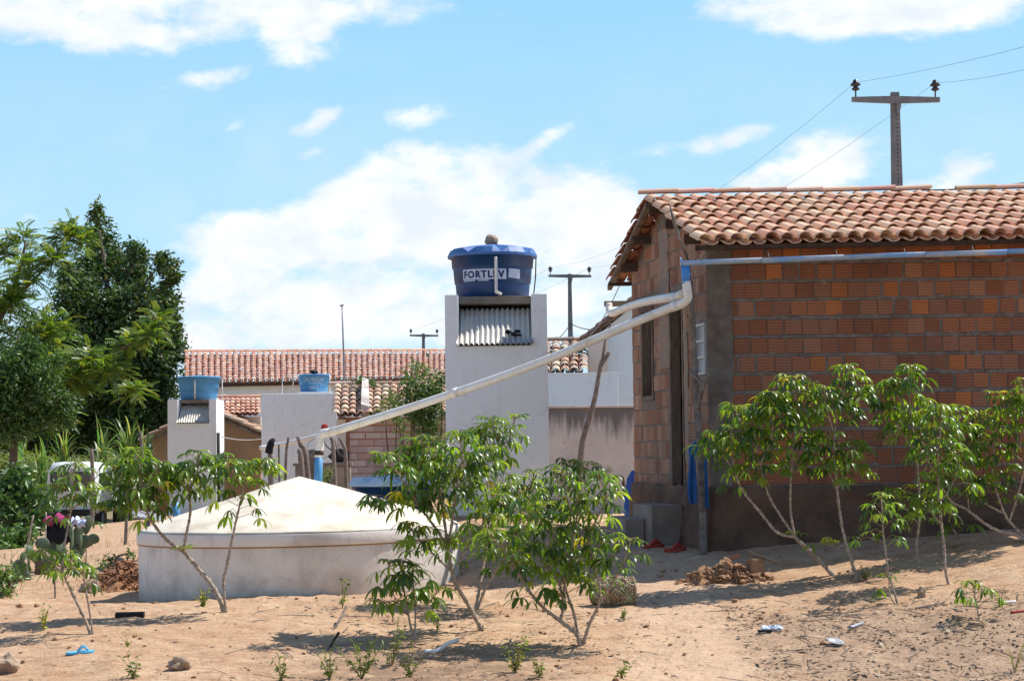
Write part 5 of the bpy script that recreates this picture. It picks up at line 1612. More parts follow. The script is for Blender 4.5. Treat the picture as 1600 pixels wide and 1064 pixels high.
# bush between block house and tall tower, weeds on its roof
YBu = 36.0
def bush(name, label, blobs, Y, n, L, Wd, pal, cat='bush', mat='treeleaf', dep=.8, spread=.3, stem_px=None, sr=.2, sub=18, shell=.3, group=None, loc=None):
    bl = px_blobs(blobs, Y, dep, spread)
    cx_ = stem_px if stem_px else sum(b[0] for b in blobs) / len(blobs)
    base = at(cx_, 700, Y); base.z = loc if loc is not None else gz(base.x, Y)
    root = thing(name, label, cat, base, group)
    P_ = clump_points(bl, n, sub, sr, shell)
    P_[:, 2] = np.maximum(P_[:, 2], base.z + .02)
    V, Fc, C = leaf_cloud(P_, L, Wd, cols_of(len(P_), pal), .15)
    from_arrays('foliage', V, Fc, C, mat, root)
    m_ = MB()
    for c_, r_ in bl:
        e = Vector(c_); limb(m_, [base + Vector((random.uniform(-.05, .05), 0, -.05)), base.lerp(e, .55) + Vector((random.uniform(-.1, .1), 0, .05)), e], .03, .008, 4, 5, .1)
    part('stem', m_, 'bark', root)
    return root
GP = [(.075, .14, .03), (.10, .18, .035), (.06, .11, .03), (.14, .20, .045)]
bush('dark_bush', 'dark leafy bush beside the left side of the tall white tower', [(665, 650, 24, 28), (652, 610, 26, 22), (680, 625, 18, 26), (675, 670, 18, 20), (690, 600, 12, 12), (640, 640, 18, 16)], YBu, 2600, .10, .04, GP)
bush('light_bush', 'loose light green bush in front of the block house roof', [(615, 625, 16, 22), (602, 645, 16, 14), (640, 590, 14, 12), (620, 655, 18, 12), (660, 580, 20, 10), (650, 570, 16, 8), (630, 672, 14, 10)], YBu + 1.2, 700, .11, .035, [(.15, .22, .05), (.20, .25, .06), (.11, .18, .05)], sub=8, sr=.16, shell=.2)
zr_ = at(571, 604, 48.2).z
bush('roof_weed', 'green weed growing on the parapet of the block house roof', [(570, 596, 12, 5), (560, 597, 8, 4), (582, 598, 8, 4)], 48.2, 130, .16, .05, GP, 'weed', sub=10, sr=.1, loc=zr_)
bush('leafy_shrub', 'dense glossy dark green shrub at the left edge below the grass slope', [(20, 765, 34, 28), (55, 780, 26, 28), (0, 800, 40, 30), (50, 810, 30, 20), (-20, 760, 30, 30), (30, 740, 20, 12)], 36, 2600, .16, .07, [(.07, .14, .04), (.10, .19, .05), (.06, .11, .035), (.13, .22, .06)])
bush('leafy_shrub', 'smaller bright green shrub between the left edge shrub and the cacti', [(18, 845, 24, 16), (-5, 850, 24, 18), (40, 838, 14, 12), (5, 868, 20, 10)], 31, 1100, .13, .06, [(.10, .19, .045), (.14, .23, .05), (.075, .14, .04)])
bush('low_bush', 'bright green low bush in the bottom left corner beside the cacti', [(5, 895, 16, 12), (18, 905, 12, 10), (-6, 915, 14, 14), (12, 925, 10, 8)], 22, 500, .07, .03, [(.14, .23, .04), (.18, .26, .05), (.10, .18, .04)])
bush('garden_weed', 'small green weed between the cacti and the dirt heap', [(172, 878, 9, 5), (160, 882, 6, 4), (205, 864, 8, 4)], 24, 160, .06, .03, GP, 'weed', sub=8)
bush('garden_weed', 'little green sprig behind the blue standpipe', [(510, 745, 8, 10), (515, 735, 5, 8)], 27, 130, .06, .02, [(.2, .28, .06), (.15, .25, .05)], 'weed', sub=8, sr=.12)
# overgrown slope behind the van
bl = px_blobs([(20, 730, 60, 22), (80, 735, 60, 18), (140, 730, 60, 16), (200, 728, 50, 16), (-40, 735, 60, 26), (30, 752, 50, 14), (245, 728, 30, 14)], 59, .5, .5)
P_ = clump_points(bl, 11000, 20, .2, .25)
V, Fc, C = leaf_cloud(P_, .17, .035, cols_of(len(P_), [(.17, .23, .08), (.22, .27, .10), (.13, .18, .06), (.27, .29, .13)]), -.25)
props(from_arrays('grass_slope', V, Fc, C, 'blade', None, tuple(at(100, 740, 59))), kind='stuff', label='overgrown green grassy slope behind the parked van')

def blades(name, label, px, py, Y, n, L, Wd, group, fan=1.0, broad=0):
    b_ = at(px, py, Y); b_.z = gz(b_.x, Y)
    lift = max(at(px, py, Y).z - b_.z, 0)
    m_ = MB(); m_.smooth = True
    for k in range(n + broad):
        a = random.uniform(0, 2 * math.pi); l_ = L * random.uniform(.6, 1.15); w_ = Wd * random.uniform(.7, 1.2)
        if k >= n: l_ *= 1.5; w_ *= 5.5
        dx = Vector((math.cos(a), math.sin(a) * .6, 0)); sp = random.uniform(.12, .75) * fan
        sd = Vector((-dx.y, dx.x, 0)).normalized()
        m_.col = tuple(q * random.uniform(.75, 1.3) for q in random.choice([(.24, .33, .14), (.17, .26, .09), (.34, .42, .22), (.13, .20, .07)]))
        s0 = b_ + Vector((random.uniform(-.12, .12), random.uniform(-.1, .1), lift * random.uniform(.2, .9)))
        vs = []; fs = []
        for i in range(8):
            t = i / 7
            q = s0 + dx * l_ * sp * (t ** 1.5) + Vector((0, 0, l_ * (t * .95 - sp * .75 * t ** 2.6)))
            ww = w_ * (1 - t ** 2.2) * (.5 + min(t * 3, .5))
            vs += [q - sd * ww + Vector((0, 0, ww * .35)), q, q + sd * ww + Vector((0, 0, ww * .35))]
        for i in range(7):
            fs += [(3 * i, 3 * i + 1, 3 * i + 4, 3 * i + 3), (3 * i + 1, 3 * i + 2, 3 * i + 5, 3 * i + 4)]
        m_.add(vs, fs)
        if lift > .2: m_.tube([Vector((s0.x, s0.y, b_.z)), s0], .012, 4)
    return single(name, m_, 'blade', label, 'cane clump', b_, group)
blades('cane_clump', 'leftmost clump of arching cane leaves under the feathery tree', 32, 692, 54, 56, 1.35, .035, 'cane clumps behind the van')
blades('cane_clump', 'upright light green cane clump directly behind the van roof', 100, 700, 54.5, 84, 1.45, .035, 'cane clumps behind the van', .7)
blades('cane_clump', 'cane clump between the van and the short tower with one broad arching leaf', 160, 694, 55, 70, 1.5, .034, 'cane clumps behind the van', 1.0, 1)
blades('cane_clump', 'pale spiky cane clump left of the mud hut eave', 200, 692, 54, 96, 1.6, .04, 'cane clumps behind the van', .9)
blades('cane_clump', 'low dense cane clump in the middle behind the van', 66, 700, 55, 56, 1.2, .03, 'cane clumps behind the van')
blades('cane_clump', 'narrow cane clump hard against the mud hut wall', 228, 700, 54, 46, 1.3, .034, 'cane clumps behind the van', .7)

# fence posts at the left
for k, (px, p0, p1, Y, r_, lb) in enumerate(((143, 701, 760, 44, .055, 'tall dark fence post in front of the white van'), (21, 717, 752, 50, .05, 'dark fence post standing at the left edge on the grass slope'), (220, 675, 735, 50, .05, 'grey fence post beside the mud hut eave'), (195, 735, 800, 30, .028, 'pale thin post among the cassava leaves right of the van'))):
    mb = MB(); t_ = at(px, p0, Y); b_ = Vector((t_.x, Y, gz(t_.x, Y)))
    limb(mb, [b_ - Vector((0, 0, .2)), b_.lerp(t_, .5) + Vector((.03, 0, 0)), t_], r_, r_ * .8, 5, 8, .15)
    single('fence_post', mb, 'deadwood', lb, 'post', b_)

# ------------------------------------------------------------------ van
YV = 52.0
vl, vr = at(71, 800, YV).x, at(151, 800, YV).x
vb = gz((vl + vr) / 2, YV); vtop = at(110, 721, YV).z
van = thing('parked_van', 'white van parked in the background at the left, seen from behind', 'van', ((vl + vr) / 2, YV + 1.9, vb))
vc = (vl + vr) / 2; vw = vr - vl; vh = vtop - vb; hw = vw / 2
def vbody():
    m_ = MB(); m_.smooth = True
    ribs = []
    # y, half width bottom, half width belt, half width roof, z0, belt, roof
    for (y, k, z0, zb_, zr_) in ((0.0, .97, .30, .55, .90), (.05, 1.0, .27, .55, .955), (.25, 1.0, .25, .55, 1.0), (2.3, 1.0, .25, .55, .985), (2.55, .99, .25, .55, .93), (3.05, .98, .25, .56, .60), (3.85, .95, .25, .52, .53), (4.0, .90, .30, .44, .46)):
        w = hw * k
        sec = [(-w * .94, z0), (-w, z0 + .06), (-w, zb_), (-w * .90, zb_ + (zr_ - zb_) * .8), (-w * .80, zr_ * .985), (-w * .35, zr_), (w * .35, zr_), (w * .80, zr_ * .985), (w * .90, zb_ + (zr_ - zb_) * .8), (w, zb_), (w, z0 + .06), (w * .94, z0)]
        ribs.append([Vector((vc + x, YV + y, vb + z * vh)) for x, z in sec])
    n_ = len(ribs[0]); vs = [p for r_ in ribs for p in r_]; fs = []
    for i in range(len(ribs) - 1):
        for k in range(n_):
            fs.append((i * n_ + k, i * n_ + (k + 1) % n_, (i + 1) * n_ + (k + 1) % n_, (i + 1) * n_ + k))
    m_.add(vs, fs); m_.smooth = False
    m_.add(ribs[0], [tuple(range(n_ - 1, -1, -1))]); m_.add(ribs[-1], [tuple(range(n_))])
    return m_
body = part('body', vbody(), 'vanpaint', van)
for sg in (-1, 1):
    mb = MB(); mb.bbox((vc + sg * hw * .43, YV - .008, vb + .715 * vh), (hw * .70, .02, .25 * vh), b=.008)
    w_ = part('rear_window', mb, 'glass', van)
    mb = MB()
    for (dx_, dz_, sx_, sz_) in ((0, .132, .74, .012), (0, -.132, .74, .012)): mb.box((vc + sg * hw * .43, YV - .012, vb + (.715 + dz_) * vh), (hw * sx_, .024, sz_ * vh))
    for dx_ in (-.36, .36): mb.box((vc + sg * hw * (.43) + dx_ * hw, YV - .012, vb + .715 * vh), (.02, .024, .25 * vh))
    part('seal', mb, 'rubber', w_)
    mb = MB(); mb.bbox((vc + sg * hw * .90, YV - .01, vb + .36 * vh), (hw * .15, .04, .10 * vh), b=.01)
    part('taillight', mb, 'redlens', van)
mb = MB(); mb.bbox((vc, YV - .05, vb + .265 * vh), (vw * .98, .14, .10 * vh), b=.03); part('bumper', mb, 'rubber', van)
mb = MB(); mb.box((vc, YV - .005, vb + .60 * vh), (.012, .012, .58 * vh)); part('door_seam', mb, 'rubber', van)
mb = MB(); vt, ft = text_mesh('65-80', .17, 1.0, 0, .008)
mb.add([Vector((vc - hw * .45 + v.x, YV - .016, vb + .46 * vh + v.y)) for v in vt], ft); part('number', mb, 'rubber', van)
for sg in (-1, 1):
    for y in (.75, 3.2):
        mb = MB(); c_ = Vector((vc + sg * (hw - .08), YV + y, vb + .30)); mb.smooth = True
        rot_ = Matrix.Rotation(R(90), 3, 'Y')
        mb.lathe(c_, [(.18, -.09), (.28, -.095), (.30, -.06), (.30, .06), (.28, .095), (.18, .09)], 24, tilt=rot_)
        wh = part('wheel', mb, 'rubber', van)
        mb = MB(); mb.lathe(c_, [(.02, -.094), (.17, -.092), (.175, .092), (.02, .094)], 20, tilt=rot_); part('rim', mb, 'metal', wh)
for (y0_, y1_) in ((.5, 1.3), (1.38, 2.2)):
    mb = MB(); mb.prism([Vector((vc + hw * 1.002, YV + y0_, vb + .60 * vh)), Vector((vc + hw * 1.002, YV + y1_, vb + .60 * vh)), Vector((vc + hw * .93, YV + y1_, vb + .83 * vh)), Vector((vc + hw * .93, YV + y0_, vb + .83 * vh))], (.012, 0, 0)); part('side_window', mb, 'glass', van)
mb = MB(); mb.bbox((vc - hw - .09, YV + 2.5, vb + .62 * vh), (.18, .08, .16), b=.02); part('mirror', mb, 'rubber', van)

# ------------------------------------------------------------------ cacti with clothes drying on them
def cactus(label, pads, Y, group='prickly pear cacti'):
    xs = pads[0]; b_ = at(xs[0], 900, Y); b_.z = gz(b_.x, Y)
    root = thing('prickly_pear', label, 'cactus', b_, group)
    for k, (px, py, w_, h_, tl_, rz_) in enumerate(pads):
        m_ = MB(); m_.smooth = True
        c_ = at(px, py, Y + random.uniform(-.12, .12)); s_ = Y / F
        bm = bmesh.new(); bmesh.ops.create_uvsphere(bm, u_segments=18, v_segments=12, radius=1); bm.verts.index_update()
        rm = Matrix.Rotation(R(tl_), 3, 'Y') @ Matrix.Rotation(R(rz_), 3, 'Z')
        vs = []
        for v in bm.verts:
            q = v.co; wd = 1 - .22 * (q.z * -.5 + .5) if q.z < 0 else 1.0
            vs.append(c_ + rm @ Vector((q.x * w_ * s_ / 2 * wd, q.y * .020, q.z * h_ * s_ / 2)))
        m_.add(vs, [[v.index for v in f.verts] for f in bm.faces]); bm.free()
        o_ = part('pad', m_, 'cactus', root)
    m_ = MB(); c_ = at(pads[0][0], pads[0][1], Y)
    m_.tube([b_ - Vector((0, 0, .1)), b_.lerp(c_, .6), c_], [.07, .06, .05], 8); part('trunk', m_, 'bark', root)
    return root
cactus('tall prickly pear with the dark clothes hung over it', [(105, 892, 20, 34, 4, 20), (96, 862, 26, 44, -8, 60), (112, 850, 14, 52, 3, 85), (80, 850, 24, 34, -14, 10), (104, 832, 20, 40, 6, 40), (86, 826, 22, 36, -6, 25), (121, 836, 20, 42, 14, 50), (128, 862, 16, 30, 22, 70)], 25.0)
cactus('prickly pear leaning right toward the dirt heap', [(124, 892, 18, 40, 2, 70), (120, 868, 22, 40, -4, 55), (134, 846, 24, 22, 30, 20), (146, 842, 20, 18, 40, 30), (126, 846, 14, 24, 6, 80), (136, 820, 18, 30, 10, 40)], 24.6)
cactus('low dark prickly pear at the left of the cactus row', [(62, 872, 26, 26, -10, 15), (76, 880, 30, 24, 18, 25), (48, 864, 16, 26, -20, 50), (66, 850, 24, 22, 6, 30), (72, 900, 40, 14, 24, 10)], 24.2)
cactus('dark prickly pear of the left edge above the small bush', [(30, 890, 26, 34, 6, 20), (36, 870, 14, 18, 10, 60), (22, 906, 16, 20, -16, 40), (42, 905, 14, 24, 12, 30)], 23.6)
def garment(name, label, cpx, cpy, Y, w_, h_, dpt, matn, seed, cat):
    m_ = MB(); m_.smooth = True
    c_ = at(cpx, cpy, Y); s_ = Y / F
    vs = []; fs = []; nu, nv_ = 16, 12
    for side in (0, 1):
        for j in range(nv_):
            for i in range(nu):
                u = i / (nu - 1) - .5; v = j / (nv_ - 1)
                ang_ = (v - .32) * 3.6
                yy_ = dpt * math.sin(ang_) ; zz_ = -abs(v - .32) ** 1.25 * h_ * s_ * 1.3
                wob = .014 * math.sin(u * 13 + seed + v * 2) + .022 * noise.noise(Vector((u * 4 + seed, v * 4, seed)))
                vs.append(c_ + Vector((u * w_ * s_ * (1 + .25 * noise.noise(Vector((seed, v * 3, u)))), -yy_ - wob * .6 - side * .012, zz_ + wob + .05 * noise.noise(Vector((u * 3, seed, 0))))))
    for side in (0, 1):
        b0_ = side * nu * nv_
        for j in range(nv_ - 1):
            for i in range(nu - 1):
                f = (b0_ + j * nu + i, b0_ + j * nu + i + 1, b0_ + (j + 1) * nu + i + 1, b0_ + (j + 1) * nu + i); fs.append(f if side else f[::-1])
    m_.add(vs, fs)
    return single(name, m_, matn, label, cat, c_ + Vector((0, 0, -.1)))
garment('black_garment', 'black garment hanging over the tall prickly pear', 92, 816, 24.75, 36, 40, .10, 'cloth_black', 2.1, 'garment')
garment('pink_garment', 'magenta garment draped over the top of the black one', 88, 806, 24.68, 34, 16, .12, 'cloth_pink', 5.3, 'garment')
garment('pale_garment', 'white and pale blue garment hung right of the magenta one', 124, 808, 24.7, 22, 18, .10, 'cloth_pale', 8.2, 'garment')

# ------------------------------------------------------------------ cassava plants
LPAL = [(.10, .18, .025), (.13, .215, .03), (.06, .115, .022), (.17, .25, .03), (.11, .19, .028), (.065, .125, .035), (.05, .10, .022)]
class Cassava:
    def __init__(s, dens=1.0): s.dens = dens; s.st = MB(); s.pt = MB(); s.V = []; s.F = []; s.C = []
    def leaflet(s, p, d, L, w, col, droop):
        """one pointed lobe starting at p in direction d, curving down"""
        n = 5; b = len(s.V); d = d.copy(); q = p.copy()
        sd = d.cross(Vector((0, 0, 1)))
        sd = sd.normalized() if sd.length > .05 else Vector((random.uniform(-1, 1), random.uniform(-1, 1), 0)).normalized()
        tw = random.uniform(-.5, .5)
        for i in range(n + 1):
            t = i / n
            ww = w * (math.sin(math.pi * min(t * .82 + .06, 1)) ** .9) if i < n else 0.002
            up_ = sd.cross(d).normalized()
            s2 = (sd * math.cos(tw) + up_ * math.sin(tw))
            u2 = s2.cross(d).normalized()
            s.V += [tuple(q - s2 * ww + u2 * ww * .28), tuple(q), tuple(q + s2 * ww + u2 * ww * .28)]
            s.C += [col] * 3
            q = q + d * (L / n)
            d = (d + Vector((0, 0, -1)) * droop * (.55 + .45 * t)).normalized()
        for i in range(n):
            a = b + 3 * i
            s.F += [(a, a + 1, a + 4, a + 3), (a + 1, a + 2, a + 5, a + 4)]
    def leaf(s, p0, az, plen, elev, size, young=0.0, sag=1.0):
        d = Vector((math.cos(az) * math.cos(elev), math.sin(az) * math.cos(elev), math.sin(elev)))
        m_ = p0 + d * plen * .55 + Vector((0, 0, .02))
        tip = p0 + d * plen + Vector((0, 0, -.12 * plen * sag))
        s.pt.tube([p0, m_, tip], [.0034, .0028, .0026], 5, cap=False)
        n = random.choice((5, 5, 6, 7, 7)) if size > .07 else 5
        r = random.random()
        if r < .014: col = np.array((.45, .36, .03))
        elif r < .07 + young * .5: col = np.array((.22, .28, .035))
        else: col = np.array(random.choice(LPAL))
        col = col * random.uniform(.75, 1.25)
        hd = Vector((d.x, d.y, 0)).normalized() if abs(d.x) + abs(d.y) > .01 else Vector((1, 0, 0))
        az0 = math.atan2(hd.y, hd.x)
        base_el = random.uniform(-.5, .1) + young * .3
        for k in range(n):
            a = (k - (n - 1) / 2) / ((n - 1) / 2) * random.uniform(1.9, 2.3)
            l_ = size * (1.0 - .42 * (abs(a) / 2.2) ** 1.4) * random.uniform(.9, 1.1)
            el = base_el - .25 * abs(a) / 2 + random.uniform(-.12, .12)
            dd = Vector((math.cos(az0 + a) * math.cos(el), math.sin(az0 + a) * math.cos(el), math.sin(el)))
            s.leaflet(tip, dd, l_, l_ * random.uniform(.085, .118), tuple(col * random.uniform(.92, 1.08)), (.50 - .25 * young) * random.uniform(.7, 1.35) * sag)
    def branch(s, pts, r0, r1, leaves=0, from_t=.45, size=.13, plen=.2, tip=True, sag=1.0):
        pth = smooth_path(pts, 9); L_ = len(pth)
        rad = [(r0 + (r1 - r0) * i / (L_ - 1)) * (1.16 if i % 3 == 0 else .93) * random.uniform(.95, 1.05) for i in range(L_)]
        s.st.tube(pth, rad, 8)
        # leaf scar bumps along the woody stem
        for i in range(2, L_ - 1):
            if rad[i] > .008 and random.random() < .8:
                a = random.uniform(0, 6.28); t_ = (pth[i + 1] - pth[i]).normalized(); o_ = t_.orthogonal().normalized(); o_ = Quaternion(t_, a) @ o_
                q = pth[i] + o_ * rad[i] * .8
                s.st.tube([q - t_ * .009, q + o_ * rad[i] * .45, q + t_ * .012], [rad[i] * .3, rad[i] * .42, rad[i] * .2], 5)
        leaves = int(leaves * 1.5 * s.dens); size *= 1.22; plen *= 1.08
        ga = random.uniform(0, 6.28)
        for k in range(leaves):
            t = from_t + (1 - from_t) * (k + random.random() * .7) / max(leaves, 1)
            i = min(int(t * (L_ - 1)), L_ - 1)
            ga += 2.4 + random.uniform(-.3, .3)
            rel = (t - from_t) / (1 - from_t)
            yg = max(0, rel - .72) * 2.2
            s.leaf(pth[i], ga, plen * random.uniform(.7, 1.25) * (1.05 - .55 * rel), random.uniform(.0, .55) + .5 * rel, size * random.uniform(.8, 1.15) * (1 - .38 * max(0, rel - .6)), yg, sag)
        if tip:
            for k in range(4):
                ga += 1.6; s.leaf(pth[-1], ga, plen * .35, random.uniform(.5, 1.1), size * .55, .9)
    def finish(s, label, base, group='cassava plants'):
        root = thing('cassava_plant', label, 'cassava plant', base, group)
        part('stem', s.st, 'stem', root); part('petiole', s.pt, 'petiole', root)
        from_arrays('foliage', np.array(s.V), np.array(s.F), np.array(s.C), 'leaf', root, smooth=True)
        return root

def cassava(label, base_px, branches, y_off=0.0, spread=.25, size=.13, plen=.2, r=.018, extra_Y=None, dens=1.0):
    """branches: (list of photo points from low to high, base radius, tip radius, leaves, from_t)"""
    b_ = gpt(*base_px) if extra_Y is None else None
    if b_ is None:
        b_ = at(*base_px, extra_Y); b_.z = gz(b_.x, b_.y)
    cs = Cassava(dens); Yb = b_.y
    memo = {}
    for (ps, r0, r1, nl, ft) in branches:
        P_ = []; yd = random.uniform(-spread, spread)
        for i, q in enumerate(ps):
            if tuple(q) in memo: P_.append(memo[tuple(q)]); continue
            if i == 0 and tuple(q) == tuple(base_px): v = b_ - Vector((0, 0, .06))
            else:
                t = i / (len(ps) - 1)
                base_y = P_[0].y if P_ else Yb
                v = at(q[0], q[1], base_y + yd * t)
            memo[tuple(q)] = v; P_.append(v)
        cs.branch(P_, r0, r1, nl, ft, size, plen)
    return cs.finish(label, b_)

def side_twigs(ps_list): return ps_list

random.seed(5)
# A: in front of the cistern's left end
cassava('cassava with two bare crossing stems in front of the left end of the round cistern', (355, 957), [
    ([(355, 957), (335, 920), (307, 885), (287, 862)], .023, .017, 0, 0),
    ([(287, 862), (262, 845), (238, 816), (228, 795), (222, 765), (217, 735), (212, 708)], .016, .008, 24, .38),
    ([(228, 795), (205, 770), (185, 745), (176, 728)], .010, .006, 16, .2),
    ([(222, 765), (240, 745), (252, 728)], .010, .006, 13, .15),
    ([(287, 862), (291, 835), (297, 803), (297, 770), (303, 742), (312, 712)], .014, .007, 20, .5),
    ([(297, 770), (283, 755), (268, 738)], .010, .006, 13, .2),
    ([(303, 742), (325, 730), (338, 718)], .009, .006, 11, .15),
    ([(355, 957), (349, 915), (355, 880), (363, 840), (372, 800), (381, 762), (388, 728)], .015, .007, 13, .62),
    ([(381, 762), (366, 742), (358, 728)], .008, .005, 9, .2),
    ([(384, 745), (402, 735), (416, 726)], .008, .005, 9, .2),
    ([(222, 765), (190, 790), (165, 800)], .009, .005, 12, .2),
], size=.135)
cassava('thin cassava with yellowing leaves at the far left before the van', (147, 991), [
    ([(147, 991), (128, 957), (110, 920), (100, 895), (97, 868)], .015, .009, 8, .6),
    ([(147, 991), (139, 950), (131, 905), (128, 897)], .010, .007, 2, .6),
    ([(97, 868), (104, 835), (111, 795), (113, 755), (117, 730)], .009, .005, 12, .35),
    ([(100, 895), (80, 878), (66, 868)], .007, .004, 5, .3),
    ([(111, 795), (98, 780), (90, 765)], .006, .004, 5, .2),
    ([(111, 795), (128, 785), (140, 770)], .006, .004, 5, .2),
], size=.125, spread=.15)
cassava('tall bushy cassava in the centre overlapping the right end of the round cistern', (758, 985), [
    ([(758, 985), (735, 950), (715, 918), (707, 895), (700, 855)], .021, .015, 0, 0),
    ([(700, 855), (677, 820), (655, 790), (640, 765), (618, 735), (596, 716)], .013, .006, 20, .3),
    ([(655, 790), (628, 782), (603, 788), (585, 792)], .009, .005, 12, .25),
    ([(700, 855), (692, 800), (682, 755), (668, 715), (660, 690)], .013, .006, 24, .3),
    ([(682, 755), (655, 730), (640, 705)], .009, .005, 14, .2),
    ([(700, 855), (708, 805), (714, 760), (722, 715), (716, 680)], .013, .006, 24, .3),
    ([(714, 760), (745, 735), (762, 705)], .009, .005, 14, .2),
    ([(707, 895), (730, 855), (752, 822), (770, 790)], .011, .006, 18, .3),
    ([(707, 895), (680, 868), (655, 842), (640, 825)], .009, .005, 13, .35),
], size=.135, spread=.3, dens=1.05)
cassava('cassava behind the central one reaching highest against the tall tower', (741, 952), [
    ([(741, 952), (750, 915), (757, 872), (763, 830)], .016, .012, 3, .6),
    ([(763, 830), (768, 790), (776, 745), (792, 700), (804, 655)], .010, .005, 20, .25),
    ([(776, 745), (764, 700), (757, 668)], .008, .005, 12, .3),
    ([(763, 830), (742, 780), (728, 740), (722, 716)], .009, .005, 15, .3),
    ([(741, 952), (762, 912), (785, 876), (806, 830), (826, 780), (834, 742)], .013, .006, 22, .4),
    ([(806, 830), (795, 785), (790, 760)], .008, .005, 14, .2),
    ([(792, 700), (775, 680), (768, 660)], .007, .004, 8, .3),
], size=.13, spread=.3)
cassava('many stemmed cassava with a forked red base in front of the wicker basket', (908, 1006), [
    ([(908, 1006), (902, 992), (876, 970), (850, 950), (828, 925), (812, 900), (798, 880)], .021, .008, 12, .5),
    ([(876, 970), (880, 945), (874, 912), (856, 885), (832, 858), (806, 835)], .013, .006, 22, .35),
    ([(880, 945), (884, 905), (892, 862), (900, 820), (905, 780)], .012, .006, 22, .35),
    ([(908, 1006), (897, 960), (887, 930), (876, 890), (866, 840), (850, 790)], .014, .006, 22, .4),
    ([(884, 905), (912, 865), (930, 815), (948, 775), (936, 745)], .010, .005, 20, .35),
    ([(900, 820), (885, 775), (878, 740)], .008, .005, 13, .25),
    ([(908, 1006), (921, 975), (935, 945), (937, 915), (930, 880), (940, 845)], .016, .007, 10, .6),
    ([(935, 945), (958, 908), (973, 882), (984, 848)], .010, .005, 7, .6),
    ([(866, 840), (835, 810), (800, 795), (772, 780)], .009, .005, 18, .2),
    ([(812, 900), (790, 860), (765, 838)], .008, .005, 14, .2),
    ([(937, 915), (925, 870), (915, 830)], .008, .005, 10, .3),
], size=.13, spread=.3, dens=.86)
cassava('low drooping young cassava left of the central bushy one', (648, 1000), [
    ([(648, 1000), (638, 960), (631, 920), (628, 885)], .010, .006, 11, .45),
    ([(648, 1000), (649, 960), (646, 920), (645, 890)], .009, .006, 10, .45),
    ([(638, 960), (618, 935), (608, 905), (607, 883)], .006, .004, 8, .3),
    ([(638, 960), (615, 950), (595, 945)], .006, .004, 6, .3),
    ([(649, 960), (672, 940), (682, 925)], .006, .004, 6, .4),
], size=.15, plen=.2, spread=.15, dens=.62)
cassava('wide cassava with three long bare stems left of the brick wall', (1310, 898), [
    ([(1310, 898), (1275, 870), (1254, 850), (1242, 839)], .022, .017, 0, 0),
    ([(1242, 839), (1215, 832), (1195, 809), (1180, 791), (1159, 764), (1148, 735), (1144, 700), (1142, 672)], .015, .006, 17, .6),
    ([(1148, 735), (1125, 705), (1115, 680)], .008, .005, 12, .3),
    ([(1242, 839), (1222, 809), (1204, 780), (1195, 755), (1188, 725), (1180, 690), (1178, 655)], .013, .006, 17, .58),
    ([(1188, 725), (1205, 685), (1206, 645), (1204, 620)], .009, .005, 18, .35),
    ([(1242, 839), (1236, 804), (1235, 768), (1237, 735), (1240, 690), (1250, 645), (1262, 604)], .012, .006, 24, .5),
    ([(1240, 690), (1222, 655), (1212, 640), (1200, 625)], .008, .005, 14, .3),
    ([(1250, 645), (1240, 610), (1236, 595)], .008, .005, 10, .3),
    ([(1180, 690), (1160, 665), (1148, 640)], .008, .005, 12, .3),
], size=.135, spread=.3)
cassava('slender upright cassava crossing behind the wide one, tallest before the brick wall', (1340, 905), [
    ([(1340, 905), (1331, 877), (1322, 850), (1315, 818), (1308, 764), (1304, 720)], .017, .011, 3, .8),
    ([(1304, 720), (1304, 680), (1310, 635), (1322, 600), (1325, 576)], .010, .005, 22, .2),
    ([(1308, 764), (1297, 742), (1285, 715), (1276, 685)], .010, .005, 16, .35),
    ([(1304, 680), (1292, 640), (1288, 610)], .008, .005, 12, .3),
    ([(1310, 635), (1338, 625), (1350, 610)], .007, .004, 10, .3),
    ([(1308, 764), (1325, 730), (1338, 695)], .008, .005, 13, .35),
    ([(1322, 850), (1305, 855), (1298, 850)], .005, .004, 2, .5),
], size=.13, spread=.25)
cassava('thin young cassava with long bare petioles on the litter at right', (1406, 944), [
    ([(1406, 944), (1395, 918), (1388, 895), (1384, 864), (1380, 830), (1379, 805), (1377, 780)], .011, .006, 12, .55),
    ([(1406, 944), (1391, 930), (1389, 905)], .007, .005, 1, .6),
], size=.12, plen=.22, spread=.1)
cassava('straight tall thin cassava between the young one and the right edge', (1484, 912), [
    ([(1484, 912), (1477, 889), (1475, 853), (1471, 819), (1467, 785), (1466, 745)], .015, .010, 2, .6),
    ([(1466, 745), (1467, 705), (1470, 665), (1470, 640)], .009, .005, 16, .25),
    ([(1467, 785), (1480, 770), (1492, 745), (1498, 710)], .008, .005, 12, .35),
    ([(1466, 745), (1450, 720), (1440, 690)], .007, .004, 11, .3),
    ([(1471, 819), (1455, 800), (1440, 780)], .007, .004, 10, .3),
], size=.13, spread=.2)
cassava('cassava close to the brick wall with a high leaning tip right of the tallest one', (1437, 880), [
    ([(1437, 880), (1432, 853), (1436, 819), (1436, 765)], .012, .010, 4, .6),
    ([(1436, 765), (1432, 705), (1424, 650), (1420, 598), (1421, 578)], .010, .005, 26, .35),
    ([(1432, 705), (1405, 670), (1395, 640)], .008, .005, 15, .3),
    ([(1432, 705), (1455, 670), (1460, 645)], .008, .005, 14, .3),
    ([(1436, 819), (1412, 790), (1396, 770)], .008, .005, 12, .3),
    ([(1424, 650), (1400, 615), (1392, 600)], .007, .004, 10, .3),
], size=.13, spread=.3)
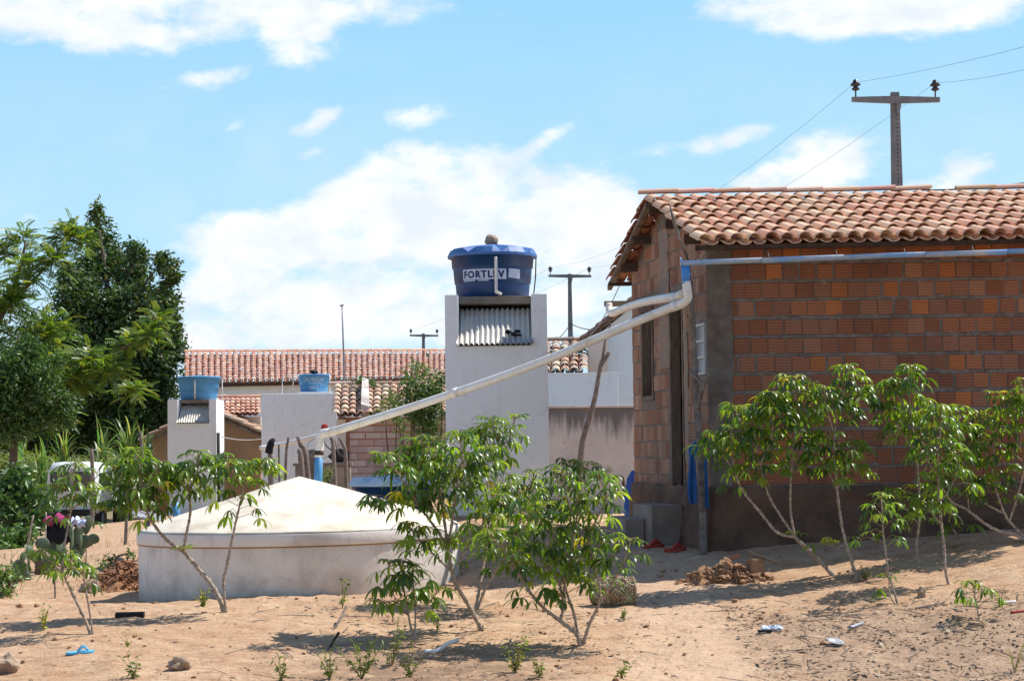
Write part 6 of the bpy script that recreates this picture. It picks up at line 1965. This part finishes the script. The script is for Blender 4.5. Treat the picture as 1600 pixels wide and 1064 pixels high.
cassava('sprawling cassava at the right edge with stems bent low to the left', (1614, 846), [
    ([(1614, 846), (1586, 835), (1562, 830), (1541, 819), (1520, 803), (1507, 794), (1489, 785), (1476, 768), (1466, 750)], .018, .008, 4, .75),
    ([(1514, 798), (1511, 767), (1502, 700), (1498, 640)], .009, .005, 18, .35),
    ([(1614, 846), (1577, 814), (1570, 803), (1559, 774), (1551, 740), (1554, 680), (1556, 620)], .014, .006, 20, .5),
    ([(1570, 803), (1536, 784), (1520, 760), (1518, 720), (1512, 672)], .009, .005, 16, .4),
    ([(1577, 814), (1590, 774), (1600, 730), (1604, 660), (1597, 600)], .011, .005, 22, .45),
    ([(1614, 846), (1579, 859), (1543, 862), (1518, 855), (1500, 841), (1489, 826)], .012, .007, 2, .8),
    ([(1551, 740), (1535, 690), (1528, 650)], .008, .005, 15, .3),
    ([(1604, 660), (1625, 630), (1632, 610)], .007, .004, 12, .2),
    ([(1554, 680), (1575, 650), (1580, 625)], .007, .004, 13, .2),
], size=.135, spread=.3)
cassava('tiny cassava seedling with six leaf fans on the litter at the lower right', (1531, 968), [
    ([(1531, 968), (1526, 945), (1522, 925), (1521, 915)], .006, .004, 9, .3),
], size=.105, plen=.17, spread=.03)
cassava('cassava far behind the central bush reaching up before the boundary wall', (845, 905), [
    ([(845, 905), (850, 870), (858, 830), (868, 790)], .013, .009, 4, .5),
    ([(868, 790), (880, 755), (890, 725)], .008, .005, 14, .25),
    ([(858, 830), (842, 795), (838, 765)], .008, .005, 14, .25),
    ([(868, 790), (895, 770), (912, 745), (918, 728)], .007, .004, 10, .3),
], size=.12, spread=.2)

# small green weeds
random.seed(17)
def weed(label, px, py, h_, n, pal, L=.05, group='weeds on the bare ground'):
    b_ = gpt(px, py); root = thing('weed', label, 'weed', b_, group)
    h_ *= 1.35; L *= .85; n += 2
    m_ = MB(); Pq = []
    for k in range(n):
        a = random.uniform(0, 6.28); l_ = h_ * random.uniform(.3, 1.2); spw = random.uniform(.15, .8); d = Vector((math.cos(a) * spw, math.sin(a) * spw, 1)).normalized()
        e = b_ + d * l_; m_.tube([b_ - Vector((0, 0, .01)), b_.lerp(e, .5) + Vector((0, 0, .02)), e], [.003, .0025, .0015], 4, cap=False)
        for t in lin(.25, 1, max(3, int(l_ / .035))): Pq += [tuple(b_.lerp(e, t))] * 2
    part('stem', m_, 'petiole', root)
    Pq = np.array(Pq); V, Fc, C = leaf_cloud(Pq, L, L * .42, cols_of(len(Pq), pal), -.1)
    from_arrays('foliage', V, Fc, C, 'fern', root)
WG = [(.10, .15, .03), (.075, .12, .028), (.14, .18, .045)]; WY = [(.30, .30, .06), (.22, .25, .05)]
for args in (('bushy green weed at the bottom edge below the young cassava', 565, 1060, .22, 9, WG, .055), ('dark green weed at the bottom edge left of the bushy one', 515, 1060, .14, 7, WG, .05),
             ('tall thin weed rising beside the fallen white stick', 612, 1040, .26, 4, WG, .045), ('fresh green sprout at the bottom edge left of centre', 440, 1062, .14, 5, WG, .055),
             ('bright leafy sprout below the many stemmed cassava', 805, 1050, .20, 7, WY + WG, .06), ('low sprouts spreading right of the bright leafy one', 845, 1058, .10, 6, WG, .05),
             ('single small sprout at the bottom edge right of centre', 970, 1058, .12, 3, WG, .06), ('small weed on the path right of the forked cassava base', 973, 968, .06, 6, WG, .04),
             ('pale dry seedling left of the black tray', 68, 985, .16, 6, WY, .05), ('grass tuft at the foot of the cistern behind the crossing stems', 318, 948, .12, 12, WY + WG, .05),
             ('two leaved seedling before the cistern wall', 535, 950, .20, 2, WG, .06), ('little weed close to the thin young cassava', 1352, 905, .09, 5, WG, .05),
             ('small weed right of the tiny seedling', 1562, 948, .13, 4, WG, .035), ('two leaf sprout near the bottom left corner', 210, 1060, .13, 4, WG, .06),
             ('dry grass stems at the lower right edge', 1585, 1050, .18, 4, WY, .03), ('low weed between the stone and the black tray', 200, 1010, .05, 4, WY, .03),
             ('weed left of the low drooping cassava', 683, 985, .10, 4, WG, .035), ('small weed at the bottom edge under the stick', 640, 1058, .18, 6, WG, .05)):
    weed(*args)

# ------------------------------------------------------------------ things on the ground
def on_ground(px, py, dz=0.0):
    q = gpt(px, py); q.z += dz; return q
# wicker basket lying on its side
q = on_ground(957, 947)
bk = thing('wicker_basket', 'old wicker basket lying on its side behind the many stemmed cassava', 'basket', q)
mb = MB(); Lb, Rb = .40, .135
ax_ = Vector((.985, .12, 0.0)).normalized(); sd_ = Vector((0, 0, 1)).cross(ax_).normalized(); ctr = q + Vector((0, 0.05, Rb + .0))
rows_, cols_n = 13, 44
def bp(t, a, dr=0.0):
    r_ = Rb * (1 - .10 * (2 * t - 1) ** 2) * (1.0 if t > .3 else .78 + .22 * t / .3) + dr
    return ctr + ax_ * ((t - .5) * Lb) + (sd_ * math.cos(a) + Vector((0, 0, 1)) * math.sin(a)) * r_
WC = [(.50, .38, .24), (.36, .26, .16), (.60, .48, .32), (.22, .16, .10), (.42, .37, .20)]
for sg in (-1, 1):
    for k in range(26):
        mb.col = tuple(x * random.uniform(.7, 1.2) for x in random.choice(WC)); a0_ = 2 * math.pi * (k + .3 * random.random()) / 26
        mb.tube([bp(t, a0_ + sg * t * 2.6 + .10 * math.sin(t * 9 + k), .009 * math.sin(t * 34 + k * 1.9 * sg) + .004 * random.uniform(-1, 1)) for t in lin(0, 1, 24)], random.uniform(.007, .011), 5)
for i in range(rows_):
    t = (i + .5) / rows_; mb.col = tuple(x * random.uniform(.6, 1.1) for x in random.choice(WC))
    mb.tube([bp(t + .012 * noise.noise(Vector((k * .4, i, 0))), 2 * math.pi * k / cols_n, .004 + .010 * noise.noise(Vector((k * .9, i * 3.3, 1)))) for k in range(cols_n + 1)], .006, 5, cap=False)
part('weave', mb, 'wicker', bk)
mb = MB(); mb.col = (.24, .17, .11)
for k in range(22):
    a = 2 * math.pi * k / 22; mb.tube([bp(t, a) for t in lin(0, 1, 7)], .008, 5)
part('stake_rod', mb, 'wicker', bk)
mb = MB(); mb.col = (.30, .22, .14)
mb.tube([bp(1.0, 2 * math.pi * k / 30, .008 * math.sin(k * 2)) for k in range(31)], .017, 7, cap=False)
mb.tube([bp(0.0, 2 * math.pi * k / 30, -.02) for k in range(31)], .012, 7, cap=False)
part('rim', mb, 'wicker', bk)
mb = MB(); mb.col = (.14, .10, .07)
mb.add([bp(.05, 2 * math.pi * k / 24, -.03) for k in range(24)], [tuple(range(24))])
part('base', mb, 'wicker', bk)

# rubble heap: a few larger pieces are things, the rest is a mass
q = on_ground(1135, 908)
def clods(name, label, centre, rx_, ry_, hz_, n, s0, s1, matn, seed, bmat=None):
    m_ = MB(); G = 30; b0_ = []
    for j in range(G + 1):
        for i in range(G + 1):
            u, v = i / G * 2 - 1, j / G * 2 - 1; x, y = centre.x + u * rx_ * 1.25, centre.y + v * ry_ * 1.25
            rr2 = math.hypot(u * 1.25, v * 1.25); q_ = Vector((x, y, seed))
            hh2 = max(0, 1 - rr2 + .25 * noise.noise(q_ * 4)) ** .9 * hz_ * .75
            b0_.append((x, y, gz(x, y) - .03 + hh2 + (.05 * noise.noise(q_ * 9) + .03 * noise.noise(q_ * 23)) * min(hh2 * 10, 1)))
    m_.add(b0_, [(j * (G + 1) + i, j * (G + 1) + i + 1, (j + 1) * (G + 1) + i + 1, (j + 1) * (G + 1) + i) for j in range(G) for i in range(G)])
    for k in range(n):
        a = random.uniform(0, 6.28); r_ = random.random() ** .6
        x = centre.x + math.cos(a) * r_ * rx_; y = centre.y + math.sin(a) * r_ * ry_
        hmax = hz_ * max(0, 1 - r_) ** .8; s_ = random.uniform(s0, s1) * (1.15 - .5 * r_)
        for L_ in range(1 + int(hmax / (s_ * 1.4))):
            m_.blob((x + random.uniform(-.02, .02), y, gz(x, y) + s_ * .35 + L_ * s_ * 1.2), (s_ * random.uniform(.7, 1.7), s_ * random.uniform(.6, 1.2), s_ * random.uniform(.35, .9)), seed + k, .62, 1 if s_ < .05 else 2, random.uniform(0, 3))
    o_ = build(name, m_, [matn], None, (centre.x, centre.y, gz(centre.x, centre.y)))
    return props(o_, label, None, None, 'stuff')
clods('rubble', 'heap of broken mud bricks and clods on the path in front of the brick house', q + Vector((-.02, 0, 0)), .50, .24, .20, 170, .010, .058, 'clod', 3)
mb = MB(); q1 = on_ground(1178, 905); mb.bbox(q1 + Vector((0.02, .02, .115)), (.15, .11, .19), rz=.3, b=.02)
for i, v in enumerate(mb.v):
    p_ = Vector(v); mb.v[i] = tuple(p_ + Vector((noise.noise(p_ * 9), noise.noise(p_ * 9 + Vector((5, 0, 0))), noise.noise(p_ * 8))) * .022)
single('mud_brick', mb, 'clod', 'broken upright mud brick at the right end of the rubble heap', 'brick', q1)
mb = MB(); mb.bbox(q1 + Vector((.09, .03, .215)), (.30, .09, .022), rot=Matrix.Rotation(R(22), 3, 'Y') @ Matrix.Rotation(.1, 3, 'Z'), b=.004)
single('board', mb, 'wood', 'short weathered board lying across the top of the rubble heap', 'board', q1 + Vector((.09, .03, .2)))
mb = MB(); q1 = on_ground(1148, 893); mb.bbox(q1 + Vector((0, 0.02, .15)), (.12, .07, .05), rot=Matrix.Rotation(R(-18), 3, 'Y'), b=.01)
single('brick_piece', mb, 'gbrick' if False else 'redplastic' if False else 'blockmortar', 'pinkish brick fragment on top of the rubble heap', 'brick', q1)
# dug soil beside the cistern
q = on_ground(188, 920)
clods('soil_heap', 'crumbly red soil dug up beside the left end of the cistern', q + Vector((.03, .25, 0)), .55, .6, .36, 330, .008, .034, 'redsoil', 40)
def rock(label, px, py, sx_, sy_, sz_, seed, matn='rock', group=None, rz=0.0, dz=0.0):
    q = on_ground(px, py); m_ = MB()
    m_.blob(q + Vector((0, 0, sz_ * .72 + dz)), (sx_, sy_, sz_), seed, .38, 3, rz)
    return single('rock', m_, matn, label, 'rock', q, group)
rock('pale angular rock lying at the lower left below the cistern', 280, 1046, .088, .07, .062, 3)
rock('brown rock at the very bottom left corner of the ground', 10, 1050, .10, .09, .08, 8)
rock('tan boulder half buried beside the dug soil', 140, 925, .11, .09, .075, 12)
rock('pale boulder leaning on the dug soil behind the tan one', 152, 912, .08, .07, .09, 14)
rock('light stone on top of the dug soil by the cistern corner', 186, 888, .085, .06, .05, 16, dz=.05)
rock('flat pale stone beyond the dug soil', 208, 886, .07, .06, .04, 18)
rock('small stone on the litter left of the tiny seedling', 1440, 932, .035, .03, .05, 22)
rock('little brown stone on the sunlit strip by the brick house', 1490, 855, .035, .03, .028, 25, 'clod')
rock('small clod on the sand at the far left', 30, 950, .035, .03, .025, 27, 'clod')
rock('small clod right of the one at the far left', 58, 949, .03, .03, .025, 29, 'clod')

# sandals
def sandal(name, label, px, py, rz, L, matn, strap, tilt=0.0, group=None, high=0.0):
    q = on_ground(px, py); root = thing(name, label, 'sandal', q, group)
    rm = Matrix.Rotation(rz, 3, 'Z'); W_ = L * .36
    out_ = []
    for k in range(24):
        a = 2 * math.pi * k / 24; x = math.cos(a) * L / 2; w_ = W_ / 2 * (1.0 + .18 * math.cos(a) - .22 * math.exp(-((x + L * .05) / (L * .16)) ** 2)); y = math.sin(a) * w_
        out_.append((x, y))
    def zz(x): return .006 + (high * max(0, x / L * 2) ** 2)
    m_ = MB()
    def slope(x, y): 
        w = q + rm @ Vector((x, y, 0)); return Vector((w.x, w.y, gz(w.x, w.y) + .008))
    lo_ = [slope(x, y) for x, y in out_]; hi_ = [p_ + Vector((0, 0, .018 + high)) for p_ in lo_]
    m_.add(lo_ + hi_, [tuple(range(23, -1, -1)), tuple(range(24, 48))] + [(k, (k + 1) % 24, 24 + (k + 1) % 24, 24 + k) for k in range(24)])
    part('sole', m_, matn, root)
    m_ = MB()
    tz = Vector((0, 0, .018 + high))
    toe = slope(L * .30, 0) + tz
    for sg in (-1, 1):
        e = slope(-L * .08, sg * W_ * .40) + tz
        m_.tube(smooth_path([toe, toe.lerp(e, .5) + Vector((0, 0, .04)), e], 5), .008 if strap == 'thin' else .02, 7)
    part('strap', m_, matn, root)
sandal('flip_flop', 'light blue flip flop lying on the sand at the lower left', 125, 1022, .15, .23, 'skyfoam', 'thin')
sandal('red_sandal', 'red sandal left of its pair below the doorstep', 1021, 856, .05, .25, 'redplastic', 'thick', group='red sandals by the doorstep', high=.02)
sandal('red_sandal', 'red sandal right of its pair in the house shade', 1055, 862, -.15, .25, 'redplastic', 'thick', group='red sandals by the doorstep', high=.02)
# black tray
q = on_ground(203, 964); mb = MB()
tr_ = thing('black_tray', 'low black plastic tray on the sand in front of the cistern', 'tray', q)
mb.bbox(q + Vector((0, 0, .006)), (.25, .13, .012), rz=.12, b=.004)
for (dx_, dy_, sx_, sy_) in ((0, -.068, .25, .008), (0, .068, .25, .008), (-.125, 0, .008, .14), (.125, 0, .008, .14)):
    v_ = Matrix.Rotation(.12, 3, 'Z') @ Vector((dx_, dy_, .022)); mb.bbox(q + v_, (sx_ + .004, sy_ + .004, .045), rz=.12, b=.003)
part('body', mb, 'rubber', tr_)
# sticks
def stick(name, label, ps, r0_, r1_, matn, cat='stick', lift=None):
    P_ = []
    for (px, py, dz) in ps: P_.append(on_ground(px, py, dz))
    m_ = MB(); limb(m_, P_, r0_, r1_, 6, 8, .12)
    return single(name, m_, matn, label, cat, P_[0])
q0 = on_ground(662, 1021)
mb = MB(); limb(mb, [q0 + Vector((0, 0, .02)), at(682, 1016, q0.y + .02), at(700, 1005, q0.y + .04), at(717, 999, q0.y + .05)], .016, .020, 6, 9, .1)
single('white_stick', mb, 'pvc', 'bleached white bent stick lying below the central cassava', 'stick', q0)
stick('dark_stick', 'short dark stick stuck in the sand before the cistern', [(519, 986, 0), (530, 980, .06), (541, 972, .14)], .010, .012, 'deadwood')
stick('dark_stick', 'dark charred stick standing at the lower left of the young cassava', [(512, 1018, 0), (520, 1012, .05), (530, 1010, .12)], .011, .013, 'darkwood')
stick('fallen_branch', 'curved dark twig lying right of the thin young cassava', [(1430, 952, .01), (1450, 950, .02), (1470, 945, .02), (1478, 941, .02)], .010, .005, 'deadwood')
stick('red_tipped_stick', 'pale stick with a red tip lying at the right edge', [(1580, 959, .015), (1590, 958, .015), (1612, 956, .015)], .014, .014, 'redplastic')
stick('metal_tube', 'grey tube lying on the litter in the right foreground', [(1328, 984, .02), (1348, 977, .02)], .017, .017, 'metal', 'tube')
stick('white_tube', 'short white tube lying near the right edge', [(1565, 944, .014), (1587, 942, .014)], .014, .014, 'pvc', 'tube')
stick('bare_cane', 'thin bare cane standing among the cacti at the left', [(72, 895, 0), (71, 894, .35), (72, 892, .75)], .012, .008, 'stem')
stick('bare_cane', 'pale knotted bare stem standing before the leftmost cactus', [(46, 895, -.02), (44, 894, .35), (52, 893, .72)], .018, .012, 'stem')
stick('bare_cane', 'short thin stub standing in the sand below the cacti', [(86, 935, -.02), (86, 935, .10), (85, 935, .22)], .010, .010, 'deadwood')
stick('bare_cane', 'thin brown stick standing right of the tall prickly pear', [(133, 905, -.02), (134, 905, .2), (135, 905, .36)], .009, .007, 'deadwood')
# dish shard, plastic bag, scrap
q = on_ground(1305, 1008); mb = MB(); mb.smooth = True
mb.lathe(q + Vector((0, 0, .022)), [(.01, .0), (.05, .003), (.075, .016), (.072, .02), (.05, .009), (.01, .006)], 22, tilt=Matrix.Rotation(R(10), 3, 'Y') @ Matrix.Rotation(R(14), 3, 'X'))
single('broken_dish', mb, 'metal', 'dark broken dish lying on the litter at the lower right', 'dish', q)
q = on_ground(1207, 986); mb = MB()
for k in range(9): mb.blob(q + Vector((random.uniform(-.07, .07), random.uniform(-.03, .05), .025)), (random.uniform(.02, .045), .025, random.uniform(.012, .025)), 60 + k, .6, 2)
single('plastic_bag', mb, 'label', 'crumpled white plastic bag on the ground right of the path', 'plastic bag', q)
q = on_ground(1195, 989); mb = MB(); mb.bbox(q + Vector((0, 0, .02)), (.12, .04, .02), rz=-.1, b=.005)
single('rubber_scrap', mb, 'rubber', 'flat black scrap under the crumpled plastic bag', 'scrap', q)

# ------------------------------------------------------------------ litter
random.seed(23); rng = np.random.default_rng(23)
def scatter(n, fn):
    out_ = []
    while len(out_) < n:
        q = fn()
        out_.append(q)
    return out_
Lp = []
for _ in range(6200):
    x = random.uniform(1.9, 5.2); y = random.uniform(14.3, 17.8)
    if random.random() < .35 + .65 * (noise.noise(Vector((x * 1.6, y * 1.6, 0))) > 0.0): Lp.append((x, y))
for _ in range(2800):
    x = random.uniform(-1.8, 1.2); y = random.uniform(14.3, 18.2)
    if noise.noise(Vector((x * 1.4, y * 1.4, 4))) > .05: Lp.append((x, y))
for _ in range(1100): Lp.append((random.uniform(-4.5, 5), random.uniform(14.3, 21)))
Lp = np.array(Lp); zz_ = gz_arr(Lp[:, 0], Lp[:, 1]) + .012
P_ = np.c_[Lp, zz_]
szv = rng.choice([.5, .7, 1.0, 1.4, 1.9], len(P_), p=[.3, .25, .25, .14, .06])[:, None]
V, Fc, C = leaf_cloud(P_, .045 * szv, .021 * szv, cols_of(len(P_), [(.30, .22, .14), (.20, .14, .09), (.40, .32, .22), (.14, .10, .07), (.48, .42, .33), (.25, .16, .09)]), .02, up=1.6)
# flatten to the ground
V = V.reshape(-1, 5, 3); V[:, :, 2] = V[:, :1, 2] + (V[:, :, 2] - V[:, :1, 2]) * .22; V[:, :, 2] += .006; V = V.reshape(-1, 3)
props(from_arrays('dry_litter', V, Fc, C, 'dry', None, (3, 16, gz(3, 16))), 'dry fallen leaves scattered over the bare ground', kind='stuff')
mb = MB()
for _ in range(430):
    if random.random() < .7: x, y = random.uniform(1.8, 5.2), random.uniform(14.4, 18.0)
    else: x, y = random.uniform(-2.5, 1.5), random.uniform(14.4, 18.5)
    a = random.uniform(0, 6.28); l_ = random.choice((.04, .06, .08, .12, .2, .3)) * random.uniform(.7, 1.2); rt_ = random.uniform(.002, .0055); d = Vector((math.cos(a), math.sin(a), 0)) * l_
    p0 = Vector((x, y, gz(x, y) + .010)); p1 = Vector((x + d.x, y + d.y, gz(x + d.x, y + d.y) + .012 + random.uniform(0, .02))); pm_ = p0.lerp(p1, random.uniform(.35, .65)) + Vector((random.uniform(-.1, .1) * l_, random.uniform(-.12, .12) * l_, .006))
    mb.tube([p0, pm_, p1], [rt_, rt_ * .9, rt_ * .6], 4)
props(build('twigs', mb, 'deadwood', None, (3, 16, gz(3, 16))), 'small dry twigs strewn over the ground', kind='stuff')
mb = MB()
for k in range(1300):
    x, y = random.uniform(-5, 5.3), random.uniform(14.3, 22); s_ = random.choice((.008, .012, .016, .022, .03)) * random.uniform(.7, 1.2)
    if s_ > .02 and random.random() < .6: continue
    if noise.noise(Vector((x * 1.1, y * 1.5, 9))) < .12 and random.random() < .88: continue
    mb.blob((x, y, gz(x, y) + s_ * .4), (s_, s_ * .9, s_ * .65), k, .35, 1)
props(build('pebbles', mb, 'clod', None, (0, 17, gz(0, 17))), 'small clods and pebbles on the sand', kind='stuff')

# dry grass and straw left of the cistern, thin green ground cover under the cacti
mb = MB()
for k in range(1500):
    x = random.uniform(-8.2, -4.3); y = random.uniform(21.5, 34)
    if noise.noise(Vector((x * .8, y * .6, 2))) < random.uniform(-.25, .35): continue
    z = gz(x, y); l_ = random.uniform(.06, .22); a = random.uniform(0, 6.28); sp_ = random.uniform(.2, 1.2)
    mb.col = tuple(q * random.uniform(.75, 1.2) for q in random.choice([(.42, .33, .17), (.34, .26, .13), (.50, .42, .25), (.22, .24, .07)]))
    d = Vector((math.cos(a) * sp_, math.sin(a) * sp_, 1)).normalized(); sd = Vector((-math.sin(a), math.cos(a), 0)) * .006
    p0 = Vector((x, y, z - .01)); p1 = p0 + d * l_ * .6; p2 = p0 + d * l_ + Vector((d.x, d.y, -.4)) * l_ * .25
    mb.add([p0 - sd, p0 + sd, p1 + sd * .7, p1 - sd * .7, p2], [(0, 1, 2, 3), (3, 2, 4)])
props(build('dry_grass', mb, 'dry', None, (-6, 26, gz(-6, 26))), 'dry straw coloured grass on the ground left of the cistern', kind='stuff')
